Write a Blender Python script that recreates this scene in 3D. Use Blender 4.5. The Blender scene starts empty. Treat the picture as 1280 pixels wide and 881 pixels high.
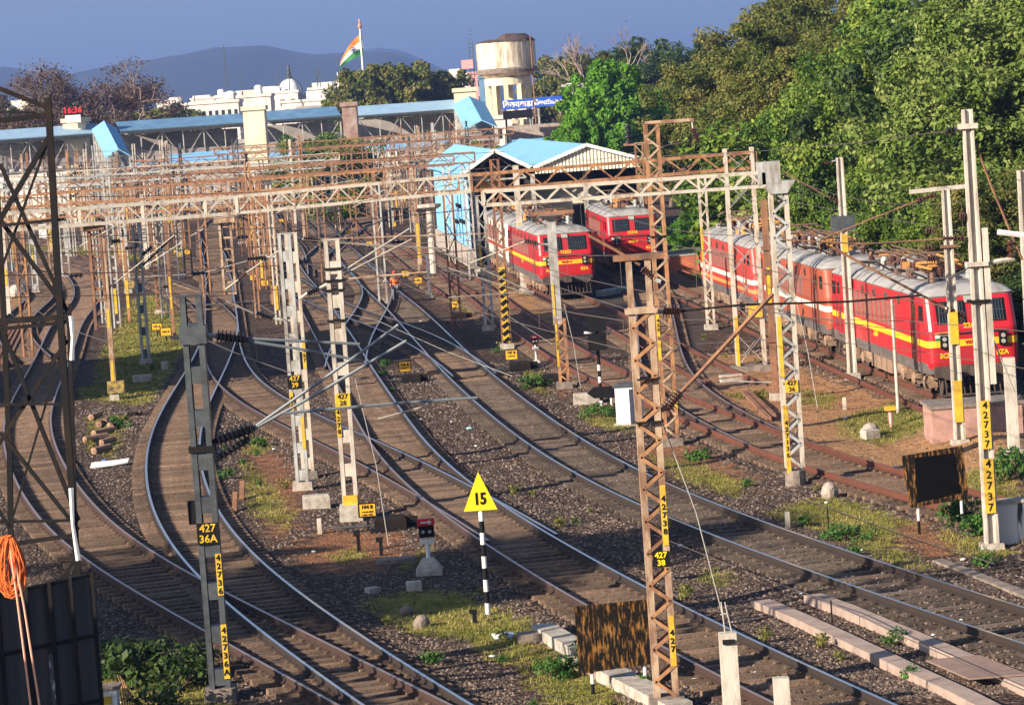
import bpy, math, random
import numpy as np
from mathutils import Vector, Matrix
R = math.radians
SC = bpy.context.scene
COL = SC.collection
# ---------------------------------------------------------------- camera, world, sun, exposure
F, VH, ROLL, EYE = 4000.0, 122.0, 0.069, 11.2
TILT = math.atan((440.5 - VH) / F)
_c, _s = math.cos(ROLL), math.sin(ROLL)
_ct, _st = math.cos(TILT), math.sin(TILT)
FW = Vector((0, _ct, -_st)); U0 = Vector((0, _st, _ct)); R0 = Vector((1, 0, 0))
CR = R0 * _c - U0 * _s; CU = R0 * _s + U0 * _c
cam = bpy.data.cameras.new('camera'); camo = bpy.data.objects.new('camera', cam); COL.objects.link(camo)
camo.matrix_world = Matrix(((CR.x, CU.x, -FW.x, 0), (CR.y, CU.y, -FW.y, 0), (CR.z, CU.z, -FW.z, EYE), (0, 0, 0, 1)))
cam.sensor_width = 36; cam.lens = 36 * F / 1280; cam.clip_start = 1; cam.clip_end = 20000
SC.camera = camo
SUN_EL = 23.0; SUN_AZ = (0.80, 0.60)          # shadows run towards +X +Y
world = bpy.data.worlds.new("World"); SC.world = world; world.use_nodes = True
nt = world.node_tree
bg = nt.nodes['Background']; sky = nt.nodes.new('ShaderNodeTexSky'); sky.sky_type = 'NISHITA'
sky.sun_disc = False; sky.sun_elevation = R(SUN_EL); sky.sun_rotation = math.atan2(-SUN_AZ[0], -SUN_AZ[1])
sky.air_density = 1.0; sky.dust_density = 2.2; sky.ozone_density = 4.6; sky.altitude = 30
nt.links.new(sky.outputs[0], bg.inputs[0]); bg.inputs[1].default_value = 0.067
sl = bpy.data.lights.new('sun', 'SUN'); so = bpy.data.objects.new('sun', sl); COL.objects.link(so)
sl.energy = 5.0; sl.angle = R(0.5); sl.color = (1.0, 0.86, 0.68)
_e = R(SUN_EL)
so.rotation_euler = Vector((SUN_AZ[0] * math.cos(_e), SUN_AZ[1] * math.cos(_e), -math.sin(_e))).to_track_quat('-Z', 'Y').to_euler()
so.location = (-60, -40, 60)
SC.view_settings.view_transform = 'Standard'; SC.view_settings.look = 'None'
SC.view_settings.exposure = 1.08; SC.view_settings.gamma = 1
SC.render.engine = 'CYCLES'
SC.cycles.max_bounces = 5; SC.cycles.diffuse_bounces = 2; SC.cycles.glossy_bounces = 2
SC.cycles.transmission_bounces = 3; SC.cycles.transparent_max_bounces = 8; SC.cycles.volume_bounces = 0
SC.cycles.caustics_reflective = False; SC.cycles.caustics_refractive = False
try: SC.cycles.use_denoising = True
except Exception: pass

# ---------------------------------------------------------------- sight lines: photo pixel -> place on the ground
def ray(px, py):
    x = px - 640.0; y = py - 440.5
    return FW * F + CR * x - CU * y
def G(px, py, z=0.0):
    d = ray(px, py); k = (z - EYE) / d.z
    return Vector((d.x * k, d.y * k, z))
def AT(px, py, Y):
    d = ray(px, py); k = Y / d.y
    return Vector((d.x * k, Y, EYE + d.z * k))
def HZ(px, py, Y): return AT(px, py, Y).z

# ---------------------------------------------------------------- mesh collector
class MB:
    def __init__(s): s.v = []; s.f = []
    def add(s, vs, fs):
        n = len(s.v); s.v.extend([tuple(v) for v in vs]); s.f.extend([tuple(i + n for i in f) for f in fs]); return s
    def box(s, c, d, m=None):
        hx, hy, hz = d[0] / 2, d[1] / 2, d[2] / 2
        P = [Vector((x, y, z)) for z in (-hz, hz) for y in (-hy, hy) for x in (-hx, hx)]
        if m is not None: P = [m @ p for p in P]
        c = Vector(c); P = [p + c for p in P]
        return s.add(P, [(0, 2, 3, 1), (4, 5, 7, 6), (0, 1, 5, 4), (2, 6, 7, 3), (0, 4, 6, 2), (1, 3, 7, 5)])
    def bar(s, a, b, w, h=None, up=(0, 0, 1)):
        a = Vector(a); b = Vector(b); h = h or w; d = (b - a)
        if d.length < 1e-5: return s
        d.normalize(); up = Vector(up)
        if abs(d.dot(up)) > .95: up = Vector((0, 1, 0)) if abs(d.y) < .9 else Vector((1, 0, 0))
        x = d.cross(up).normalized(); y = x.cross(d).normalized()
        P = [q + x * (i * w / 2) + y * (j * h / 2) for q in (a, b) for j in (-1, 1) for i in (-1, 1)]
        return s.add(P, [(0, 2, 3, 1), (4, 5, 7, 6), (0, 1, 5, 4), (2, 6, 7, 3), (0, 4, 6, 2), (1, 3, 7, 5)])
    def tube(s, pts, r, n=8, cap=True):
        pts = [Vector(p) for p in pts]; rs = r if isinstance(r, (list, tuple)) else [r] * len(pts)
        rings = []; ref = None
        for i, p in enumerate(pts):
            d = (pts[min(i + 1, len(pts) - 1)] - pts[max(i - 1, 0)])
            d = d.normalized() if d.length > 1e-9 else Vector((0, 0, 1))
            if ref is None: ref = Vector((0, 0, 1)) if abs(d.z) < .9 else Vector((1, 0, 0))
            x = d.cross(ref)
            if x.length < 1e-3: x = d.cross(Vector((0, 1, 0)))
            x.normalize(); y = d.cross(x).normalized(); ref = -y if False else ref
            rings.append([p + (x * math.cos(2 * math.pi * k / n) + y * math.sin(2 * math.pi * k / n)) * rs[i] for k in range(n)])
        vs = [q for r_ in rings for q in r_]; fs = []
        for i in range(len(pts) - 1):
            for k in range(n):
                a = i * n + k; b = i * n + (k + 1) % n
                fs.append((a, b, b + n, a + n))
        if cap: fs.append(tuple(range(n - 1, -1, -1))); fs.append(tuple(range((len(pts) - 1) * n, len(pts) * n)))
        return s.add(vs, fs)
    def lathe(s, prof, c=(0, 0, 0), n=16, m=None):
        c = Vector(c); vs = []
        for r, z in prof:
            for k in range(n):
                p = Vector((r * math.cos(2 * math.pi * k / n), r * math.sin(2 * math.pi * k / n), z))
                vs.append((m @ p if m is not None else p) + c)
        fs = []
        for i in range(len(prof) - 1):
            for k in range(n):
                a = i * n + k; b = i * n + (k + 1) % n
                fs.append((a, b, b + n, a + n))
        fs.append(tuple(range(n - 1, -1, -1))); L = (len(prof) - 1) * n; fs.append(tuple(range(L, L + n)))
        return s.add(vs, fs)
    def prism(s, poly, d):
        n = len(poly); d = Vector(d); P = [Vector(p) for p in poly]
        return s.add(P + [p + d for p in P], [tuple(range(n - 1, -1, -1)), tuple(range(n, 2 * n))] + [(i, (i + 1) % n, (i + 1) % n + n, i + n) for i in range(n)])
    def quad(s, a, b, c, d): return s.add([a, b, c, d], [(0, 1, 2, 3)])
    def rock(s, c, r, rnd, sq=.7):
        ph = (1 + 5 ** .5) / 2
        V = [(-1, ph, 0), (1, ph, 0), (-1, -ph, 0), (1, -ph, 0), (0, -1, ph), (0, 1, ph), (0, -1, -ph), (0, 1, -ph), (ph, 0, -1), (ph, 0, 1), (-ph, 0, -1), (-ph, 0, 1)]
        Fc = [(0, 11, 5), (0, 5, 1), (0, 1, 7), (0, 7, 10), (0, 10, 11), (1, 5, 9), (5, 11, 4), (11, 10, 2), (10, 7, 6), (7, 1, 8), (3, 9, 4), (3, 4, 2), (3, 2, 6), (3, 6, 8), (3, 8, 9), (4, 9, 5), (2, 4, 11), (6, 2, 10), (8, 6, 7), (9, 8, 1)]
        c = Vector(c); out = []
        for v in V:
            k = r / 1.9 * rnd.uniform(.8, 1.2); out.append(c + Vector((v[0] * k, v[1] * k, v[2] * k * sq)))
        return s.add(out, Fc)
    def mesh(s, name):
        me = bpy.data.meshes.new(name); me.from_pydata(s.v, [], s.f); me.update(); return me

def make(name, mb, mat, parent=None, smooth=False, label=None):
    me = mb.mesh(name) if isinstance(mb, MB) else mb
    if mat is not None:
        me.materials.clear(); me.materials.append(mat)
    if smooth:
        me.polygons.foreach_set('use_smooth', [True] * len(me.polygons))
    o = bpy.data.objects.new(name, me); COL.objects.link(o)
    if parent is not None: o.parent = parent
    if label: o['label'] = label
    return o
def tag(o, label=None, cat=None, group=None, kind=None):
    if label: o['label'] = label
    if cat: o['category'] = cat
    if group: o['group'] = group
    if kind: o['kind'] = kind
    return o
def thing(name, label, cat, loc=(0, 0, 0), rz=0.0, group=None):
    o = bpy.data.objects.new(name, None); COL.objects.link(o); o.empty_display_size = .2
    o.location = loc; o.rotation_euler = (0, 0, rz)
    return tag(o, label, cat, group)
def copy_tree(o, parent=None):
    c = o.copy(); COL.objects.link(c)
    if parent is not None: c.parent = parent
    for ch in list(o.children): copy_tree(ch, c)
    return c
_FONT = {}
def text_mesh(txt, size, ext=.004, align='CENTER', bold=0.0):
    cu = bpy.data.curves.new('lettering', 'FONT'); cu.body = txt; cu.size = size; cu.extrude = ext
    cu.align_x = align; cu.align_y = 'CENTER'; cu.offset = bold; cu.resolution_u = 2
    o = bpy.data.objects.new('lettering', cu); COL.objects.link(o)
    dg = bpy.context.evaluated_depsgraph_get(); dg.update()
    me = bpy.data.meshes.new_from_object(o.evaluated_get(dg)); bpy.data.objects.remove(o)
    return me
def text(txt, size, mat, parent, loc, rot=(R(90), 0, 0), name='lettering', ext=.004, bold=0.0, sx=1.0):
    me = text_mesh(txt, size, ext, bold=bold); me.materials.clear(); me.materials.append(mat)
    o = bpy.data.objects.new(name, me); COL.objects.link(o); o.parent = parent
    o.location = loc; o.rotation_euler = rot; o.scale = (sx, 1, 1)
    return o

# ---------------------------------------------------------------- materials
def N(m, t, **k):
    n = m.node_tree.nodes.new(t)
    for a, b in k.items(): setattr(n, a, b)
    return n
def mat(name, col, rough=.7, metal=0.0, col2=None, scale=2.0, amount=.5, bump=0.0, bscale=20, coord='Object', stretch=(1, 1, 1), spec=.5, det=4, lo=.4, hi=.65):
    m = bpy.data.materials.new(name); m.use_nodes = True; b = m.node_tree.nodes['Principled BSDF']; L = m.node_tree.links
    b.inputs['Roughness'].default_value = rough; b.inputs['Metallic'].default_value = metal
    b.inputs['Specular IOR Level'].default_value = spec
    b.inputs['Base Color'].default_value = (*col, 1)
    tc = N(m, 'ShaderNodeTexCoord'); mp = N(m, 'ShaderNodeMapping'); mp.inputs['Scale'].default_value = stretch
    L.new(tc.outputs[coord], mp.inputs[0])
    if col2 is not None:
        nz = N(m, 'ShaderNodeTexNoise'); nz.inputs['Scale'].default_value = scale; nz.inputs['Detail'].default_value = det
        nz.inputs['Roughness'].default_value = .65
        L.new(mp.outputs[0], nz.inputs[0])
        r = N(m, 'ShaderNodeMapRange'); r.inputs[1].default_value = lo; r.inputs[2].default_value = hi; r.inputs[4].default_value = amount * 2 if amount < .5 else 1
        L.new(nz.outputs[0], r.inputs[0])
        mx = N(m, 'ShaderNodeMix', data_type='RGBA'); mx.inputs[6].default_value = (*col, 1); mx.inputs[7].default_value = (*col2, 1)
        L.new(r.outputs[0], mx.inputs[0]); L.new(mx.outputs[2], b.inputs['Base Color'])
    if bump:
        nb = N(m, 'ShaderNodeTexNoise'); nb.inputs['Scale'].default_value = bscale; nb.inputs['Detail'].default_value = 3
        L.new(mp.outputs[0], nb.inputs[0])
        bp = N(m, 'ShaderNodeBump'); bp.inputs['Strength'].default_value = bump; bp.inputs['Distance'].default_value = .03
        L.new(nb.outputs[0], bp.inputs['Height']); L.new(bp.outputs[0], b.inputs['Normal'])
    return m
def emit(name, col, st):
    m = bpy.data.materials.new(name); m.use_nodes = True; b = m.node_tree.nodes['Principled BSDF']
    b.inputs['Base Color'].default_value = (0, 0, 0, 1); b.inputs['Emission Color'].default_value = (*col, 1); b.inputs['Emission Strength'].default_value = st
    return m
M = {}
M['rust'] = mat('rust_paint', (.27, .13, .065), .8, col2=(.12, .06, .04), scale=3.0, bump=.3, stretch=(1, 1, .35))
M['rust_light'] = mat('rust_cream', (.43, .31, .21), .75, col2=(.20, .11, .065), scale=3.5, stretch=(1, 1, .4), lo=.42, hi=.60)
M['rust_orange'] = mat('orange_rust', (.38, .19, .085), .8, col2=(.17, .08, .045), scale=4.0, stretch=(1, 1, .4), lo=.42, hi=.62)
M['galv'] = mat('galvanised_steel', (.46, .47, .46), .5, .15, col2=(.24, .21, .175), scale=4, stretch=(1, 1, .3), bump=.15)
M['galv_warm'] = mat('weathered_steel_paint', (.52, .47, .39), .55, .1, col2=(.28, .19, .13), scale=3.5, stretch=(1, 1, .3), lo=.5, hi=.7)
M['steel_dark'] = mat('dark_grey_steel', (.085, .10, .11), .5, .3, col2=(.05, .055, .06), scale=4)
M['steel_black'] = mat('blackened_steel', (.014, .013, .013), .75, .1, col2=(.03, .02, .015), scale=3, stretch=(1, 1, .5), lo=.5, hi=.7, spec=.12)
M['concrete'] = mat('concrete', (.44, .40, .35), .9, col2=(.27, .23, .19), scale=3.5, bump=.4)
M['concrete_pale'] = mat('pale_concrete', (.54, .49, .42), .85, col2=(.33, .28, .23), scale=3.5, bump=.3, stretch=(1, 1, .3))
M['concrete_dark'] = mat('stained_concrete', (.24, .19, .16), .9, col2=(.12, .10, .085), scale=3, bump=.5)
M['yellow'] = mat('yellow_paint', (.66, .42, .02), .6, col2=(.40, .25, .03), scale=3)
M['yellow_bright'] = mat('bright_yellow_paint', (.86, .60, .01), .5)
M['black'] = mat('black_paint', (.008, .008, .009), .7, spec=.15)
M['white'] = mat('white_paint', (.80, .80, .78), .6, col2=(.62, .61, .58), scale=3)
M['ceramic'] = mat('brown_ceramic', (.09, .035, .025), .25, col2=(.05, .02, .015), scale=5)
M['ceramic_black'] = mat('black_ceramic', (.018, .016, .018), .3)
M['wire'] = mat('wire_metal', (.16, .13, .11), .5, .5)
M['wire_pale'] = mat('pale_wire', (.45, .42, .38), .5, .4)
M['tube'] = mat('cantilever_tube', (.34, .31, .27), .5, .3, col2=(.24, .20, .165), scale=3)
M['tube_shaded'] = mat('shaded_steel_tube', (.15, .17, .19), .5, .3)  # bluish darker copy of the tube, shade put into its colour
M['rope'] = mat('orange_rope', (.66, .15, .03), .85)
M['rope_pink'] = mat('faded_rope', (.80, .40, .27), .8)
M['glass'] = mat('dark_glass', (.012, .015, .018), .08, spec=.8)
M['led'] = emit('red_led', (1, .02, .02), .7)
# ---------------------------------------------------------------- track centre lines, traced rail by rail
GAUGE = 1.676; RAILZ = 0.22
def smooth_line(L, Rr, lam=60.0, ext0=0.0, ext1=0.0, step=1.0):
    Lp = [np.array(G(x, y, RAILZ))[:2] for x, y in L]; Rp = [np.array(G(x, y, RAILZ))[:2] for x, y in Rr]
    def off(P, sgn):
        P = np.array(P)
        if len(P) < 2: return P
        t = np.gradient(P, axis=0); t /= np.linalg.norm(t, axis=1)[:, None]
        return P + sgn * (GAUGE / 2 + .035) * np.stack([-t[:, 1], t[:, 0]], 1)
    A = off(Lp, 1) if len(Lp) > 1 else np.zeros((0, 2)); B = off(Rp, -1) if len(Rp) > 1 else np.zeros((0, 2))
    base = A if len(A) >= len(B) else B; oth = B if len(A) >= len(B) else A
    cum = np.concatenate([[0], np.cumsum(np.linalg.norm(np.diff(base, axis=0), axis=1))])
    pts = list(base); ss = list(cum)
    for q in oth:
        best = None
        for i in range(len(base) - 1):
            d = base[i + 1] - base[i]; t = np.dot(q - base[i], d) / np.dot(d, d)
            tt = t if (i == 0 and t < 0) or (i == len(base) - 2 and t > 1) else min(max(t, 0), 1)
            e = np.linalg.norm(base[i] + d * tt - q)
            if best is None or e < best[0]: best = (e, cum[i] + tt * np.linalg.norm(d))
        pts.append(q); ss.append(best[1])
    pts = np.array(pts); ss = np.array(ss); s0 = ss.min() - ext0; s1 = ss.max() + ext1
    n = int((s1 - s0) / step) + 2; g = s0 + np.arange(n) * step
    W = np.zeros((len(ss), n))
    for k, s in enumerate(ss):
        i = int((s - s0) / step); f = (s - s0) / step - i; W[k, i] = 1 - f; W[k, i + 1] = f
    D = np.zeros((n - 3, n))
    for i in range(n - 3): D[i, i:i + 4] = (-1, 3, -3, 1)
    E2 = np.zeros((n - 2, n))
    for i in range(n - 2): E2[i, i:i + 3] = (1, -2, 1)
    Am = W.T @ W + lam * 200 * D.T @ D + lam * .5 * E2.T @ E2
    X = np.linalg.solve(Am + 1e-9 * np.eye(n), W.T @ pts)
    return X
def rail_prof():  # half section (x, z) of a flat-bottomed rail
    return [(-.07, .06), (-.07, .075), (-.012, .10), (-.012, .175), (-.036, .185), (-.036, .22), (.036, .22), (.036, .185), (.012, .175), (.012, .10), (.07, .075), (.07, .06)]
def shift_line(key, d):
    X = LINES[key]; T = np.gradient(X, axis=0); T /= np.linalg.norm(T, axis=1)[:, None]; return X + d * np.stack([-T[:, 1], T[:, 0]], 1)
def rail_mesh(line, off, dz, z0=0.0):
    P = np.array(line); t = np.gradient(P, axis=0); t /= np.linalg.norm(t, axis=1)[:, None]
    nr = np.stack([-t[:, 1], t[:, 0]], 1); pr = rail_prof(); k = len(pr); mb = MB(); vs = []
    for p, q in zip(P, nr):
        for x, z in pr: vs.append((p[0] + q[0] * (off + x), p[1] + q[1] * (off + x), z + dz))
    fs = [(i * k + j, i * k + (j + 1) % k, (i + 1) * k + (j + 1) % k, (i + 1) * k + j) for i in range(len(P) - 1) for j in range(k)]
    fs += [tuple(range(k - 1, -1, -1)), tuple(range((len(P) - 1) * k, len(P) * k))]
    return mb.add(vs, fs)
def rail_mats(name, side, top, toprough, topmetal):
    m = bpy.data.materials.new(name); m.use_nodes = True; b = m.node_tree.nodes['Principled BSDF']; L = m.node_tree.links
    geo = N(m, 'ShaderNodeNewGeometry'); sep = N(m, 'ShaderNodeSeparateXYZ'); L.new(geo.outputs['Normal'], sep.inputs[0])
    sp = N(m, 'ShaderNodeSeparateXYZ'); L.new(geo.outputs['Position'], sp.inputs[0])
    g1 = N(m, 'ShaderNodeMath', operation='GREATER_THAN'); g1.inputs[1].default_value = .9; L.new(sep.outputs[2], g1.inputs[0])
    g2 = N(m, 'ShaderNodeMath', operation='GREATER_THAN'); g2.inputs[1].default_value = .2; L.new(sp.outputs[2], g2.inputs[0])
    mu = N(m, 'ShaderNodeMath', operation='MULTIPLY'); L.new(g1.outputs[0], mu.inputs[0]); L.new(g2.outputs[0], mu.inputs[1])
    nz = N(m, 'ShaderNodeTexNoise'); nz.inputs['Scale'].default_value = 1.5; nz.inputs['Detail'].default_value = 5
    tc = N(m, 'ShaderNodeTexCoord'); L.new(tc.outputs['Object'], nz.inputs[0])
    ra = N(m, 'ShaderNodeMix', data_type='RGBA'); ra.inputs[6].default_value = (*side, 1); ra.inputs[7].default_value = (side[0] * .45, side[1] * .5, side[2] * .6, 1)
    L.new(nz.outputs[0], ra.inputs[0])
    mx = N(m, 'ShaderNodeMix', data_type='RGBA'); mx.inputs[7].default_value = (*top, 1)
    L.new(mu.outputs[0], mx.inputs[0]); L.new(ra.outputs[2], mx.inputs[6]); L.new(mx.outputs[2], b.inputs['Base Color'])
    rr = N(m, 'ShaderNodeMapRange'); rr.inputs[3].default_value = .8; rr.inputs[4].default_value = toprough; L.new(mu.outputs[0], rr.inputs[0]); L.new(rr.outputs[0], b.inputs['Roughness'])
    rm = N(m, 'ShaderNodeMapRange'); rm.inputs[3].default_value = .0; rm.inputs[4].default_value = topmetal; L.new(mu.outputs[0], rm.inputs[0]); L.new(rm.outputs[0], b.inputs['Metallic'])
    return m
M['rail'] = rail_mats('running_rail', (.035, .021, .015), (.66, .66, .68), .22, .9)
M['rail_rusty'] = rail_mats('rusty_rail', (.15, .046, .022), (.22, .085, .05), .5, .3)
M['rail_brown'] = rail_mats('brown_rail', (.06, .028, .018), (.42, .30, .25), .35, .6)
M['sleeper'] = mat('sleeper_concrete', (.17, .125, .095), .9, col2=(.09, .065, .05), scale=1.3, bump=.4, coord='Object')
M['sleeper_rust'] = mat('sleeper_rusty', (.25, .16, .105), .9, col2=(.14, .09, .06), scale=1.5, bump=.4)
for _k in ('sleeper', 'sleeper_rust'):
    _m = M[_k]; _n = _m.node_tree.nodes; _b = _n['Principled BSDF']; _src = _b.inputs['Base Color'].links[0].from_socket
    _g = N(_m, 'ShaderNodeNewGeometry'); _v = N(_m, 'ShaderNodeTexVoronoi'); _v.inputs['Scale'].default_value = 30; _m.node_tree.links.new(_g.outputs['Position'], _v.inputs['Vector'])
    _q = N(_m, 'ShaderNodeTexNoise'); _q.inputs['Scale'].default_value = .9; _q.inputs['Detail'].default_value = 6; _m.node_tree.links.new(_g.outputs['Position'], _q.inputs[0])
    _s = N(_m, 'ShaderNodeSeparateColor'); _m.node_tree.links.new(_v.outputs['Color'], _s.inputs[0])
    _a = N(_m, 'ShaderNodeMath', operation='MULTIPLY'); _m.node_tree.links.new(_s.outputs[0], _a.inputs[0]); _m.node_tree.links.new(_q.outputs[0], _a.inputs[1])
    _r = N(_m, 'ShaderNodeMapRange'); _r.inputs[1].default_value = .05; _r.inputs[2].default_value = .5; _r.inputs[3].default_value = .62; _r.inputs[4].default_value = 1.2; _m.node_tree.links.new(_a.outputs[0], _r.inputs[0]); _o = N(_m, 'ShaderNodeObjectInfo'); _p = N(_m, 'ShaderNodeMapRange'); _p.inputs[3].default_value = .5; _p.inputs[4].default_value = 1.1; _m.node_tree.links.new(_o.outputs['Random'], _p.inputs[0]); _w = N(_m, 'ShaderNodeMath', operation='MULTIPLY'); _m.node_tree.links.new(_r.outputs[0], _w.inputs[0]); _m.node_tree.links.new(_p.outputs[0], _w.inputs[1])
    _x = N(_m, 'ShaderNodeMix', data_type='RGBA', blend_type='MULTIPLY'); _x.inputs[0].default_value = 1; _m.node_tree.links.new(_src, _x.inputs[6]); _m.node_tree.links.new(_w.outputs[0], _x.inputs[7]); _m.node_tree.links.new(_x.outputs[2], _b.inputs['Base Color'])
def sleeper_proto(name, m):
    mb = MB()
    mb.prism([(-1.34, -.125, .0), (1.34, -.125, .0), (1.34, -.10, .062), (.35, -.10, .045), (-.35, -.10, .045), (-1.34, -.10, .062)], (0, .001, 0))
    mb = MB(); xs = [-1.34, -.45, .45, 1.34]; zt = [.062, .046, .046, .062]; vs = []
    for x, z in zip(xs, zt): vs += [(x, -.115, -.09), (x, -.085, z), (x, .085, z), (x, .115, -.09)]
    fs = [(i * 4 + j, i * 4 + (j + 1) % 4, i * 4 + 4 + (j + 1) % 4, i * 4 + 4 + j) for i in range(3) for j in range(4)] + [(3, 2, 1, 0), (12, 13, 14, 15)]
    mb.add(vs, fs)
    for sx in (-1, 1):
        for dx in (-.11, .11): mb.box((sx * (GAUGE / 2 + .035) + dx, 0, .082), (.07, .10, .045))
    me = mb.mesh(name); me.materials.append(m); return me
SLEEP = {'n': sleeper_proto('sleeper', M['sleeper']), 'r': sleeper_proto('sleeper', M['sleeper_rust'])}
LINES = {}
SINK = {'M1': .045, 'P': .032, 'S1': .04, 'S2': .05, 'J': .03, 'K': .03, 'E': .05, 'Q': .015}
def track(key, label, L, Rr, railm='rail', sl='n', e0=0, e1=0, lam=60., idx=0, off_l=None, nmax=100, shift=0.0):
    sink = SINK.get(key, 0.0)
    X = smooth_line(L, Rr, lam, e0, e1); LINES[key] = X
    if shift:
        T = np.gradient(X, axis=0); T /= np.linalg.norm(T, axis=1)[:, None]; X = X + shift * np.stack([-T[:, 1], T[:, 0]], 1); LINES[key] = X
    t = thing('railway_track', label, 'railway track', (0, 0, 0), 0, 'railway tracks through the yard')
    dz = idx * .0023; h = GAUGE / 2 + .035
    make('rail', rail_mesh(X, h, dz), M[railm], t); make('rail', rail_mesh(X, -h, dz), M[off_l or railm], t)
    # sleepers every 0.62 m: the nearest 100 are parts, the rest one stuff part
    seg = np.linalg.norm(np.diff(X, axis=0), axis=1); cum = np.concatenate([[0], np.cumsum(seg)]); pos = np.arange(.3, cum[-1], .62)
    xs = np.interp(pos, cum, X[:, 0]); ys = np.interp(pos, cum, X[:, 1]); T = np.gradient(X, axis=0)
    tx = np.interp(pos, cum, T[:, 0]); ty = np.interp(pos, cum, T[:, 1])
    vis = [i for i in range(len(pos)) if ys[i] > 55 and abs(xs[i]) < ys[i] * .163 + 2]
    vis.sort(key=lambda i: ys[i]); near = set(vis[:nmax]); rest = MB(); me = SLEEP[sl]
    base_v = [v.co.copy() for v in me.vertices]; base_f = [tuple(p.vertices) for p in me.polygons]
    rnd = random.Random(idx)
    for i in range(len(pos)):
        a = math.atan2(ty[i], tx[i]) - math.pi / 2 + rnd.uniform(-.012, .012)
        if i in near:
            o = bpy.data.objects.new('sleeper', me); COL.objects.link(o); o.parent = t
            o.location = (xs[i], ys[i], dz - sink + rnd.uniform(-.014, .004)); o.rotation_euler = (0, 0, a)
        elif abs(xs[i]) < ys[i] * .17 + 8 and ys[i] > 50:
            ca, sa = math.cos(a), math.sin(a)
            rest.add([(xs[i] + v.x * ca - v.y * sa, ys[i] + v.x * sa + v.y * ca, v.z + dz - sink) for v in base_v], base_f)
    if rest.v:
        r = make('sleepers', rest, me.materials[0], t); r['kind'] = 'stuff'
    return X
track('A', 'curving brown railed track at the far left crossing the lower left corner', [(60,331),(76,338),(88,347),(93,358),(94,368),(90,378),(80,388),(65,405),(55,424),(45,443),(19,497),(6,530),(5,548),(10,580),(20,602),(60,659),(105,698),(162,733),(212,758),(262,788),(290,806),(355,841),(425,881)],
      [(60,324),(82,330),(107,340),(120,352),(123,365),(110,392),(95,430),(80,467),(67,497),(61,522),(67,550),(82,580),(100,607),(125,637),(147,659),(200,696),(250,725),(280,742),(355,778),(440,823),(562,881)], 'rail_brown', 'r', 60, 20, 25., 1)
track('B', 'bright railed curving track passing left of the dark grey mast', [(254,282),(252,300),(256,320),(259,352),(257,390),(256,412),(247,438),(235,460),(215,492),(195,527),(184,560),(184,590),(192,627),(205,661),(225,693),(250,722),(284,752),(330,784),(380,821),(420,853),(455,881)],
      [(272,285),(277,315),(285,340),(290,360),(295,390),(296,412),(288,440),(266,492),(254,525),(250,560),(253,592),(261,618),(275,642),(287,661),(330,706),(362,734),(430,784),(485,823),(587,881)], 'rail', 'r', 60, 20, 40., 2)
track('Q', 'rusty sided track branching off right of the dark grey mast to the yellow triangle', [(259,352),(257,390),(257,420),(260,450),(271,474),(282,487),(330,517),(365,538),(430,567),(455,580),(505,608),(580,655)],
      [(290,360),(295,390),(297,418),(301,440),(317,472),(355,497),(387,515),(425,532),(450,542),(492,560),(530,580),(590,612)], 'rail', 'r', 0, 3, 60., 3, 'rail_brown')
track('P', 'middle track running past the yellow triangle sign to the bottom edge', [(325,295),(340,320),(375,380),(390,415),(402,440),(420,474),(442,515),(465,552),(492,587),(535,627),(580,657),(655,708),(737,757),(847,816),(880,835),(972,881)],
      [(345,290),(365,315),(380,340),(397,360),(416,387),(434,410),(450,432),(465,462),(490,497),(515,532),(540,565),(590,607),(670,660),(810,738),(880,773),(960,808),(1120,881)], 'rail', 'r', 50, 22, 40., 4, 'rail_brown')
track('M1', 'long dark main track sweeping down to the lower right corner', [(375,265),(400,295),(430,327),(452,352),(480,380),(505,408),(532,437),(560,466),(597,500),(635,533),(685,569),(735,600),(805,634),(880,664),(990,704),(1135,753),(1235,788),(1280,805)],
      [(397,268),(427,298),(455,327),(478,349),(500,367),(542,402),(575,432),(597,455),(635,487),(685,522),(735,554),(822,598),(880,623),(950,650),(1015,673),(1060,688),(1135,713),(1210,737),(1280,760)], 'rail', 'n', 60, 25, 60., 0)
track('K', 'short bright crossover with an S bend beside the orange clad worker', [(420,322),(440,340),(452,357),(451,375),(435,402),(422,425)], [(455,327),(478,346),(489,360),(487,377),(470,407),(460,425),(459,440)], 'rail', 'r', 3, 6, 8., 5)
track('J', 'crossover slanting from the battened masts across to the long dark main track', [(330,352),(355,365),(380,375),(410,389),(440,397),(470,412),(505,425),(525,437),(552,457)], [(345,336),(370,340),(397,352),(415,368),(440,382),(470,393),(500,402),(525,412),(555,425),(582,442)], 'rail', 'r', 6, 5, 60., 6)
track('S1', 'rusty red track curving past the white relay cabinet to the right', [(545,340),(560,350),(587,370),(625,400),(667,430),(710,458),(762,481),(800,498),(847,514),(902,544),(940,560),(990,580),(1060,598),(1127,615)],
      [(590,345),(632,375),(670,401),(717,430),(755,450),(785,467),(825,484),(890,507),(965,534),(1000,548),(1065,570),(1125,587)], 'rail_rusty', 'r', 70, 25, 60., 7)
track('S2', 'rusty track coming out from under the cream and red locomotives', [(640,345),(707,380),(735,395),(782,420),(822,443),(862,467)], [(690,350),(732,371),(780,393),(822,414),(860,437)], 'rail_rusty', 'r', 60, 4, 60., 8)
track('S3', 'dark curving track between the shed and the lattice tower', [(780,345),(790,362),(796,385),(798,410),(800,435),(808,465),(822,487),(845,508)], [(805,338),(822,355),(834,372),(839,392),(845,420),(852,440),(860,462),(872,480),(915,505),(965,532)], 'rail_brown', 'r', 70, 4, 30., 9)
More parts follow.
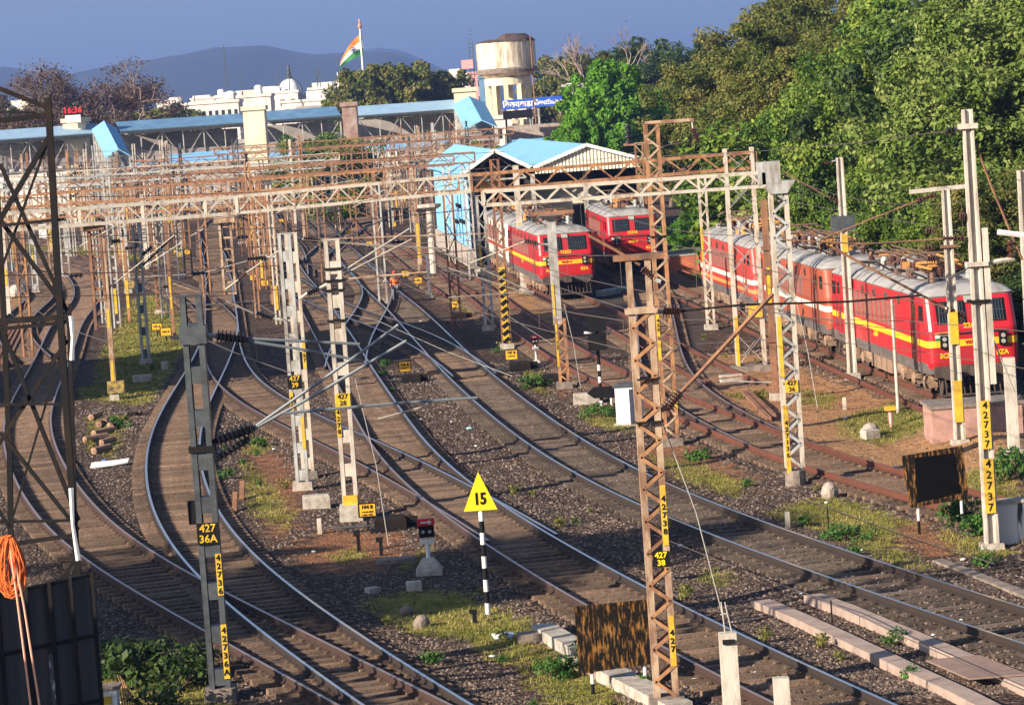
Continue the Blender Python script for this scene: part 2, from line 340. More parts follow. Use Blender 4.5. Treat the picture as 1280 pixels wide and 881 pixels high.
track('E', 'rusty track under the three coupled locomotives on the right', [(900,394),(922,405),(955,419),(992,436),(1035,456),(1080,477),(1110,489),(1140,502)], [], 'rail_rusty', 'r', 70, 9, 400., 10, shift=1.15)
tag(make('guard_rail', rail_mesh(shift_line('E', -1.15 - .87 + 0.0), 0.0, -.03), M['rail_rusty']), 'single rusty rail lying just left of the three coupled locomotives', 'rail')
track('N2', 'rusty track slanting in from the far left under the long gantry', [(0,317),(60,327),(125,338),(165,350),(217,365),(240,380),(251,394)], [(0,308),(60,314),(125,323),(160,330),(215,347),(240,358),(262,374),(285,390)], 'rail_brown', 'r', 30, 6, 200., 11)
track('N3', 'rusty track joining the bright railed track from the far left', [(0,300),(55,305),(160,316),(215,330),(245,340)], [(0,292),(60,296),(160,303),(215,311),(262,325)], 'rail_brown', 'r', 30, 10, 400., 12)
track('N4', 'far track bending right under the long gantry', [(385,330),(393,318),(400,308),(420,296),(450,280),(480,262)], [(415,330),(416,316),(424,304),(450,290),(480,275),(505,262)], 'rail', 'r', 30, 4, 30., 13)
track('N5', 'far rusty track right of the bending one beside the blue shed wall', [(455,290),(480,310),(510,335),(540,357)], [(480,287),(505,307),(537,330),(565,350)], 'rail_rusty', 'r', 70, 10, 200., 14)
track('N6', 'far track between the two pairs of lattice masts', [(300,250),(335,290),(352,312)], [(322,250),(357,290),(380,318)], 'rail', 'r', 50, 30, 400., 15)
track('W1', 'far left track behind the black lattice tower', [(0,405),(25,385),(45,362)], [(20,410),(45,390),(68,365)], 'rail_brown', 'r', 25, 40, 200., 16)

# ---------------------------------------------------------------- ground: one sheet to the horizon
def axis(vals):
    out = []
    for a, b, s in vals: out += list(np.arange(a, b, s))
    return np.array(sorted(set(np.round(out, 3))))
gx = axis([(-6000, -600, 600), (-600, -60, 45), (-60, -32, 2), (-32, 24, .4), (24, 60, 2), (60, 600, 45), (600, 6001, 600)])
gy = axis([(-1500, 0, 250), (0, 50, 10), (50, 190, .5), (190, 340, 2), (340, 700, 30), (700, 7001, 700)])
XX, YY = np.meshgrid(gx, gy); nx, ny = len(gx), len(gy)
dmin = np.full(XX.shape, 9.0)
sub = (YY > 45) & (YY < 345) & (np.abs(XX) < 62)
PX = np.stack([XX[sub], YY[sub]], 1); dm = np.full(len(PX), 9.0)
for key, Ln in LINES.items():
    for p in Ln[::2]:
        if p[1] < 345 and p[1] > 40:
            d = np.hypot(PX[:, 0] - p[0], PX[:, 1] - p[1]); dm = np.minimum(dm, d)
dmin[sub] = dm
dA = np.full(XX.shape, 9.0); dm2 = np.full(len(PX), 9.0)
for key in ('A', 'B'):
    for p in LINES[key][::2]:
        if 40 < p[1] < 345: dm2 = np.minimum(dm2, np.hypot(PX[:, 0] - p[0], PX[:, 1] - p[1]))
dA[sub] = dm2
rs = np.random.RandomState(4)
def vnoise(x, y, sc, seed):
    r = np.random.RandomState(seed); T = r.rand(256, 256); u = x / sc; v = y / sc
    i = np.floor(u).astype(int); j = np.floor(v).astype(int); a = u - i; b = v - j; a = a * a * (3 - 2 * a); b = b * b * (3 - 2 * b)
    g = lambda p, q: T[p % 256, q % 256]
    return (g(i, j) * (1 - a) + g(i + 1, j) * a) * (1 - b) + (g(i, j + 1) * (1 - a) + g(i + 1, j + 1) * a) * b
ZZ = np.zeros(XX.shape)
edge = np.clip((dmin - 1.55) / 1.2, 0, 1)
ZZ -= .065 + .045 * edge * edge * (3 - 2 * edge)
ZZ += (vnoise(XX, YY, 2.3, 1) - .5) * .10 * np.clip((dmin - 1.3) / 1.5, 0, 1) + (vnoise(XX, YY, .8, 2) - .5) * .04 * np.clip((dmin - .9) / 1.5, .25, 1)
ZZ[YY > 345] = -.1; ZZ[YY < 48] = -.1
# painted kinds of soil (patches of grass, red soil, tan soil, tarmac)
def poly_mask(pts, soft=1.0):
    P = [G(x, y) for x, y in pts]; n = len(P); inside = np.zeros(XX.shape, bool); dist = np.full(XX.shape, 1e9)
    for i in range(n):
        a, b = P[i], P[(i + 1) % n]
        cond = ((a.y > YY) != (b.y > YY)) & (XX < (b.x - a.x) * (YY - a.y) / ((b.y - a.y) or 1e-9) + a.x); inside ^= cond
        dx, dy = b.x - a.x, b.y - a.y; t = np.clip(((XX - a.x) * dx + (YY - a.y) * dy) / (dx * dx + dy * dy + 1e-9), 0, 1)
        dist = np.minimum(dist, np.hypot(XX - a.x - t * dx, YY - a.y - t * dy))
    sd = np.where(inside, dist, -dist); return np.clip(.5 + sd / (2 * soft), 0, 1)
GR = np.zeros(XX.shape); RE = np.zeros(XX.shape); TA = np.zeros(XX.shape); AS = np.zeros(XX.shape)
GRASS = [[(112,490),(125,440),(150,400),(165,372),(205,360),(232,385),(250,420),(225,470),(215,500),(160,505)],
 [(115,455),(205,430),(240,415),(215,455),(140,475)], [(90,484),(160,470),(200,488),(160,500),(90,497)], [(108,520),(165,515),(150,575),(108,560)],
 [(300,545),(350,535),(345,560),(305,565)], [(400,690),(450,676),(470,690),(430,702)], [(505,700),(540,672),(560,680),(530,712)],
 [(300,560),(345,600),(375,640),(360,660),(310,640)],
 [(440,745),(520,730),(600,735),(680,765),(690,800),(620,800),(500,785)], [(640,800),(700,800),(780,830),(800,881),(700,881),(655,860)],
 [(560,770),(690,800),(740,830),(700,850),(600,815)],
 [(650,455),(690,460),(690,500),(655,480)], [(720,500),(800,510),(790,540),(730,525)], [(800,560),(870,570),(940,600),(930,620),(850,600)],
 [(950,640),(1020,615),(1110,610),(1150,640),(1120,680),(1020,660)], [(1030,665),(1090,655),(1150,690),(1180,715),(1110,705)],
 [(1150,600),(1280,570),(1280,690),(1200,690),(1140,640)],
 [(960,560),(1040,575),(1110,600),(1060,595),(990,575)], [(1040,520),(1110,500),(1170,500),(1180,530),(1100,555),(1050,540)],
 [(880,470),(960,480),(960,505),(900,490)], [(1000,480),(1060,490),(1040,510),(1000,500)], [(850,340),(890,330),(895,365),(850,370)],
 [(110,800),(260,780),(300,881),(110,881)], [(880,700),(930,705),(910,730),(870,720)],
 [(0,300),(60,296),(250,310),(230,335),(120,318),(0,310)], [(560,365),(620,370),(680,400),(640,410),(580,390)]]
RED = [[(120,470),(150,400),(190,380),(235,400),(215,450),(190,480),(140,485)], [(300,555),(355,560),(390,600),(390,650),(340,690),(310,620)],
 [(345,690),(400,655),(510,660),(530,690),(470,715),(380,715)], [(690,470),(735,480),(730,500),(700,495)], [(620,760),(690,790),(720,815),(640,805)],
 [(780,555),(900,550),(960,600),(900,610),(820,590)], [(1080,640),(1180,620),(1230,680),(1170,700),(1090,670)], [(520,760),(580,765),(560,785),(510,780)]]
TAN = [[(880,440),(960,440),(1100,490),(1180,520),(1280,540),(1280,640),(1190,620),(1100,600),(1000,560),(900,500)], [(560,330),(700,380),(690,440),(600,400),(540,360)], [(0,400),(60,400),(60,340),(0,340)],
 [(840,330),(900,330),(900,380),(850,380)]]
ASP = [[(690,385),(735,370),(800,355),(850,345),(890,380),(880,440),(850,470),(790,440),(740,410)]]
for p in GRASS: GR = np.maximum(GR, poly_mask(p, .9))
for p in RED: RE = np.maximum(RE, poly_mask(p, .8))
for p in TAN: TA = np.maximum(TA, poly_mask(p, 1.2))
for p in ASP: AS = np.maximum(AS, poly_mask(p, .4))
far = np.clip((YY - 330) / 60, 0, 1); TA = np.maximum(TA, far * .8); farx = np.clip((np.abs(XX) - 60) / 30, 0, 1); GR = np.maximum(GR, farx * .7)
GR *= np.clip((dmin - 1.2) / .8, .12, 1); RE *= np.clip((dmin - 1.2) / .8, .2, 1)
# earth bank on the right, seen beside the buffer stop
bank = poly_mask([(1165,520),(1280,490),(1300,560),(1290,600),(1235,575),(1190,560)], 1.2); ZZ += bank * .45
me = bpy.data.meshes.new('ground'); idx = np.arange(nx * ny).reshape(ny, nx)
q = np.stack([idx[:-1, :-1], idx[:-1, 1:], idx[1:, 1:], idx[1:, :-1]], -1).reshape(-1, 4)
me.from_pydata(np.stack([XX, YY, ZZ], -1).reshape(-1, 3).tolist(), [], q.tolist()); me.update()
at = me.color_attributes.new('soil', 'FLOAT_COLOR', 'POINT')
at.data.foreach_set('color', np.stack([GR, RE, TA, AS], -1).reshape(-1).astype(np.float32))
me.polygons.foreach_set('use_smooth', [True] * len(me.polygons))
at2 = me.color_attributes.new('track_bed', 'FLOAT_COLOR', 'POINT'); tb_ = np.clip((1.5 - dmin) / .5, 0, 1); at2.data.foreach_set('color', np.stack([tb_, tb_, tb_, tb_], -1).reshape(-1).astype(np.float32))
g = bpy.data.materials.new('yard_ground'); g.use_nodes = True; b = g.node_tree.nodes['Principled BSDF']; L = g.node_tree.links
b.inputs['Roughness'].default_value = .95; b.inputs['Specular IOR Level'].default_value = .15
geo = N(g, 'ShaderNodeNewGeometry'); P0 = geo.outputs['Position']
va = N(g, 'ShaderNodeAttribute', attribute_name='soil'); sc = N(g, 'ShaderNodeSeparateColor'); L.new(va.outputs['Color'], sc.inputs[0])
vo = N(g, 'ShaderNodeTexVoronoi'); vo.inputs['Scale'].default_value = 13; L.new(P0, vo.inputs['Vector'])
vs_ = N(g, 'ShaderNodeSeparateColor'); L.new(vo.outputs['Color'], vs_.inputs[0])
vo2 = N(g, 'ShaderNodeTexVoronoi'); vo2.inputs['Scale'].default_value = 34; L.new(P0, vo2.inputs['Vector'])
n1 = N(g, 'ShaderNodeTexNoise'); n1.inputs['Scale'].default_value = .35; n1.inputs['Detail'].default_value = 6; L.new(P0, n1.inputs[0])
n2 = N(g, 'ShaderNodeTexNoise'); n2.inputs['Scale'].default_value = 2.2; n2.inputs['Detail'].default_value = 6; n2.inputs['Roughness'].default_value = .7; L.new(P0, n2.inputs[0])
def ramp(src, stops):
    r = N(g, 'ShaderNodeValToRGB'); e = r.color_ramp.elements
    for i, (p, c) in enumerate(stops):
        x = e[i] if i < 2 else e.new(p)
        x.position = p; x.color = (*c, 1)
    L.new(src, r.inputs[0]); return r.outputs[0]
def mix(f, a, bb, t='MIX'):
    m_ = N(g, 'ShaderNodeMix', data_type='RGBA', blend_type=t)
    if isinstance(f, float): m_.inputs[0].default_value = f
    else: L.new(f, m_.inputs[0])
    L.new(a, m_.inputs[6]); L.new(bb, m_.inputs[7]); return m_.outputs[2]
def math_(op, a, b_=None, clamp=False):
    m_ = N(g, 'ShaderNodeMath', operation=op); m_.use_clamp = clamp
    for i, x in enumerate((a, b_)):
        if x is None: continue
        if isinstance(x, (int, float)): m_.inputs[i].default_value = x
        else: L.new(x, m_.inputs[i])
    return m_.outputs[0]
stone = ramp(vs_.outputs[0], [(0, (.022, .017, .014)), (.5, (.062, .045, .035)), (.85, (.145, .105, .08)), (1, (.32, .25, .20))])
big = ramp(n1.outputs[0], [(.3, (.62, .60, .62)), (.7, (1.1, .95, .86))])
stone = mix(1.0, stone, big, 'MULTIPLY')
vb = N(g, 'ShaderNodeAttribute', attribute_name='track_bed'); oil = ramp(vs_.outputs[1], [(0, (.008, .007, .006)), (1, (.05, .034, .025))]); fb_ = math_('MULTIPLY', vb.outputs['Fac'], .92); stone = mix(fb_, stone, oil)
redc = ramp(n2.outputs[0], [(.3, (.13, .065, .035)), (.7, (.34, .155, .075))])
tanc = ramp(n2.outputs[0], [(.3, (.21, .12, .06)), (.7, (.50, .28, .13))])
grc = ramp(n2.outputs[0], [(.3, (.10, .11, .02)), (.5, (.20, .19, .035)), (.7, (.36, .28, .08))])
aspc = ramp(n2.outputs[0], [(.3, (.05, .04, .035)), (.7, (.10, .08, .068))])
def edge_(ch, lo, hi):
    s = math_('ADD', ch, math_('MULTIPLY', math_('SUBTRACT', n2.outputs[0], .5), 2.4))
    r = N(g, 'ShaderNodeMapRange'); r.inputs[1].default_value = lo; r.inputs[2].default_value = hi; L.new(s, r.inputs[0]); return r.outputs[0]
c = stone
c = mix(edge_(sc.outputs[2], .35, .65), c, tanc); c = mix(edge_(sc.outputs[1], .5, .9), c, redc); c = mix(edge_(sc.outputs[0], .56, .82), c, grc)
c = mix(edge_(va.outputs['Alpha'], .45, .55), c, aspc)
L.new(c, b.inputs['Base Color'])
bp = N(g, 'ShaderNodeBump'); bp.inputs['Strength'].default_value = .9; bp.inputs['Distance'].default_value = .05
hsum = math_('ADD', vo.outputs['Distance'], math_('MULTIPLY', vo2.outputs['Distance'], .4)); inv = math_('MULTIPLY', hsum, -1.0)
L.new(inv, bp.inputs['Height']); L.new(bp.outputs[0], b.inputs['Normal'])
me.materials.append(g); go = bpy.data.objects.new('ground', me); COL.objects.link(go); tag(go, kind='structure')
def ground_z(x, y):
    i = min(max(np.searchsorted(gx, x) - 1, 0), nx - 2); j = min(max(np.searchsorted(gy, y) - 1, 0), ny - 2)
    a = (x - gx[i]) / (gx[i + 1] - gx[i]); b_ = (y - gy[j]) / (gy[j + 1] - gy[j])
    return float((ZZ[j, i] * (1 - a) + ZZ[j, i + 1] * a) * (1 - b_) + (ZZ[j + 1, i] * (1 - a) + ZZ[j + 1, i + 1] * a) * b_)
def GZ(px, py):
    p = G(px, py)
    for _ in range(3):
        z = ground_z(p.x, p.y); p = G(px, py, z)
    return p
# loose ballast stones on the near ground: nobody could count them
rb = random.Random(8); st = MB(); OC = [(1, 0, 0), (0, 1, 0), (-1, 0, 0), (0, -1, 0), (0, 0, 1), (0, 0, -1)]
OF = [(0, 1, 4), (1, 2, 4), (2, 3, 4), (3, 0, 4), (1, 0, 5), (2, 1, 5), (3, 2, 5), (0, 3, 5)]
for k in range(90000):
    y = 57 + (rb.random() ** 1.7) * 80; x = rb.uniform(-.17, .17) * y
    r = rb.uniform(.022, .05) * (1.0 + (y - 57) / 110)
    i = int(np.clip(np.searchsorted(gx, x), 0, nx - 1)); j = int(np.clip(np.searchsorted(gy, y), 0, ny - 1))
    if (GR[j, i] > .6 or RE[j, i] > .6 or TA[j, i] > .6 or AS[j, i] > .5) and rb.random() < .9: continue
    if dmin[j, i] < 1.25 and rb.random() < (.8 if dA[j, i] < 1.3 else .4): continue
    z = ground_z(x, y) + (.015 if dmin[j, i] < 1.3 else 0); a = rb.uniform(0, 6.28); ca, sa = math.cos(a), math.sin(a)
    st.add([(x + (o[0] * ca - o[1] * sa) * r * rb.uniform(.7, 1.2), y + (o[0] * sa + o[1] * ca) * r * rb.uniform(.7, 1.2), z + o[2] * r * .75) for o in OC], OF)
sm = bpy.data.materials.new('ballast_stone'); sm.use_nodes = True; b = sm.node_tree.nodes['Principled BSDF']; b.inputs['Roughness'].default_value = .9
ge = N(sm, 'ShaderNodeNewGeometry'); rr = N(sm, 'ShaderNodeValToRGB'); e = rr.color_ramp.elements
e[0].color = (.045, .034, .028, 1); e[1].color = (.27, .20, .16, 1); x = e.new(.7); x.color = (.105, .075, .058, 1)
sm.node_tree.links.new(ge.outputs['Random Per Island'], rr.inputs[0]); sm.node_tree.links.new(rr.outputs[0], b.inputs['Base Color'])
tag(make('ballast_stones', st, sm), kind='stuff')

# ---------------------------------------------------------------- hills and haze
def ridge(name, prof, Y, depth, m):
    mb = MB(); vs = []; n = len(prof); rows = 7; r_ = random.Random(Y)
    xs = np.linspace(prof[0][0], prof[-1][0], 90); hs = np.interp(xs, [p[0] for p in prof], [p[1] for p in prof]); hs = hs + np.convolve(np.random.RandomState(Y).normal(size=len(xs) + 4), [.25, .5, .8, .5, .25], 'valid') * .9
    for j in range(rows):
        t = j / (rows - 1)
        for x, py in zip(xs, hs):
            top = AT(x, py, Y); h = max(top.z, 2)
            k = math.sin(t * math.pi); y = Y + (t - .5) * depth
            vs.append((top.x * (1 + (t - .5) * .1), y, -2 + (h + r_.uniform(-1, 1) * h * .015) * k ** .8))
    w = len(xs); fs = [(j * w + i, j * w + i + 1, (j + 1) * w + i + 1, (j + 1) * w + i) for j in range(rows - 1) for i in range(w - 1)]
    return tag(make(name, mb.add(vs, fs), m, smooth=True), kind='structure')
M['hill'] = mat('wooded_hill', (.012, .024, .024), .95, col2=(.022, .034, .03), scale=.01, bump=1, bscale=.05)
ridge('hills', [(-500,110),(-300,95),(-60,86),(0,84),(45,88),(95,92),(145,79),(200,72),(235,66),(280,57),(310,55),(345,57),(385,63),(440,62),(490,64),(530,80),(560,92),(600,108),(900,110)], 4200, 1800, M['hill'])
ridge('hills', [(-300,135),(0,120),(150,115),(400,95),(430,70),(455,60),(478,56),(500,58),(525,70),(560,88),(600,100),(800,90),(1300,70)], 5600, 1800, M['hill'])
hz = MB(); hz.box((0, 3350, 118.5), (5200, 7500, 240)); hzm = bpy.data.materials.new('haze'); hzm.use_nodes = True
nn = hzm.node_tree.nodes; nn.remove(nn['Principled BSDF']); pv = nn.new('ShaderNodeVolumePrincipled'); pv.inputs['Color'].default_value = (.27, .44, 1.0, 1)
pv.inputs['Density'].default_value = .00015; pv.inputs['Anisotropy'].default_value = .1
hzm.node_tree.links.new(pv.outputs[0], nn['Material Output'].inputs['Volume'])
tag(make('haze', hz, hzm), kind='stuff')
# ---------------------------------------------------------------- masts, portals and their fittings
def insul(root, a, b, r=.075, n=7, m='ceramic', name='insulator'):
    """ribbed insulator from a to b (world points)"""
    loc = Vector(root.location); a = Vector(a) - loc; b = Vector(b) - loc; d = b - a; Ln = d.length; q = Vector((0, 0, 1)).rotation_difference(d.normalized()).to_matrix()
    pr = [(r * .35, 0)]
    for i in range(n):
        z = Ln * (i + .2) / n; pr += [(r * .45, z), (r, z + Ln * .25 / n), (r * .95, z + Ln * .4 / n), (r * .45, z + Ln * .55 / n)]
    pr.append((r * .35, Ln)); mb = MB(); mb.lathe(pr, a, 10, q)
    return make(name, mb, M[m], root, smooth=False)
def rod(root, pts, r=.03, m='tube', name='bracket_tube'):
    loc = Vector(root.location); return make(name, MB().tube([Vector(p) - loc for p in pts], r, 6), M[m], root)
def band(root, x, y, z0, z1, w, txt=None, chars=.17, m='yellow'):
    mb = MB(); mb.box((x, y, (z0 + z1) / 2), (w, .012, z1 - z0)); bnd = make('number_band', mb, M[m], root)
    if txt:
        s = '\n'.join(txt); text(s, min(w * 1.5, (z1 - z0) / len(txt) * 1.0), M['black'], bnd, (x, y - .012, (z0 + z1) / 2), name='number', bold=.004)
    return bnd
def plate(root, x, y, z, w, h, lines, bgm='yellow', fg='black', size=None):
    mb = MB(); mb.box((x, y, z), (w, .02, h)); pl = make('number_plate', mb, M[bgm], root)
    n = len(lines); size = size or min(h / n * 1.05, w / max(len(l) for l in lines) * 1.5)
    for i, l in enumerate(lines): text(l, size, M[fg], pl, (x, y - .016, z + h * (.5 - (i + .5) / n)), name='number', bold=.004)
    return pl
def mast(name, label, base, top, kind='lattice', w=.4, d=.28, m='rust', m2=None, foot='concrete', foot_h=.25, group='overhead line masts', Y=None, zbot=0, bay=None, rz=0.0, cat='mast'):
    """base / top = photo pixels of foot and head; height follows from the sight line"""
    if Y is None: B = GZ(*base); 
    else: B = AT(base[0], base[1], Y); B.z = ground_z(B.x, B.y)
    t = AT(top[0], top[1], B.y); H = t.z - B.z; lean = 0
    r = thing(name, label, cat, B, rz, group)
    mm = M[m]; m2 = M[m2 or m]; cw = min(.13, w * .27); ch = .06
    bay = bay or w * .8
    if kind in ('lattice', 'batten', 'ladder'):
        for sx in (-1, 1):
            x = sx * (w / 2 - cw / 2); mb = MB()
            # channel: web and two flanges
            mb.box((x + sx * (cw / 2 - .012), 0, H / 2), (.02, d, H)); mb.box((x - sx * .008, -d / 2 + .009, H / 2), (cw - .02, .016, H)); mb.box((x - sx * .008, d / 2 - .009, H / 2), (cw - .02, .016, H))
            make('leg', mb, mm, r)
        mb = MB(); n = max(3, int(H / bay)); z0 = .25
        for k in range(n):
            a = z0 + (H - .3) * k / n; b_ = z0 + (H - .3) * (k + 1) / n
            if kind == 'batten': make('batten_plate', MB().box((0, 0, a + (b_ - a) * .25), (w - .05, d - .03, (b_ - a) * .38)), m2, r)
            elif kind == 'ladder': make('rung', MB().box((0, 0, a), (w - .06, d - .04, .06)), m2, r)
            else:
                s = 1 if k % 2 else -1
                for y in (-d / 2 - .006, d / 2 + .006): mb.bar((-s * (w / 2 - .04), y, a), (s * (w / 2 - .04), y, b_), .065, .012, up=(0, 1, 0))
                mb.box((-s * (w / 2 - .05), 0, a), (.03, d, .03))
        if kind == 'lattice': make('lacing', mb, m2, r)
        mb = MB(); mb.box((0, 0, H + .012), (w + .02, d + .02, .024)); make('cap', mb, mm, r)
    elif kind == 'ibeam':
        mb = MB(); wt = w * .72
        P = [(-.5, -.5), (.5, -.5), (.5, -.28), (.14, -.16), (.14, .16), (.5, .28), (.5, .5), (-.5, .5), (-.5, .28), (-.14, .16), (-.14, -.16), (-.5, -.28)]
        lo = [(x * d, y * w, 0) for x, y in P]; hi = [(x * d * .8, y * wt, H) for x, y in P]
        # grooved sides face left and right; rotate so that the groove shows towards the tracks
        lo = [(y, x, z) for x, y, z in lo]; hi = [(y, x, z) for x, y, z in hi]; n = 12
        mb.add(lo + hi, [tuple(range(n)), tuple(range(2 * n - 1, n - 1, -1))] + [(i, i + n, (i + 1) % n + n, (i + 1) % n) for i in range(n)])
        make('shaft', mb, mm, r)
    elif kind == 'post':
        mb = MB(); mb.box((0, 0, H / 2), (w, d, H)); make('shaft', mb, mm, r)
    elif kind == 'round':
        make('shaft', MB().tube([(0, 0, 0), (0, 0, H)], [w / 2, w / 2 * .8], 12), mm, r, smooth=False)
    elif kind == 'tower':   # four corner angles with crossed bracing
        for sx in (-1, 1):
            for sy in (-1, 1):
                make('leg', MB().box((sx * w / 2, sy * d / 2, H / 2), (.09, .09, H)), mm, r)
        mb = MB(); n = max(2, int(H / bay))
        for k in range(n):
            a = H * k / n; b_ = H * (k + 1) / n; s = 1 if k % 2 else -1
            for sy in (-1, 1):
                mb.bar((-s * w / 2, sy * (d / 2 + .03), a), (s * w / 2, sy * (d / 2 + .03), b_), .05, .02); mb.bar((s * w / 2, sy * (d / 2 + .045), a), (-s * w / 2, sy * (d / 2 + .045), b_), .04, .015)
            for sx in (-1, 1): mb.bar((sx * (w / 2 + .03), -s * d / 2, a), (sx * (w / 2 + .03), s * d / 2, b_), .05, .02)
        for z in (.05, H - .05):
            for sy in (-1, 1): mb.box((0, sy * d / 2, z), (w, .05, .05))
            for sx in (-1, 1): mb.box((sx * w / 2, 0, z), (.05, d, .05))
        make('bracing', mb, m2, r)
    if foot:
        mb = MB(); fw = w + .22; mb.add([(x * fw / 2 * k, y * (d + .3) / 2 * k, z) for z, k in ((-.15, 1.0), (foot_h, .93)) for x, y in ((-1, -1), (1, -1), (1, 1), (-1, 1))], [(3, 2, 1, 0), (4, 5, 6, 7), (0, 1, 5, 4), (1, 2, 6, 5), (2, 3, 7, 6), (3, 0, 4, 7)])
        make('concrete_base', mb, M[foot], r)
    r['h'] = H
    del r['h']
    return r, B, H

# the mast in front, shade put into its dark steel colour, with its brackets reaching right
r, B, H = mast('line_mast', 'battened mast nearest on the left, shade put into its dark grey, plated 427 over 36A', (277, 874), (240, 370), 'batten', .42, .30, 'steel_dark', 'steel_dark', foot='concrete_dark', bay=.82)
Y = B.y
def LZ(px, py): return HZ(px, py, Y) - B.z
plate(r, 0, -.18, LZ(264, 665), .42, .42, ['427', '36A'], 'black', 'yellow')
for (x, y0, y1, t) in ((278, 690, 742, '42736'), (283, 778, 846, '42736A')):
    band(r, .16, -.172, LZ(x, y1), LZ(x, y0), .11, t)
q = lambda x, y, dy=0: AT(x, y, Y + dy)
make('clamp', MB().box((0, 0, LZ(243, 418)), (.52, .40, .35)), M['steel_dark'], r)
rod(r, [q(250, 418), q(272, 420)], .05, 'galv'); insul(r, q(270, 420), q(310, 425), .15, 8, 'ceramic_black')
rod(r, [q(308, 423), q(450, 430)], .03, 'tube_shaded'); rod(r, [q(308, 426), q(380, 437), q(452, 451)], .03, 'tube_shaded')
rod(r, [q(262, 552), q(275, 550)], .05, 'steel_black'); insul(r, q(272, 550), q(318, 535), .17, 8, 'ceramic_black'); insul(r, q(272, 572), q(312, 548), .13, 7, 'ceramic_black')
rod(r, [q(312, 538), q(452, 440), q(498, 406)], .034, 'tube_shaded'); rod(r, [q(317, 536), q(395, 493), q(508, 426)], .034, 'tube_shaded')
rod(r, [q(350, 517), q(495, 504), q(597, 497)], .032, 'tube_shaded'); rod(r, [q(472, 524), q(535, 507)], .025, 'tube'); rod(r, [q(535, 507), q(536, 500)], .03, 'tube')
make('clamp', MB().box((0, 0, LZ(258, 560)), (.50, .38, .12)), M['steel_black'], r)
make('switch_box', MB().box((-.28, 0, LZ(245, 640)), (.16, .2, .45)), M['black'], r)

# double battened masts in the middle
r, B, H = mast('line_mast', 'pale grey battened mast in front of a second warm toned one', (379, 612), (347, 293), 'batten', .40, .28, 'galv', 'galv', bay=.78)
Y = B.y
plate(r, 0, -.16, LZ(365, 477), .42, .40, ['427', '39'], 'black', 'yellow'); band(r, -.14, -.155, LZ(362, 512), LZ(362, 490), .11, '42'); band(r, .14, -.155, LZ(385, 560), LZ(383, 520), .1)
insul(r, q(332, 322), q(308, 324), .10, 7, 'ceramic_black'); rod(r, [q(345, 321), q(331, 322)], .04, 'galv')
rod(r, [q(354, 310), q(308, 341)], .03, 'tube'); insul(r, q(308, 341), q(298, 350), .07, 5, 'ceramic')
rod(r, [q(298, 350), q(282, 362)], .035, 'tube')
r, B, H = mast('line_mast', 'warm grey battened mast standing right behind the pale grey one', (386, 598), (362, 292), 'batten', .40, .28, 'galv_warm', 'galv_warm', foot='concrete_dark', bay=.85)
Y = B.y
band(r, .15, -.155, LZ(379, 460), LZ(376, 428), .1, '427'); rod(r, [q(370, 299), q(380, 299)], .04, 'galv'); insul(r, q(379, 299), q(397, 301), .13, 7)
rod(r, [q(397, 301), q(470, 307), q(560, 311)], .028, 'tube'); rod(r, [q(397, 299), q(610, 292)], .02, 'rust_light')
rod(r, [q(318, 392), q(282, 376)], .03, 'tube'); insul(r, q(320, 390), q(340, 398), .10, 6, 'ceramic_black'); rod(r, [q(340, 398), q(372, 402)], .04, 'galv')
insul(r, q(371, 332), q(379, 326), .09, 3)
# whitish mast
r, B, H = mast('line_mast', 'whitish battened mast with a yellow plate left of the 106 B board', (440, 650), (418, 300), 'batten', .44, .3, 'concrete_pale', 'concrete_pale', foot_h=.45, bay=.95)
Y = B.y
plate(r, 0, -.17, LZ(431, 499), .40, .36, ['427', '28'], 'yellow'); band(r, -.16, -.165, LZ(430, 545), LZ(429, 508), .12, '4278'); plate(r, 0, -.17, LZ(440, 625), .4, .32, [' '], 'yellow')
rod(r, [q(429, 339), q(512, 286)], .03, 'tube'); rod(r, [q(430, 343), q(515, 299)], .03, 'tube'); rod(r, [q(430, 349), q(534, 340)], .028, 'rust_light')
rod(r, [q(427, 345), q(398, 361)], .045, 'concrete_pale'); insul(r, q(399, 361), q(384, 367), .12, 5, 'ceramic_black'); rod(r, [q(385, 366), q(374, 374)], .045, 'concrete_pale')
for z in (335, 350, 362, 400): make('clamp', MB().box((0, 0, LZ(423, z)), (.54, .42, .05)), M['steel_black'], r)
# rusty mast in front, right of centre
r, B, H = mast('line_mast', 'orange rusty lattice mast nearest to the viewer, plated 427 over 38', (834, 886), (803, 385), 'lattice', .46, .30, 'rust_light', 'rust_orange', foot='concrete_dark', bay=.30)
Y = B.y; H2 = HZ(798, 325, Y) - B.z
for sx in (-1, 1): make('head_post', MB().box((sx * .17, 0, (H + H2) / 2), (.11, .1, H2 - H)), M['rust_light'], r)
make('head_arm', MB().box((.02, 0, H2 + .05), (.92, .16, .10)), M['rust'], r)
plate(r, .06, -.17, LZ(822, 697), .30, .28, ['427', '38'], 'black', 'yellow_bright'); band(r, .17, -.165, LZ(828, 680), LZ(824, 605), .10, '42738'); band(r, .17, -.165, LZ(839, 830), LZ(836, 768), .10, '427')
make('clamp', MB().box((0, 0, LZ(805, 388)), (.58, .4, .09)), M['rust_light'], r)
make('clamp', MB().box((.05, -.05, LZ(815, 472)), (.42, .5, .02)), M['steel_black'], r); make('clamp', MB().box((.02, -.02, LZ(815, 526)), (.5, .5, .03)), M['steel_black'], r)
insul(r, q(828, 389), q(851, 389), .13, 7); rod(r, [q(820, 390), q(829, 389)], .045, 'galv'); rod(r, [q(851, 389), q(927, 381), q(1060, 377), q(1152, 369)], .022, 'steel_black')
insul(r, q(832, 512), q(851, 490), .14, 7); rod(r, [q(851, 490), q(868, 473), q(966, 367)], .045, 'rust'); rod(r, [q(818, 515), q(833, 510)], .05, 'rust_light')
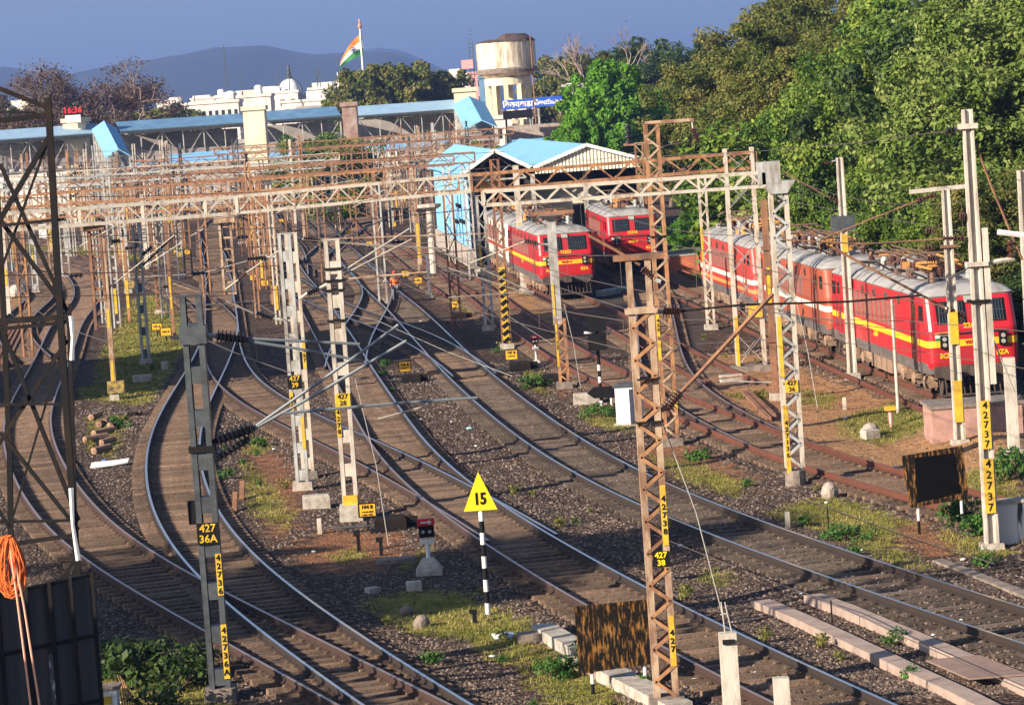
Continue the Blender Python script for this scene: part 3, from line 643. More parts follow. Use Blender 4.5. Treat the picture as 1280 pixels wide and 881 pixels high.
rod(r, [q(825, 520), q(870, 640), q(905, 775)], .012, 'wire_pale', 'stay_wire')
rod(r, [q(800, 331), q(770, 313), q(735, 294)], .03, 'rust'); insul(r, q(803, 335), q(816, 347), .09, 5); rod(r, [q(818, 349), q(826, 352)], .04, 'galv')
# tall rusty lattice mast
r, B, H = mast('line_mast', 'tall rusty lattice mast with a level arm at its head, behind the nearest orange one', (840, 557), (819, 155), 'lattice', .50, .32, 'rust_orange', 'rust_light', foot='concrete_dark', bay=.36)
Y = B.y
make('head_arm', MB().bar((-.2, 0, H + .05), (1.35, 0, H + .05), .1, .1), M['rust_light'], r)
insul(r, q(866, 160), q(872, 175), .12, 5); rod(r, [q(865, 152), q(866, 161)], .03, 'galv')
band(r, -.2, -.175, LZ(827, 420), LZ(826, 392), .1, '427'); band(r, -.2, -.175, LZ(829, 450), LZ(828, 425), .1); band(r, .2, -.175, LZ(840, 510), LZ(838, 488), .1)
make('clamp', MB().box((.05, 0, LZ(822, 295)), (.7, .5, .03)), M['steel_black'], r)
# mast with a grey upper part
r, B, H = mast('line_mast', 'mast rusty and laced below, smooth grey above, before the shed locomotives', (706, 485), (697, 399), 'lattice', .42, .28, 'rust_orange', 'rust_orange', foot='concrete_dark', bay=.32)
Y = B.y; H2 = HZ(689, 275, Y) - B.z
make('upper_post', MB().box((-.1, 0, (H + H2) / 2 - .1), (.34, .26, H2 - H + .2)), M['galv'], r); make('cap', MB().add([(x * k - .1, y * k, z) for z, k in ((H2, .2), (H2 + .18, .5)) for x, y in ((-1, -1), (1, -1), (1, 1), (-1, 1))], [(3, 2, 1, 0), (4, 5, 6, 7), (0, 1, 5, 4), (1, 2, 6, 5), (2, 3, 7, 6), (3, 0, 4, 7)]), M['galv'], r)
make('head_arm', MB().box((-.05, 0, H2 + .27), (1.7, .2, .14)), M['rust'], r); band(r, -.2, -.15, LZ(694, 395), LZ(692, 355), .08); band(r, -.18, -.15, LZ(700, 458), LZ(698, 405), .08, '427')
insul(r, q(690, 378), q(666, 366), .12, 8); rod(r, [q(666, 366), q(600, 335), q(545, 312)], .035, 'tube'); rod(r, [q(663, 368), q(560, 335)], .03, 'tube'); insul(r, q(672, 305), q(655, 301), .13, 6)
rod(r, [q(690, 306), q(672, 305)], .04, 'galv'); rod(r, [q(655, 302), q(585, 330)], .025, 'galv_warm'); rod(r, [q(668, 364), q(560, 372)], .022, 'tube')
# middle distance masts: (label, base, top, kind, w, mat, mat2, extra bands)
MID = [
 ('black and yellow striped lattice mast behind the 107 B board', (634, 436), (617, 200), 'lattice', .45, 'rust', 'rust', [(.0, 2.2, 5.4)]),
 ('pale lattice mast with a blue patch standing left of the striped one', (612, 413), (598, 245), 'lattice', .5, 'galv', 'galv', [(-.2, 3, 5)]),
 ('slim whitish post with a yellow middle beside the cream locomotive', (655, 366), (640, 207), 'post', .34, 'concrete_pale', 'concrete_pale', [(0, 3, 4.6)]),
 ('stout round concrete post in front of the blue shed wall', (543, 347), (535, 262), 'round', .55, 'concrete_pale', 'concrete_pale', []),
 ('white lattice mast left of the three coupled locomotives', (889, 412), (877, 222), 'lattice', .42, 'galv_warm', 'galv_warm', [(-.18, 3.2, 5.6)]),
 ('slim rusty post with a yellow stretch behind the portal column', (970, 500), (957, 250), 'post', .22, 'rust', 'rust', [(0, 3.4, 5.4)]),
 ('rusty ladder topped post with a yellow black foot above the scrub', (144, 500), (127, 298), 'post', .2, 'rust_light', 'rust_light', [(0, .8, 2.1), (0, 3, 4.2)]),
 ('dark headed battened mast behind the pair of yellow boards', (183, 455), (167, 282), 'batten', .42, 'galv', 'steel_dark', [(0, 4.2, 5.2)]),
 ('brown pole with a long yellow stretch right of the pair of yellow boards', (218, 425), (206, 275), 'post', .18, 'rust', 'rust', [(0, 1.6, 4.2)]),
 ('rusty lattice mast with a yellow side left of the brown pole', (200, 392), (187, 280), 'lattice', .38, 'rust', 'rust', [(.1, 3, 4.6)]),
 ('short white and red banded post beyond the ladder topped one', (161, 366), (152, 288), 'lattice', .34, 'galv_warm', 'rust', [(-.1, 2, 4)]),
 ('pale battened mast beside the white cabinet at far left', (86, 322), (78, 218), 'batten', .5, 'galv', 'galv', []),
 ('pale battened mast behind the black tower', (45, 368), (35, 250), 'batten', .5, 'galv', 'galv', [(0, 2, 3.4)]),
 ('leftmost slim mast with yellow and white bands behind the black tower', (12, 398), (7, 250), 'post', .25, 'galv_warm', 'galv_warm', [(0, 2, 3.6)]),
 ('rusty lattice mast between the far tracks under the long gantry', (329, 322), (318, 222), 'lattice', .5, 'rust_light', 'rust', []),
 ('yellow footed rusty mast on a white block under the long gantry', (303, 305), (294, 215), 'lattice', .5, 'rust', 'rust', [(0, .4, 3.6)]),
 ('dark grey post just above the double battened masts', (342, 300), (335, 228), 'post', .4, 'steel_dark', 'steel_dark', []),
 ('yellow banded post between the bent far tracks and the blue shed', (526, 344), (518, 208), 'post', .3, 'rust_light', 'rust_light', [(0, 1.2, 4.6)]),
 ('white post with a black head near the worker', (537, 372), (531, 318), 'post', .14, 'white', 'white', []),
 ('slim pale mast on the left of the blue shed roof', (560, 300), (556, 178), 'post', .22, 'rust_light', 'rust_light', []),
 ('dark latticed post at the shed mouth beside the white corner', (600, 340), (588, 215), 'ladder', .5, 'steel_black', 'steel_black', []),
 ('rusty upright behind the coupled locomotives with twin pots on top', (808, 330), (797, 180), 'lattice', .6, 'rust', 'rust_light', []),
]
for lb, ba, to, kd, w, m1, m2_, bands in MID:
    r, B, H = mast('line_mast', lb, ba, to, kd, w, .28 if kd != 'post' else w * .8, m1, m2_, bay=w * 1.1 if kd != 'batten' else 1.0)
    Y = B.y
    for (bx, z0, z1) in bands:
        if 'striped' in lb and 'black' in lb:
            mb = MB(); mb.box((0, -.165, 2.0), (.28, .01, 3.4)); make('striped_panel', mb, M['yellow'], r)
            mb = MB()
            for k in range(10): mb.bar((-.13, -.18, .3 + k * .34), (.13, -.18, .5 + k * .34), .17, .012, up=(0, 1, 0))
            make('stripe', mb, M['black'], r)
        else: band(r, bx, -.15 if kd != 'post' else -w * .4 - .01, z0, z0 + (z1 - z0) * .65, .09 if kd != 'post' else w * .55)
    if kd == 'round': make('capital', MB().lathe([(.25, H - .1), (.75, H + .15), (.75, H + .35)], n=12), M['concrete_pale'], r)
    if 'twin pots' in lb:
        for x in (-.5, .5): insul(r, B + Vector((x * 1.2, 0, H)), B + Vector((x * 1.2, 0, H + 1.3)), .28, 4, 'ceramic_black')
        make('head_arm', MB().box((0, 0, H), (1.9, .2, .16)), M['rust_light'], r)
    if kd == 'batten' and 'dark headed' in lb:
        rod(r, [q(178, 332), q(218, 295)], .05, 'steel_black'); insul(r, q(178, 319), q(190, 308), .14, 5, 'ceramic_black')
    if 'ladder topped' in lb:
        make('side_post', MB().box((-.55, 0, H * .72), (.12, .12, H * .56)), M['rust'], r)
        mb = MB()
        for k in range(8): mb.box((-.28, 0, H * .46 + k * .52), (.5, .04, .05))
        make('rungs', mb, M['rust'], r); make('junction_box', MB().box((.1, -.12, .55), (.7, .35, .5)), mat('faded_box', (.35, .25, .06), .8, col2=(.05, .04, .03), scale=4), r); rod(r, [q(134, 362), q(218, 294)], .03, 'concrete_pale'); insul(r, q(134, 362), q(143, 354), .07, 4)
        insul(r, q(139, 302), q(150, 301), .14, 4, 'ceramic_black'); rod(r, [q(150, 302), q(205, 304)], .02, 'rust_light')
    if 'brown pole' in lb:
        rod(r, [q(212, 353), q(298, 382)], .035, 'rust_light'); insul(r, q(204, 359), q(210, 358), .13, 3, 'ceramic_black')
        rod(r, [q(160, 347), q(250, 342), q(310, 326)], .022, 'galv'); rod(r, [q(182, 392), q(298, 384)], .02, 'rust_light')
    if 'behind the portal column' in lb:
        rod(r, [q(968, 465), q(876, 476)], .03, 'rust'); rod(r, [q(966, 478), q(905, 476)], .025, 'galv')
        for yy in (310, 340, 425): make('clamp', MB().box((0, 0, LZ(962, yy)), (.36, .3, .14)), M['rust'], r)
# concrete masts on the right
r, B, H = mast('concrete_mast', 'tallest concrete mast on the right with an upper diagonal stay, painted 427 37', (1240, 686), (1208, 137), 'ibeam', .33, .28, 'concrete_pale', foot='concrete', foot_h=.15)
Y = B.y; g_ = LZ(1228, 440)
band(r, 0, -.17, LZ(1232, 560), LZ(1228, 500), .22, '42737'); band(r, 0, -.17, LZ(1236, 640), LZ(1234, 572), .24, '42737')
make('side_post', MB().box((.24, 0, (LZ(1224, 285) + LZ(1232, 480)) / 2), (.14, .24, LZ(1224, 285) - LZ(1232, 480))), M['concrete_pale'], r)
make('clamp', MB().box((.02, 0, LZ(1219, 330)), (.5, .4, .1)), M['concrete_pale'], r); make('clamp', MB().box((.02, 0, LZ(1222, 376)), (.5, .4, .06)), M['steel_black'], r)
make('clamp', MB().box((0, 0, LZ(1207, 158)), (.42, .36, .12)), M['concrete_pale'], r)
rod(r, [q(1206, 159), q(1195, 162)], .05, 'galv'); insul(r, q(1195, 162), q(1182, 164), .12, 3, 'ceramic_black'); rod(r, [q(1212, 160), q(1240, 235), q(1278, 325)], .03, 'rust', 'stay')
rod(r, [q(1225, 330), q(1268, 323)], .06, 'concrete_pale'); insul(r, q(1262, 300), q(1265, 324), .12, 3); rod(r, [q(1247, 290), q(1280, 294)], .07, 'white')
insul(r, q(1207, 298), q(1178, 298), .07, 7); insul(r, q(1206, 270), q(1199, 270), .10, 3); rod(r, [q(1178, 299), q(1080, 305), q(980, 300)], .02, 'rust')
rod(r, [q(1220, 360), q(1240, 420), q(1268, 490)], .022, 'wire_pale', 'stay')
r, B, H = mast('concrete_mast', 'shorter concrete mast with a level head arm, left of the tallest one', (1200, 553), (1178, 237), 'ibeam', .32, .26, 'concrete_pale', foot='concrete', foot_h=.1)
Y = B.y
band(r, 0, -.16, LZ(1189, 430), LZ(1186, 390), .25); band(r, 0, -.16, LZ(1196, 527), LZ(1192, 475), .25)
make('head_arm', MB().bar(q(1137, 240) - B, q(1216, 232) - B, .14, .12), M['concrete_pale'], r); make('clamp', MB().box((0, 0, LZ(1183, 308)), (.45, .36, .08)), M['rust'], r)
insul(r, q(1170, 243), q(1147, 251), .10, 5); rod(r, [q(1147, 251), q(1084, 276), q(1030, 298)], .025, 'rust'); insul(r, q(1166, 289), q(1156, 288), .11, 3); insul(r, q(1166, 310), q(1154, 310), .11, 3)
insul(r, q(1182, 385), q(1206, 396), .14, 6); rod(r, [q(1182, 385), q(1150, 368), q(1085, 334), q(1040, 309)], .045, 'rust'); insul(r, q(1158, 323), q(1170, 324), .13, 4)
r, B, H = mast('concrete_mast', 'concrete mast rising behind the roof of the middle locomotive with a dark box on it', (1063, 425), (1050, 197), 'ibeam', .34, .26, 'concrete_pale', Y=118)
Y = B.y; make('switch_box', MB().box((0, .1, LZ(1055, 279)), (.85, .5, .55)), M['steel_dark'], r); band(r, 0, -.15, LZ(1060, 315), LZ(1058, 292), .22)
insul(r, q(1040, 203), q(1030, 204), .06, 3); rod(r, [q(1049, 200), q(1040, 202)], .03, 'galv')
insul(r, q(1049, 252), q(1036, 247), .09, 4); rod(r, [q(1036, 247), q(980, 215)], .02, 'rust')
r, B, H = mast('concrete_post', 'squat concrete stub post behind the painted masts at the right edge', (1268, 572), (1258, 447), 'post', .30, .28, 'concrete_pale', foot='concrete', foot_h=.25, group=None, cat='post')
r, B, H = mast('concrete_mast', 'concrete mast cut by the right edge of the photo', (1302, 640), (1277, 213), 'ibeam', .36, .28, 'concrete_pale', foot='concrete')
r, B, H = mast('lamp_pole', 'thin bare white pole in front of the nearest red locomotive', (1123, 516), (1117, 374), 'round', .12, .12, 'concrete_pale', foot=None, group=None, cat='pole')
# stub posts at the bottom edge
r, B, H = mast('anchor_post', 'pale stub post with a stay wire at the bottom edge, taller of two', (917, 915), (911, 790), 'post', .30, .26, 'concrete_pale', foot=None, group='stub posts at the bottom edge', cat='post')
Y = B.y; make('fitting', MB().box((0, -.15, LZ(911, 800)), (.2, .05, .08)), M['steel_black'], r)
for dx in (-5, 4): rod(r, [q(912 + dx, 795), q(904 + dx * .5, 752)], .014, 'wire_pale', 'stay_rod')
rod(r, [q(900, 768), q(910, 766)], .014, 'wire_pale', 'stay_rod')
mast('anchor_post', 'broken stub post beside the taller one at the bottom edge', (980, 912), (978, 846), 'post', .27, .24, 'concrete_pale', foot=None, group='stub posts at the bottom edge', cat='post')

# portals: two columns carrying a boxed lattice beam, with drop arms hanging from it
def beam(root, a, b, h, d, m, name='beam', bay=None, end=True, chord=.11, diag=.05, m2=None, vert=False):
    loc = Vector(root.location); a = Vector(a) - loc; b = Vector(b) - loc; mb = MB(); Ln = (b - a).length; ax = (b - a).normalized(); nrm = Vector((-ax.y, ax.x, 0)).normalized() * (d / 2); up = Vector((0, 0, h))
    for s in (-1, 1):
        for k in (0, 1): mb.bar(a + nrm * s + up * k, b + nrm * s + up * k, .05, chord)
    n = max(2, int(Ln / (bay or h * .95)))
    for i in range(n):
        p = a + (b - a) * (i / n); q_ = a + (b - a) * ((i + 1) / n); md = (p + q_) / 2
        for s in (-1, 1):
            o = nrm * s * 1.02
            if vert and i % 2 == 0: mb.bar(p + o, p + o + up, .12, .03)
            mb.bar(p + o, md + o + up, .03, diag); mb.bar(md + o + up, q_ + o, .03, diag)
        mb.bar(p - nrm, q_ + nrm, .04, .02); mb.bar(p - nrm + up, q_ + nrm + up, .04, .02)
    if end:
        for e in (a, b):
            for s in (-1, 1): mb.bar(e + nrm * s, e + nrm * s + up, .1, .1)
    return make(name, mb, M[m], root)
# front portal
B = GZ(995, 606); Y = B.y
r = thing('line_portal', 'white lattice portal column with plated head box, its pale beam reaching left', 'portal', B, 0, 'portals over the tracks')
zb = HZ(905, 236, Y); zt = HZ(905, 219, Y)
for s in (-1, 1): make('leg', MB().box((s * .21, 0, (zb - B.z) / 2 + .25), (.12, .36, zb - B.z - .5)), M['galv_warm'], r)
mb = MB(); n = 23; H = zb - B.z
for k in range(n):
    s = 1 if k % 2 else -1
    for y in (-.187, .187): mb.bar((-s * .2, y, .5 + (H - .6) * k / n), (s * .2, y, .5 + (H - .6) * (k + 1) / n), .08, .012, up=(0, 1, 0))
for k in range(0, n, 2): mb.box((0, 0, .5 + (H - .6) * k / n), (.06, .37, .02))
make('lacing', mb, M['galv'], r); make('concrete_base', MB().lathe([(.30, -.1), (.28, .42)], n=10), M['concrete_dark'], r)
XH = B.x - .38
make('head_box', MB().box((XH - B.x + .15, 0, zt - B.z - .02), (.62, .55, .62)), M['galv'], r)
mb = MB(); mb.add([(x * k, y * .27, z) for z, k in ((H + .12 - .35, .24), (H + .12, .48)) for x, y in ((-1, -1), (1, -1), (1, 1), (-1, 1))], [(3, 2, 1, 0), (4, 5, 6, 7), (0, 1, 5, 4), (1, 2, 6, 5), (2, 3, 7, 6), (3, 0, 4, 7)]); make('bracket', mb, M['galv'], r)
pl_ = AT(605, 266, Y); beam(r, (pl_.x, Y, zb), (XH, Y, zb), zt - zb, .45, 'galv_warm', chord=.09, bay=.85)
plate(r, .03, -.21, LZ(987, 482), .36, .34, ['427', '36'], 'yellow'); band(r, -.2, -.195, LZ(982, 470), LZ(976, 395), .11); band(r, -.18, -.195, LZ(992, 590), LZ(988, 505), .12, '427136')
# second, longer portal
B = GZ(951, 463); Y = B.y; zb = HZ(880, 214, Y); zt = HZ(880, 196, Y) + .05
r = thing('line_portal', 'four legged white braced portal tower with the longest beam', 'portal', B, 0, 'portals over the tracks')
for sx in (-1, 1):
    for sy in (-1, 1): make('leg', MB().box((sx * .52 - .35, sy * .3, (zt - B.z) / 2 + .1), (.13, .13, zt - B.z + .2)), M['galv_warm'], r)
mb = MB(); n = 7; H = zt - B.z
for k in range(n):
    s = 1 if k % 2 else -1
    for y in (-.37, .37): mb.bar((-s * .52 - .35, y, .3 + H * k / n), (s * .52 - .35, y, .3 + H * (k + 1) / n * .97), .05, .02); mb.bar((s * .52 - .35, y + .02, .3 + H * k / n), (-s * .52 - .35, y + .02, .3 + H * (k + 1) / n * .97), .04, .015)
for z in (.35, H):
    for sx in (-1, 1): mb.box((sx * .52 - .35, 0, z), (.06, .76, .06))
make('bracing', mb, M['galv'], r); make('concrete_base', MB().box((-.35, 0, .05), (1.6, 1.1, .4)), M['concrete_dark'], r)
make('number_plate', MB().box((-.1, -.45, LZ(947, 388)), (.55, .03, .45)), M['yellow'], r); band(r, -.87, -.38, .3, 2.2, .12)
X1 = AT(944, 205, Y).x; X2 = AT(590, 240, Y).x; X3 = AT(300, 260, Y).x; X4 = AT(-60, 280, Y - 3).x
zb2 = zb - .12; zt2 = zt - .12
beam(r, (X2, Y - .6, zb2), (X1, Y, zb), zt - zb, .5, 'rust_orange', chord=.12, bay=1.3)
beam(r, (X3, Y - 1.2, HZ(300, 266, Y - 1.2)), (X2 - .05, Y - .6, zb2 - .02), zt - zb + .02, .5, 'galv_warm', 'beam', chord=.11, bay=1.1)
beam(r, (X4, Y - 3, HZ(-60, 293, Y - 3)), (X3 - .05, Y - 1.2, HZ(300, 266, Y - 1.2) - .01), zt - zb + .02, .5, 'galv_warm', 'beam', chord=.13, bay=1.1, vert=True)
for (pa, pb, mt) in (((281, 278), (290, 368), 'rust_light'), ((118, 288), (135, 376), 'rust')):
    Yd = Y - 2.0; a = AT(pa[0], pa[1], Yd); b_ = AT(pb[0], pb[1], Yd); mb = MB(); cx = (a.x) ; hgt = a.z - b_.z
    for s in (-1, 1): mb.box((cx + s * .21 - B.x, Yd - Y, (a.z + b_.z) / 2 - B.z), (.09, .2, hgt))
    for k in range(7): mb.box((cx - B.x, Yd - Y, b_.z + .05 + k * hgt / 6.5 - B.z), (.34, .08, .07))
    mb.box((cx - B.x, Yd - Y, a.z - B.z + .1), (.8, .5, .22)); make('drop_arm', mb, M[mt], r)
# support columns of the long portal further left
for px, py in ((183, 440), (20, 470), (-40, 470)):
    pass

# the crowd of portals and masts further up the yard
rc = random.Random(21)
FARM = ['rust', 'rust_orange', 'galv_warm', 'rust', 'rust_light', 'galv', 'steel_dark']
def far_portal(Y, px0, px1, i, m, h):
    a = AT(px0, 250, Y); b_ = AT(px1, 250, Y); B = Vector((a.x, Y, -.1))
    r = thing('line_portal', FPL[i], 'portal', B, 0, 'portals over the tracks')
    L_ = b_.x - a.x; ncol = 2 + (L_ > 25)
    for k in range(ncol):
        x = L_ * k / (ncol - 1); mb = MB()
        for s in (-1, 1): mb.box((x + s * .22, 0, h / 2), (.1, .26, h))
        for j in range(9): mb.bar((x - .2 * (1 if j % 2 else -1), 0, h * j / 9), (x + .2 * (1 if j % 2 else -1), 0, h * (j + 1) / 9), .05, .05)
        make('column', mb, M[rc.choice(FARM)], r)
    beam(r, B + Vector((-.6, 0, h)), B + Vector((L_ + .6, 0, h)), .62, .4, m, chord=.10, bay=1.6, diag=.045)
    x = 2.0
    while x < L_ - 1:
        mb = MB(); dl = rc.uniform(2.2, 3.2); mb.box((x, 0, h - dl / 2), (.09, .09, dl)); mb.box((x + .35, 0, h - dl / 2), (.09, .09, dl))
        for j in range(5): mb.box((x + .17, 0, h - dl + dl * j / 4.5), (.3, .05, .05))
        da = make('drop_arm', mb, M[rc.choice(FARM)], r)
        rod(r, [B + Vector((x, 0, h - dl * .5)), B + Vector((x + rc.choice((-1, 1)) * 2.3, .3, h - dl * .9))], .035, rc.choice(('tube', 'rust', 'galv')))
        insul(r, B + Vector((x + .3, -.1, h - dl)), B + Vector((x + 1.0, -.1, h - dl)), .13, 3, 'ceramic_black')
        x += rc.uniform(3.6, 6.5)
FPL = ['rusty portal directly behind the long gantry, nearest of the far ones', 'rust orange portal second behind the long gantry', 'rusty portal ending beside the blue shed roof with a pointed end', 'far portal in front of the cream hut',
       'grey portal low in front of the left stair roof', 'reddish portal at the height of the cream hut top', 'slim portal below the truss footbridge on the left', 'rust red portal below the brick lift shaft', 'farthest portal but one under the footbridge', 'farthest portal, hidden in the tangle under the footbridge', 'portal at the far left beside the black tower', 'short portal right of the brick lift shaft']
far_portal(158, 20, 560, 0, 'rust_orange', 6.9); far_portal(182, -40, 470, 1, 'rust_orange', 7.0); far_portal(200, 250, 585, 2, 'rust', 7.4); far_portal(222, 60, 560, 3, 'rust', 6.9)
far_portal(250, -30, 400, 4, 'galv', 6.8); far_portal(275, 180, 620, 5, 'rust', 7.4); far_portal(298, 20, 420, 6, 'galv_warm', 6.6); far_portal(322, 280, 640, 7, 'rust', 7.6)
far_portal(345, 300, 600, 8, 'rust_light', 7.2); far_portal(240, -60, 120, 10, 'galv', 6.9); far_portal(262, 440, 620, 11, 'rust', 8.2)
for k in range(420):
    Yk = 165 + (k / 420) ** .8 * 185 + rc.uniform(-5, 5); px = rc.uniform(-10, 560 if Yk < 240 else 600)
    # keep clear of track centres
    P = AT(px, 300, Yk); ok = True
    for Ln in LINES.values():
        if np.min(np.hypot(Ln[:, 0] - P.x, Ln[:, 1] - Yk)) < 1.9: ok = False
    if not ok: continue
    H = rc.uniform(4.8, 7.6) if rc.random() < (.85 if Yk < 300 else .5) else rc.uniform(8, 9.6); w = rc.choice((.22, .34, .42)); kd = rc.choice(('post', 'ladder', 'lattice', 'lattice'))
    B = Vector((P.x, Yk, -.1)); r = thing('line_mast', 'one of the many thin masts crowding the far yard below the footbridge', 'mast', B, 0, 'far masts crowding the yard below the footbridge'); mm = M[rc.choice(FARM)]; mb = MB()
    if kd == 'post': mb.box((0, 0, H / 2), (w * .7, w * .7, H))
    else:
        for s in (-1, 1): mb.box((s * w / 2, 0, H / 2), (.09, .22, H))
        nb = int(H / .6)
        for j in range(nb):
            s = 1 if j % 2 else -1
            if kd == 'lattice': mb.bar((-s * w / 2, 0, H * j / nb), (s * w / 2, 0, H * (j + 1) / nb), .05, .05)
            else: mb.box((0, 0, H * (j + .5) / nb), (w, .1, .12))
    make('shaft', mb, mm, r)
    if rc.random() < .75:
        s = rc.choice((-1, 1)); z = rc.uniform(5.2, 6.4); rod(r, [B + Vector((0, 0, z)), B + Vector((s * 2.6, 0, z + 1.1))], .035, rc.choice(('tube', 'rust'))); rod(r, [B + Vector((0, 0, z + 1.0)), B + Vector((s * 2.6, 0, z + 1.2))], .03, rc.choice(('tube', 'galv')))
        insul(r, B + Vector((s * .15, 0, z)), B + Vector((s * .7, 0, z + .25)), .12, 3, 'ceramic_black')
    if rc.random() < .25: band(r, 0, -.15, .8, rc.uniform(1.8, 2.8), .16)
    if rc.random() < .3: insul(r, B + Vector((0, 0, H)), B + Vector((0, 0, H + .5)), .13, 3, 'ceramic_black')

# black lattice tower at the left edge
YT = 57.0
r = thing('lattice_tower', 'black lattice tower rising at the left edge behind the dark sheet fence', 'tower', AT(97, 880, YT) * 1, 0)
r.location.z = ground_z(r.location.x, YT); 
T = lambda x, y, dy=0: AT(x, y, YT + dy)
def tb(pts, w, m='steel_black', name='brace'):
    loc = Vector(r.location); mb = MB()
    for a, b_ in zip(pts[:-1], pts[1:]): mb.bar(a - loc, b_ - loc, w, w)
    return make(name, mb, M[m], r)
tb([T(100, 905), T(97, 715), T(82, 500), T(72, 340), T(60, 122)], .115, name='leg'); tb([T(15, 905, 2.4), T(14, 700, 2.4), T(12, 560, 2.4), T(4, 380, 2.4), T(-8, 160, 2.4)], .10, name='leg')
tb([T(-52, 905, 0), T(-60, 700, 0), T(-78, 300, 0), T(-88, 140, 0)], .14, name='leg'); tb([T(98, 905, 2.4), T(92, 560, 2.4), T(86, 400, 2.4), T(88, 380, 2.4)], .07, name='leg')
for a, b_, w in (((-8, 108), (62, 136), .10), ((-8, 152), (65, 143), .12), ((-8, 140), (45, 141), .05), ((-8, 283), (80, 274), .07), ((-5, 402), (88, 396), .13), ((-5, 412), (88, 402), .08), ((0, 505), (86, 505), .05), ((0, 652), (98, 650), .06), ((12, 680), (98, 668), .09)):
    tb([T(*a), T(*b_)], w * .8, name='cross_beam')
for a, b_, w in (((62, 170), (-6, 285), .12), ((64, 165), (-4, 352), .06), ((0, 205), (82, 385), .09), ((-5, 268), (84, 388), .10), ((5, 418), (98, 650), .10), ((84, 425), (-5, 560), .10), ((82, 420), (15, 650), .05), ((0, 540), (98, 662), .09), ((12, 660), (-6, 630), .08), ((98, 690), (80, 722), .09)):
    tb([T(*a, .15), T(*b_, .15)], w * .75)
for y0, y1 in ((395, 470), (610, 720)):
    make('white_cloth_strip', MB().tube([T(89, y0, -.1) - r.location, T(91, (y0 + y1) / 2 - 10, -.12) - r.location, T(90 + (y1 > 600) * 8, y1 - 20, -.1) - r.location], [.05, .035, .05], 6), M['white'], r)
# dark sheet fence in front of it
YF = 55.5; r = thing('sheet_fence', 'dark grey ribbed steel sheet fence in the lower left corner with a white peeling strip', 'fence', (AT(60, 880, YF).x, YF, -.1), 0)
loc = Vector(r.location); TL = AT(-30, 748, YF); TR = AT(117, 716, YF + 1.2); P0_ = Vector((TL.x, YF, -.1)); P1_ = Vector((TR.x, YF + 1.2, -.1)); hL = TL.z; hR = TR.z
M['sheet'] = mat('dark_sheet', (.055, .058, .062), .55, .3, col2=(.12, .07, .045), scale=1.2, stretch=(3, 3, .6), lo=.5, hi=.75, bump=.2)
mb = MB(); n = 26; vs = []
for i in range(n + 1):
    t = i / n; p = P0_.lerp(P1_, t) - loc; zz = (hL + (hR - hL) * t) - loc.z; o = -.03 if (i % 4) in (1, 2) else 0
    vs += [(p.x, p.y + o, 0), (p.x, p.y + o, zz)]
    vs += [(p.x, p.y + o + .02, 0), (p.x, p.y + o + .02, zz)]
fs = []
for i in range(n): a = i * 4; fs += [(a, a + 4, a + 5, a + 1), (a + 2, a + 3, a + 7, a + 6), (a + 1, a + 5, a + 7, a + 3)]
make('sheet', mb.add(vs, fs), M['sheet'], r)
for t in (.18, .42, .62, .80, .985):
    p = P0_.lerp(P1_, t) - loc; zz = hL + (hR - hL) * t - loc.z; make('post', MB().box((p.x, p.y - .06, zz / 2 + .02), (.07, .07, zz)), M['steel_black'], r)
for f in (.30, .66, .995):
    a = P0_ - loc; b_ = P1_ - loc; make('rail', MB().bar((a.x, a.y - .05, hL * f - loc.z), (b_.x, b_.y - .05, hR * f - loc.z), .05, .06), M['steel_black'], r)
M['peel'] = mat('peeling_white_paint', (.55, .56, .58), .7, col2=(.06, .06, .065), scale=5, stretch=(2, 2, .7), lo=.42, hi=.55)
p = P0_.lerp(P1_, .62) - loc; make('peeling_strip', MB().box((p.x - .12, p.y - .075, 1.05), (.17, .008, 2.0)), M['peel'], r)
# coil of orange rope hanging by the fence, two loose ends down
YR = 55.0; pk = AT(14, 668, YR); r = thing('rope_coil', 'coil of orange rope hanging on the black tower, pale ends trailing down the fence', 'rope', pk, 0)
rr_ = random.Random(3)
for k in range(26):
    pts = []; w0 = rr_.uniform(.08, .25); h0 = rr_.uniform(.80, 1.10); dx = rr_.uniform(-.12, .02)
    for j in range(17):
        a = j / 16 * 2 * math.pi; pts.append((dx + w0 * math.sin(a) * (1 - .35 * math.cos(a)), rr_.uniform(-.03, .03) - .08 - k * .004, -h0 / 2 + h0 / 2 * math.cos(a)))
    make('rope_loop', MB().tube(pts, .016, 6), M['rope'], r)
for dx in (0, .10): make('rope_end', MB().tube([(-.02 + dx * .3, -.15, -.1), (.05 + dx, -.2, -1.2), (.16 + dx * 1.6, -.3, -3.3)], .02, 6), M['rope_pink'], r)
# ---------------------------------------------------------------- locomotives
def loco_paint(name, red, low, band_c, band2, zb0, zb1):
    return mat(name, red, .35, 0, col2=(red[0] * .6, red[1] * 1.6 + .02, red[2] * 1.2 + .01), scale=2.2, lo=.45, hi=.75, stretch=(1, 1, .35), det=7)
M['red'] = loco_paint('red_paint', (.46, .014, .024), 0, 0, 0, 0, 0)
M['orange'] = mat('faded_orange_red_paint', (.34, .075, .035), .55, 0, col2=(.20, .07, .045), scale=.8, lo=.5, hi=.8)
M['red2'] = mat('brick_red_paint', (.46, .045, .035), .45, 0, col2=(.32, .05, .04), scale=.8)
M['cream'] = mat('cream_white_paint', (.68, .62, .54), .5, col2=(.48, .42, .36), scale=1)
M['stripe'] = mat('stripe_yellow', (.90, .48, .02), .45)
M['stripe_white'] = mat('stripe_white', (.75, .66, .55), .5)
M['skirt'] = mat('grey_skirt', (.13, .11, .105), .7, col2=(.08, .065, .06), scale=2)
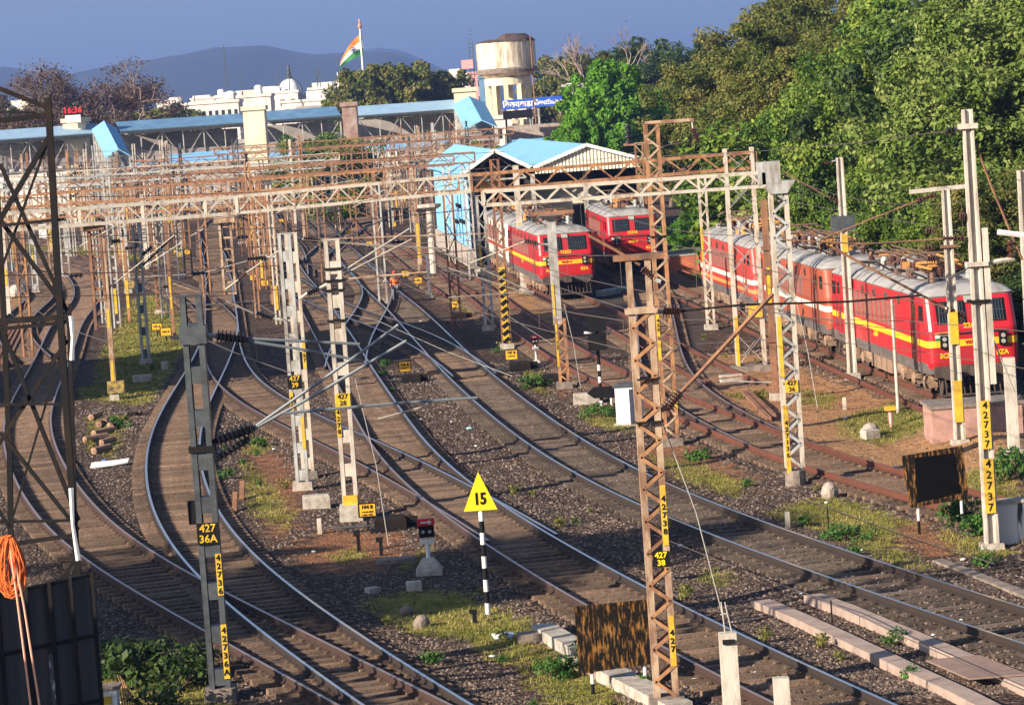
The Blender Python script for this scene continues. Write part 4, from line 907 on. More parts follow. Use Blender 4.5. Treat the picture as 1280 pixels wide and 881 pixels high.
M['roof'] = mat('grey_roof', (.33, .32, .31), .6, col2=(.13, .115, .105), scale=1.1, stretch=(1, 1, 1), lo=.48, hi=.7)
M['bogie'] = mat('dirty_bogie', (.20, .13, .09), .85, col2=(.32, .21, .14), scale=5, bump=.3)
M['bogie_dark'] = mat('dark_bogie', (.045, .035, .03), .8, col2=(.09, .06, .045), scale=5)
M['louvre'] = mat('filter_panel', (.20, .085, .07), .7, col2=(.28, .12, .09), scale=8)
M['roofgear'] = mat('roof_gear', (.09, .065, .055), .7, col2=(.22, .11, .07), scale=6)
M['roofgear_y'] = mat('orange_pantograph', (.50, .24, .06), .6)
M['lamp'] = mat('lamp_glass', (.35, .34, .30), .2)
def ring(z, a, b, c, aft=None):
    """plan outline at height z: half length a, half width b, corner cut c"""
    o = []
    for sx, sy in ((1, 1), (1, -1), (-1, -1), (-1, 1)):
        k = 4
        for i in range(k + 1):
            t = i / k * math.pi / 2
            if (sx, sy) == (1, 1): t = math.pi / 2 - t
            ang = {(1, 1): math.pi / 2 - i / k * math.pi / 2, (1, -1): -i / k * math.pi / 2, (-1, -1): -math.pi / 2 - i / k * math.pi / 2, (-1, 1): math.pi - i / k * math.pi / 2}[(sx, sy)]
            o.append((sx * (a - c) + c * math.cos(ang), sy * (b - c) + c * math.sin(ang), z))
    return o
def loft(rings, cap0=True, cap1=True):
    mb = MB(); n = len(rings[0]); vs = [p for r_ in rings for p in r_]; fs = []
    for i in range(len(rings) - 1):
        for k in range(n): fs.append((i * n + (k + 1) % n, i * n + k, (i + 1) * n + k, (i + 1) * n + (k + 1) % n))
    if cap0: fs.append(tuple(range(n)))
    if cap1: fs.append(tuple(range(len(vs) - 1, len(vs) - n - 1, -1)))
    return mb.add(vs, fs)
def bogie(t, x0):
    mb = MB()
    for s in (-1, 1):
        mb.box((x0, s * 1.12, .78), (4.6, .16, .26)); 
        for xx in (-1.85, 0, 1.85): mb.box((x0 + xx, s * 1.14, .58), (.42, .30, .42))
        for xx in (-.95, .95): mb.box((x0 + xx, s * 1.16, .42), (.5, .12, .24)); mb.box((x0 + xx, s * 1.12, .62), (.16, .2, .3))
    mb.box((x0, 0, .8), (3.0, 2.3, .2)); make('bogie_frame', mb, M['bogie'], t)
    for xx in (-1.85, 0, 1.85):
        w = MB()
        q90 = Matrix.Rotation(R(90), 3, 'X')
        for s in (-1, 1): w.lathe([(.545, -.06), (.545, .05), (.575, .06), (.575, .085), (.5, .085)], (x0 + xx, s * .80, .545), 18, q90)
        w.tube([(x0 + xx, -1.15, .545), (x0 + xx, 1.15, .545)], .09, 8); make('wheelset', w, M['bogie_dark'], t, label=None)
        for s in (-1, 1): make('axle_box', MB().lathe([(.22, -.1), (.22, .08), (.12, .12)], (x0 + xx, s * 1.30, .56), 10, Matrix.Rotation(R(-90 * s), 3, 'X')), M['bogie'], t)
    for xx in (-1.35, -.5, .5, 1.35):
        for s in (-1, 1):
            pts = [(x0 + xx + .09 * math.cos(a * .9), s * 1.28 + .09 * math.sin(a * .9), .62 + a * .011) for a in range(0, 34)]
            make('spring', MB().tube(pts, .022, 4), M['bogie'], t)
def loco(label, paint, stripe, num, side_txt, front_txt, corner_l, corner_r, group, second=None, flag=True, panto=True, gear=1):
    t = thing('electric_locomotive', label, 'locomotive', (0, 0, 0), 0, group)
    A0 = 9.0; W0 = 1.53
    body = loft([ring(1.12, A0 - .03, W0 - .02, .28), ring(1.3, A0, W0, .28), ring(2.35, A0, W0, .28), ring(3.42, A0 - .42, W0 - .03, .26)], cap1=False)
    bo = make('body', body, M[paint], t, smooth=False)
    rf = loft([ring(3.42, A0 - .42, W0 - .03, .26), ring(3.47, A0 - .38, W0 + .02, .28), ring(3.56, A0 - .45, W0 - .08, .28), ring(3.70, A0 - .62, W0 - .28, .28), ring(3.80, A0 - .8, W0 - .6, .28), ring(3.83, A0 - 1.0, W0 - .9, .2)], cap0=False)
    ro = make('roof', rf, M['roof'], t)
    mb = MB()
    for xx in (-7.0, -3.3, 0, 3.3, 7.0):
        pr = [(0, W0 + .03, 3.47), (0, W0 - .07, 3.57), (0, W0 - .27, 3.71), (0, W0 - .6, 3.82), (0, 0, 3.86)]
        pts = [(xx, y, z) for _, y, z in pr] + [(xx, -y, z) for _, y, z in pr[::-1][1:]]
        make('roof_rib', MB().tube(pts, .014, 4), M['steel_dark'], ro)
    make('skirt', loft([ring(.92, A0 - .12, W0 - .02, .25), ring(1.28, A0 - .04, W0 + .004, .27)]), M['skirt'], t)
    e = .006
    make('stripe', loft([ring(1.81, A0 + e, W0 + e, .28), ring(2.03, A0 + e, W0 + e, .28)], False, False), M[stripe], t)
    if second: make('lower_stripe', loft([ring(1.42, A0 + e, W0 + e, .28), ring(1.60, A0 + e, W0 + e, .28)], False, False), M[second], t)
    for s in (-1, 1):       # side details
        y = s * (W0 + .004)
        for i in range(11):
            x = -5.2 + i * .86
            make('filter_panel', MB().box((x, s * (W0 - .004), 2.58), (.62, .03, .86)), M['louvre'], t)
        for x in (-4.4, -2.2, 0, 2.2, 4.4):
            wn = make('porthole', MB().lathe([(.17, 0), (.17, .03)], (x, s * (W0 - .015), 3.17), 14, Matrix.Rotation(R(-90 * s), 3, 'X')), M['skirt'], t)
            make('pane', MB().lathe([(.12, 0), (.12, .036)], (x, s * (W0 - .015), 3.17), 14, Matrix.Rotation(R(-90 * s), 3, 'X')), M['glass'], wn)
        for x in (-7.1, 7.1):
            d = make('cab_door', MB().box((x, s * (W0 - .006), 2.28), (.62, .03, 2.1)), M[paint], t)
            for dx in (-.42, .42): make('handrail', MB().tube([(x + dx, s * (W0 + .06), 1.3), (x + dx, s * (W0 + .06), 2.6)], .018, 5), M['steel_dark'], d)
            make('window', MB().box((x, s * (W0 + .006), 2.95), (.42, .02, .45)), M['glass'], d)
        for x in (-8.1, 8.1): make('side_window', MB().box((x, s * (W0 - .004), 2.92), (.6, .03, .5)), M['glass'], t)
        for k in range(4):
            for x in (-7.1, 7.1): make('step', MB().box((x, s * (W0 - .05), .35 + k * .26), (.6, .18, .03)), M['bogie_dark'], t)
        if side_txt: text(side_txt, .34, M['stripe'], t, (0, s * (W0 + .012), 1.72), (R(90), 0, R(180) if s > 0 else 0), 'number', bold=.012)
    for fx in (1, -1):      # both ends
        rz = 0 if fx > 0 else math.pi
        def P(x, y, z): return (fx * x, fx * y, z)
        sl = math.atan2(.42, 1.07)
        def onf(y, z, off): # point on the slanted windscreen face
            k = (z - 2.35) / 1.07; return Vector((fx * (A0 - .42 * k + off), fx * y, z + off * .39))
        rot = Matrix.Rotation(-sl * fx, 3, 'Y')
        for s in (-1, 1):
            fr = make('windscreen_frame', MB().box(onf(s * .66, 2.92, .0), (.05, .98, .78), rot), M['steel_black'], t)
            make('windscreen', MB().box(onf(s * .66, 2.92, .018), (.04, .86, .64), rot), M['glass'], fr)
            gr = MB()
            for k in range(9): a = onf(s * .66 - .40 + k * .1, 2.58, .06); b_ = onf(s * .66 - .40 + k * .1, 3.24, .06); gr.bar(a, b_, .014)
            gr.bar(onf(s * .66 - .44, 2.58, .062), onf(s * .66 + .44, 2.58, .062), .02); gr.bar(onf(s * .66 - .44, 3.24, .062), onf(s * .66 + .44, 3.24, .062), .02); gr.bar(onf(s * .66 - .44, 2.9, .062), onf(s * .66 + .44, 2.9, .062), .02)
            make('grille', gr, M['steel_dark'], fr)
            hl = make('headlight', MB().box(P(A0 + .05, s * .98, 1.98), (.14, .26, .42)), M['black'], t)
            for dz in (-.09, .10): make('lamp', MB().lathe([(.075, 0), (.07, .03)], P(A0 + .12, s * .98, 1.98 + dz), 10, Matrix.Rotation(R(90 * fx), 3, 'Y')), M['lamp'], hl)
            bf = make('buffer', MB().lathe([(.13, 0), (.13, .42), (.24, .44), (.24, .50)], P(A0 - .05, s * .98, 1.0), 14, Matrix.Rotation(R(90 * fx), 3, 'Y')), M['bogie_dark'], t)
        make('buffer_beam', MB().box(P(A0 - .02, 0, 1.0), (.14, 2.7, .38)), M['bogie_dark'], t)
        make('coupler', MB().box(P(A0 + .25, 0, 1.0), (.5, .32, .3)), M['bogie_dark'], t)
        cg = MB()
        for k in range(13): y = -1.2 + k * .2; cg.bar(P(A0 - .1, y, .85), P(A0 + .12, y, .22), .035)
        cg.bar(P(A0 - .1, -1.25, .82), P(A0 - .1, 1.25, .82), .07); cg.bar(P(A0 + .12, -1.25, .22), P(A0 + .12, 1.25, .22), .06)
        make('rail_guard', cg, M['bogie_dark'], t)
        make('head_rail', MB().tube([P(A0 + .06, -1.2, 2.26), P(A0 + .06, 1.2, 2.26)], .02, 5), M['steel_dark'], t)
        make('top_lamp', MB().box(onf(0, 3.3, .02), (.10, .34, .22), rot), M['lamp'], t)
        if front_txt:
            rt = (R(90), 0, R(90) if fx > 0 else R(-90))
            text(num, .24, M['stripe'], t, onf(0, 2.46, .02), rt, 'number', bold=.01)
            text(front_txt, .18, M['stripe'], t, P(A0 + .012, 0, 2.18 if False else 1.92) if False else P(A0 + .016, 0, 1.92), rt, 'lettering', bold=.008).data.materials[0] = M[paint] if stripe == 'stripe' else M['stripe']
            text(corner_l, .22, M['stripe'], t, P(A0 + .014, -.95, 1.52), rt, 'lettering', bold=.008)
            text(corner_r, .22, M['stripe'], t, P(A0 + .014, .95, 1.52), rt, 'lettering', bold=.008)
        if flag:
            f0 = make('flag_panel', MB().box(P(A0 + .008, -1.02 + .0, 2.26), (.012, .50, .10)), M['fl_o'], t)
            make('white_band', MB().box(P(A0 + .008, -1.02, 2.165), (.012, .50, .09)), M['white'], f0); make('green_band', MB().box(P(A0 + .008, -1.02, 2.075), (.012, .50, .09)), M['fl_g'], f0)
    bogie(t, 5.6); bogie(t, -5.6)
    mb = MB(); mb.box((0, 0, .72), (4.2, 2.2, .75)); make('transformer_tank', mb, M['bogie'], t)
    for s in (-1, 1):
        for x in (-1.5, -.5, .5, 1.5):
            make('underframe_box', MB().box((x, s * 1.22, .70), (.82, .35, .62)), M['bogie'], t)
        for x in (-3.1, -2.6, 2.6, 3.1): make('air_tank', MB().lathe([(.16, -.3), (.2, -.25), (.2, .25), (.16, .3)], (x, s * 1.15, .8), 10), M['bogie'], t)
    # roof gear
    rg = random.Random(hash(num) % 97 if False else len(label))
    for x in (-5.2, -1.6, 1.7, 5.1): make('roof_hatch', MB().box((x, 0, 3.90), (1.9, 1.5, .14)), M['roof'], ro)
    for i in range(14):
        x = -6.6 + i * 1.02
        for y in ((-.45, .5) if i % 2 else (.1,)):
            mb = MB(); pr = [(.05, 3.8)]
            for k in range(5): pr += [(.07, 3.9 + k * .075), (.14, 3.915 + k * .075), (.13, 3.94 + k * .075)]
            pr.append((.05, 4.32)); mb.lathe(pr, (x + rg.uniform(-.2, .2), y, 0), 8); make('roof_insulator', mb, M['galv'] if rg.random() < .45 else M['ceramic'], ro)
    for y in (-.45, .1, .5): make('bus_bar', MB().tube([(-6.2, y, 4.36), (-2, y + .1, 4.42), (3, y, 4.38), (6.2, y + .1, 4.36)], .03, 6), M['roofgear'], ro)
    for x0, sg in ((4.3, 1), (-4.3, -1)):
        pm = M['roofgear_y'] if sg > 0 else M['roofgear']; pg = make('pantograph', MB().box((x0, 0, 4.22), (1.9, .12, .1)), M['roofgear'], ro)
        for s in (-1, 1):
            make('lower_arm', MB().tube([(x0 - 1.15, s * .55, 4.28), (x0 + 1.25, s * .38, 4.42)], .045, 6), pm, pg); make('upper_arm', MB().tube([(x0 + 1.25, s * .38, 4.42), (x0 - 1.2, s * .12, 4.56)], .035, 6), pm, pg)
            make('contact_strip', MB().tube([(x0 - 1.2 + s * .18, -.95, 4.45), (x0 - 1.2 + s * .18, -.65, 4.60), (x0 - 1.2 + s * .18, .65, 4.60), (x0 - 1.2 + s * .18, .95, 4.45)], .03, 6), M['roofgear'], pg)
        make('base_frame', MB().box((x0, .55, 4.2), (2.4, .08, .08)), pm, pg); make('base_frame', MB().box((x0, -.55, 4.2), (2.4, .08, .08)), pm, pg)
        for s in (-1, 1): make('cross_tube', MB().tube([(x0 + s * .9, -.6, 4.27), (x0 + s * .9, .6, 4.27)], .05, 6), M['roofgear_y'], pg)
    for k in range(34):
        x = rg.uniform(-7, 7); y = rg.uniform(-.95, .8); z = 3.88 if abs(y) < .7 else 3.78; q4 = rg.random(); mt = M[rg.choice(('roofgear', 'roofgear', 'roofgear_y', 'galv', 'steel_black'))]
        if q4 < .45: make('roof_fitting', MB().box((x, y, z + .12), (rg.uniform(.12, .5), rg.uniform(.1, .3), rg.uniform(.15, .4))), mt, ro)
        elif q4 < .8: make('roof_pipe', MB().tube([(x, y, z), (x, y, z + .35), (x + rg.uniform(-.9, .9), y + rg.uniform(-.2, .2), z + .45), (x + rg.uniform(-1.2, 1.2), y, z + .1)], .025, 5), mt, ro)
        else: make('roof_drum', MB().lathe([(.1, 0), (.15, .05), (.15, .3), (.08, .38)], (x, y, z), 8), mt, ro)
    for x in (-2.4, 0, 2.6):
        make('breaker_drum', MB().lathe([(.2, -.45), (.26, -.4), (.26, .4), (.2, .45)], (x, -.15, 4.16), 12, Matrix.Rotation(R(90), 3, 'Y')), M['roofgear'] if x else M['galv'], ro)
    make('cable_run', MB().tube([(-6, -.9, 3.95), (-3, -.8, 4.05), (0, -.95, 3.95), (3, -.8, 4.02), (6.4, -.9, 3.95)], .035, 5), M['steel_black'], ro)
    return t
M['fl_o'] = mat('saffron', (.85, .23, .03), .6); M['fl_g'] = mat('flag_green', (.02, .19, .05), .6)
def place(t, key, Yc):
    Ln = LINES[key]; i = int(np.argmin(abs(Ln[:, 1] - Yc))); i = min(max(i, 1), len(Ln) - 2)
    j0 = int(np.argmin(abs(Ln[:, 1] - (Yc + 5.6)))); j1 = int(np.argmin(abs(Ln[:, 1] - (Yc - 5.6))))
    a, b_ = Ln[j0], Ln[j1]; c_ = (a + b_) / 2
    t.location = (c_[0], Yc, RAILZ); t.rotation_euler = (0, 0, math.atan2(b_[1] - a[1], b_[0] - a[0]))
YE = G(1152, 506, RAILZ).y
gE = 'locomotives coupled on the right'
place(loco('nearest bright red locomotive of the coupled three, yellow band, on the right', 'red', 'stripe', '22603', '22603', 'WAP-4', 'SCR', 'BZA', gE), 'E', YE + 9.4)
place(loco('faded orange locomotive in the middle of the coupled three', 'orange', 'stripe_white', '22310', '', 'WAP-4', 'SCR', 'BZA', gE, None, False), 'E', YE + 28.7)
place(loco('rearmost brick red locomotive of the coupled three, with a white band', 'red2', 'stripe_white', '22220', '', 'WAP-4', 'SCR', 'BZA', gE, 'roofgear_y', False), 'E', YE + 48.0)
YS2 = G(700, 373, RAILZ).y; YS3 = G(800, 342, RAILZ).y
gS = 'locomotives standing at the shed'
place(loco('red locomotive with a yellow band coming out of the blue shed', 'red', 'stripe', '22653', '22653', 'WAP-4', 'SCR', 'BZA', gS), 'S2', YS2 + 9.2)
place(loco('red locomotive under the cream gable, right of the other at the shed', 'red', 'red', '22310', '', 'WAP-4', 'SCR', 'BZA', gS), 'S3', YS3 + 9.2)
place(loco('cream locomotive with a red band behind the red one inside the blue shed', 'cream', 'red2', '30250', '', 'WAP-7', 'SCR', 'BZA', gS, None, False), 'S2', YS2 + 28.4)

# ---------------------------------------------------------------- locomotive shed
M['blue'] = mat('sky_blue_cladding', (.20, .46, .68), .55, col2=(.16, .30, .40), scale=.8, lo=.42, hi=.8, stretch=(1, 1, 1))
M['bluewall'] = mat('blue_wall_sheet', (.22, .52, .84), .5, col2=(.16, .38, .58), scale=1.2, stretch=(2, 2, .25), lo=.45, hi=.8)
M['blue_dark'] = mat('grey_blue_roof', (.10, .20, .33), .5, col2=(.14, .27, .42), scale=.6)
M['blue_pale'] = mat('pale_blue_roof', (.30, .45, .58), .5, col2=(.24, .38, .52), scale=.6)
M['creamsheet'] = mat('cream_sheet', (.72, .66, .52), .6, col2=(.58, .52, .42), scale=1)
M['darkin'] = mat('dark_inner_wall', (.035, .03, .028), .9)  # near-black colour for the inner walls of both sheds
M['stonewall'] = mat('rough_plinth', (.40, .34, .30), .9, col2=(.22, .18, .16), scale=2.5, bump=.5)
YN = G(592, 334).y; pn = GZ(592, 334); pf = GZ(549, 306); pf = Vector((pf.x, pf.y, 0)); ze = HZ(580, 216, YN); za = HZ(616, 187, YN)
dirv = (pf - pn); dirv.z = 0; xe = AT(657, 208, YN).x; xc = AT(616, 187, YN).x; zr = HZ(657, 208, YN)
def at_(x, z, t, y0=YN): return Vector((x + dirv.x * t, y0 + dirv.y * t, z))
r = thing('locomotive_shed', 'blue clad locomotive shed with an open gable mouth left of the cream gabled one', 'shed', (pn.x, pn.y, 0), 0)
loc = Vector(r.location)
def corr(a, b, c_, d_, n, amp, m, name, parent, axis=(0, 0, 1)):
    """corrugated sheet a-b-c-d (a->b is across the ribs)"""
    a, b, c_, d_ = [Vector(v) - loc for v in (a, b, c_, d_)]; nr = (b - a).cross(d_ - a).normalized(); vs = []
    for i in range(n * 2 + 1):
        t = i / (n * 2); o = nr * (amp if i % 2 else 0); vs += [a.lerp(b, t) + o, d_.lerp(c_, t) + o]
    k = len(vs); vs += [v - nr * .03 for v in vs]
    fs = [(2 * i, 2 * i + 2, 2 * i + 3, 2 * i + 1) for i in range(n * 2)] + [(k + 2 * i, k + 2 * i + 1, k + 2 * i + 3, k + 2 * i + 2) for i in range(n * 2)]
    fs += [(2 * i, k + 2 * i, k + 2 * i + 2, 2 * i + 2) for i in range(n * 2)] + [(2 * i + 1, 2 * i + 3, k + 2 * i + 3, k + 2 * i + 1) for i in range(n * 2)]
    return make(name, MB().add(vs, fs), M[m], parent)
pz = 1.25
zn = HZ(590, 222, YN)
corr(at_(pn.x, pz, 0), at_(pn.x, pz, 1), at_(pn.x, ze - .05, 1), at_(pn.x, ze - .05, 0), 42, .05, 'bluewall', 'side_wall', r)
mb = MB(); a = at_(pn.x - .05, 0, .0) - loc; b_ = at_(pn.x - .05, 0, 1) - loc; mb.bar((a.x, a.y, pz / 2 - .1), (b_.x, b_.y, pz / 2 - .1), .3, pz + .2); make('plinth', mb, M['stonewall'], r)
make('corner_column', MB().box((.12, -.1, ze / 2), (.6, .4, ze)), M['white'], r)
for k, (t0, zz) in enumerate(((.12, 2.9), (.2, 3.9), (.30, 2.7))):
    p = at_(pn.x - .16, zz, t0) - loc; make('slit_window', MB().bar(p, p + dirv * .09, .08, .28), M['steel_black'], r)
ov = -.03
corr(at_(pn.x - .7, ze - .2, ov), at_(pn.x - .7, ze - .2, 1.02), at_(xc, za, 1.02), at_(xc, za, ov), 40, .05, 'blue', 'roof_slope', r)
corr(at_(xc, za, ov), at_(xc, za, 1.02), at_(xe + .3, zr - .1, 1.02), at_(xe + .3, zr - .1, ov), 40, .05, 'blue', 'roof_slope', r)
for a, b_ in (((pn.x - .75, ze - .25), (xc, za - .05)), ((xc, za - .05), (xe + .35, zr - .15))):
    make('barge_board', MB().bar(at_(a[0], a[1], ov - .004) - loc, at_(b_[0], b_[1], ov - .004) - loc, .08, .24), M['white'], r)
tr = MB(); 
for f in (.0,): tr.bar(at_(pn.x, ze - .6, f) - loc, at_(xe, ze - .6, f) - loc, .12)
for a, b_ in (((xc, za - .2), (xc, ze - .6)), ((xc - .0, ze - .6), (pn.x + 1.1, ze + .25)), ((xc, ze - .6), (xe - 1.1, zr + .2)), ((pn.x, ze - .6), (xc, za - .25)), ((xe, ze - .6), (xc, za - .25))): tr.bar(at_(*a, 0) - loc, at_(*b_, 0) - loc, .1)
make('gable_truss', tr, M['galv'], r)
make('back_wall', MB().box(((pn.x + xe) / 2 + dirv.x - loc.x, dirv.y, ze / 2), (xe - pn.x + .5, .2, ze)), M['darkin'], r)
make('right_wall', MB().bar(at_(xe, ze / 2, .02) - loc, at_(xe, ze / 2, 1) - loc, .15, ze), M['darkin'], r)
# second shed with the cream gable
x0 = AT(661, 209, YN).x + .1; x2 = AT(800, 198, YN).x; xm = AT(730, 180, YN).x; zl = HZ(662, 208, YN); zm = HZ(730, 180, YN); zR = HZ(800, 198, YN)
r = thing('locomotive_shed', 'wider shed with a cream corrugated gable and blue roof behind the rusty beam', 'shed', (x0, YN, 0), 0); loc = Vector(r.location)
corr(at_(x0 - .1, zl - .1, ov), at_(x0 - .1, zl - .1, 1.3), at_(xm, zm, 1.3), at_(xm, zm, ov), 40, .05, 'blue', 'roof_slope', r)
corr(at_(xm, zm, ov), at_(xm, zm, 1.3), at_(x2 + .5, zR - .15, 1.3), at_(x2 + .5, zR - .15, ov), 40, .05, 'blue', 'roof_slope', r)
zg = HZ(730, 213, YN)
mb = MB(); n = 60; vs = []
for i in range(n + 1):
    x = x0 + .3 + (x2 - x0 - .3) * i / n; top = zl + (zm - zl) * (x - x0) / (xm - x0) if x < xm else zm + (zR - zm) * (x - xm) / (x2 - xm); o = -1.0 - (.06 if i % 2 else 0)
    vs += [(x - x0, o, min(zg, top - .02) - .0), (x - x0, o, top - .08)]
make('gable_sheet', mb.add(vs, [(2 * i, 2 * i + 2, 2 * i + 3, 2 * i + 1) for i in range(n)]), M['creamsheet'], r)
for a, b_ in (((x0 - .1, zl - .15), (xm, zm - .05)), ((xm, zm - .05), (x2 + .55, zR - .2))): make('barge_board', MB().bar(at_(a[0], a[1], ov - .004) - loc, at_(b_[0], b_[1], ov - .004) - loc, .08, .22), M['white'], r)
for x in (x0 + .1, x0 + 3.6, x2 - .1): make('column', MB().box((x - x0, .05, zg / 2), (.3, .3, zg)), M['galv'], r)
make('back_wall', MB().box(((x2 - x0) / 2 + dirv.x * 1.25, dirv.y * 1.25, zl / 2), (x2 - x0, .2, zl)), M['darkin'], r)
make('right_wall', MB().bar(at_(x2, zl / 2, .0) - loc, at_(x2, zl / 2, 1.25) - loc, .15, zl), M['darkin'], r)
make('inspection_gallery', MB().box((2.4, 3.2, 4.2), (4.5, .3, 1.2)), M['creamsheet'], r)
# orange painted hut box just inside the first shed
r = thing('tank_box', 'orange box on the gallery under the blue gable', 'tank', AT(600, 228, YN + 1.0), 0)
make('box', MB().box((.7, 0, .1), (2.0, .8, .9)), mat('orange_box', (.75, .36, .08), .6), r); make('bracket', MB().box((.7, .3, -.5), (2.2, .15, .3)), M['rust'], r)
# low orange platform end right of the shed
a = GZ(833, 345); b_ = GZ(872, 352)
r = thing('platform_block', 'low orange red masonry block right of the shed locomotives', 'wall', (a.x, a.y, 0)); make('block', MB().box((.9, 2.5, .5), (2.2, 5, 1.1)), mat('orange_masonry', (.50, .14, .07), .9, col2=(.30, .10, .06), scale=2), r)
make('coping', MB().box((.9, 2.5, 1.09), (2.35, 5.1, .09)), M['concrete'], r)
# walkway slab white
r = thing('concrete_beam', 'whitewashed concrete beam lying across the dark apron before the shed', 'beam', GZ(780, 368)); a = GZ(750, 371) - r.location; b_ = GZ(786, 364) - r.location
make('slab', MB().bar((a.x, a.y, .15), (b_.x, b_.y, .15), .5, .32), M['white'], r)
# ---------------------------------------------------------------- trees
def leaf_mat(name, cols, trans=.2):
    m = bpy.data.materials.new(name); m.use_nodes = True; b = m.node_tree.nodes['Principled BSDF']; L = m.node_tree.links
    ge = N(m, 'ShaderNodeNewGeometry'); tc = N(m, 'ShaderNodeTexCoord'); nz = N(m, 'ShaderNodeTexNoise'); nz.inputs['Scale'].default_value = .45; nz.inputs['Detail'].default_value = 2
    L.new(tc.outputs['Object'], nz.inputs[0])
    ad = N(m, 'ShaderNodeMath', operation='MULTIPLY_ADD'); ad.inputs[1].default_value = .45; L.new(ge.outputs['Random Per Island'], ad.inputs[0])
    sb = N(m, 'ShaderNodeMath', operation='MULTIPLY_ADD'); sb.inputs[1].default_value = 1.7; sb.inputs[2].default_value = -.6; L.new(nz.outputs[0], sb.inputs[0]); L.new(sb.outputs[0], ad.inputs[2])
    r = N(m, 'ShaderNodeValToRGB'); e = r.color_ramp.elements; k = len(cols)
    for i, c in enumerate(cols):
        x = e[i] if i < 2 else e.new(.5)
        x.position = i / (k - 1); x.color = (*c, 1)
    L.new(ad.outputs[0], r.inputs[0]); L.new(r.outputs[0], b.inputs['Base Color']); b.inputs['Roughness'].default_value = .6; b.inputs['Specular IOR Level'].default_value = .25
    tl = N(m, 'ShaderNodeBsdfTranslucent'); L.new(r.outputs[0], tl.inputs[0]); ms = N(m, 'ShaderNodeMixShader'); ms.inputs[0].default_value = trans
    L.new(b.outputs[0], ms.inputs[1]); L.new(tl.outputs[0], ms.inputs[2]); L.new(ms.outputs[0], m.node_tree.nodes['Material Output'].inputs[0]); return m
LEAF = {
 'green': leaf_mat('leaves_green', [(.02, .055, .006), (.075, .15, .015), (.16, .25, .025), (.27, .33, .05)], .22),
 'bright': leaf_mat('leaves_bright', [(.04, .12, .01), (.10, .25, .015), (.17, .34, .02)]),
 'olive': leaf_mat('leaves_olive', [(.03, .05, .008), (.085, .12, .018), (.15, .17, .03), (.23, .18, .05)]),
 'pale': leaf_mat('leaves_pale', [(.035, .07, .010), (.10, .165, .022), (.19, .25, .05), (.28, .31, .09)]),
 'dark': leaf_mat('leaves_dark', [(.012, .03, .008), (.04, .075, .015), (.08, .125, .025)]),
 'brown': leaf_mat('leaves_brown', [(.07, .035, .03), (.12, .07, .05), (.09, .09, .04)]),
}
M['bark'] = mat('bark', (.17, .12, .09), .95, col2=(.09, .06, .045), scale=4, bump=.6); M['bark_pale'] = mat('pale_bark', (.32, .25, .21), .9, col2=(.20, .15, .13), scale=4)
def crown_mesh(name, seed, H, Rr, hb, clumps, per, leaf, cr, droop=.0, gap=.0, m=None):
    """leaf clumps through the crown volume; returns mesh and the clump centres"""
    rs = np.random.RandomState(seed); C = []
    lobes = [(rs.uniform(-.5, .5) * Rr, rs.uniform(-.5, .5) * Rr, hb + (H - hb) * rs.uniform(.35, .72), Rr * rs.uniform(.45, .72)) for _ in range(9)]
    lobes += [(rs.uniform(-.15, .15) * Rr, rs.uniform(-.15, .15) * Rr, H - Rr * .5, Rr * .5), (0, 0, (H + hb) / 2, Rr * .75)]
    while len(C) < clumps:
        l = lobes[rs.randint(len(lobes))]; v = rs.normal(size=3); v /= np.linalg.norm(v); rad = l[3] * rs.uniform(.55, 1.02)
        p = np.array([l[0] + v[0] * rad, l[1] + v[1] * rad, l[2] + v[2] * rad * .95])
        if p[2] < hb * .8 or p[2] > H: continue
        C.append(p)
    C = np.array(C); sizes = cr * rs.uniform(.6, 1.35, len(C))
    n = clumps * per; ci = np.repeat(np.arange(clumps), per)
    d = rs.normal(size=(n, 3)); d /= np.linalg.norm(d, axis=1)[:, None]; rad = rs.uniform(.35, 1, n) ** .6
    P = C[ci] + d * (sizes[ci] * rad)[:, None] * np.array([1, 1, .72]); P[:, 2] -= droop * rad * sizes[ci] * (rs.rand(n))
    nr = d * .8 + rs.normal(size=(n, 3)) * .55 + np.array([0, 0, .45]); nr /= np.linalg.norm(nr, axis=1)[:, None]
    a = np.cross(nr, rs.normal(size=(n, 3))); a /= np.linalg.norm(a, axis=1)[:, None]; b = np.cross(nr, a)
    s = leaf * (rs.uniform(.4, 1.7, n))[:, None]
    V = np.stack([P - a * s * .5, P + b * s * .32, P + a * s * .6, P - b * s * .32], 1).reshape(-1, 3)
    me = bpy.data.meshes.new(name); nv = len(V)
    me.vertices.add(nv); me.vertices.foreach_set('co', V.astype(np.float32).reshape(-1)); me.loops.add(nv); me.loops.foreach_set('vertex_index', np.arange(nv, dtype=np.int32))
    me.polygons.add(n); me.polygons.foreach_set('loop_start', np.arange(0, nv, 4, dtype=np.int32)); me.polygons.foreach_set('loop_total', np.full(n, 4, dtype=np.int32)); me.update(calc_edges=True)
    me.materials.append(m); return me, C
def trunk_mesh(seed, C, H, hb, r0, m, nl=22):
    rs = np.random.RandomState(seed + 5); mb = MB(); fork = hb * .75
    mb.tube([(0, 0, -.3), (rs.uniform(-.1, .1), 0, fork * .5), (rs.uniform(-.3, .3), rs.uniform(-.2, .2), fork), (0, 0, hb + (H - hb) * .45)], [r0, r0 * .8, r0 * .65, r0 * .25], 9)
    for i in rs.choice(len(C), min(nl, len(C)), replace=False):
        c = C[i]; z0 = rs.uniform(fork * .8, hb + (H - hb) * .3); k = rs.uniform(.35, .6)
        mid = (c[0] * k, c[1] * k, z0 + (c[2] - z0) * k * 1.15); mb.tube([(0, 0, z0), mid, tuple(c)], [r0 * .35, r0 * .2, r0 * .05], 6)
    me = mb.mesh('trunk'); me.materials.append(m); return me
PROTO = {}
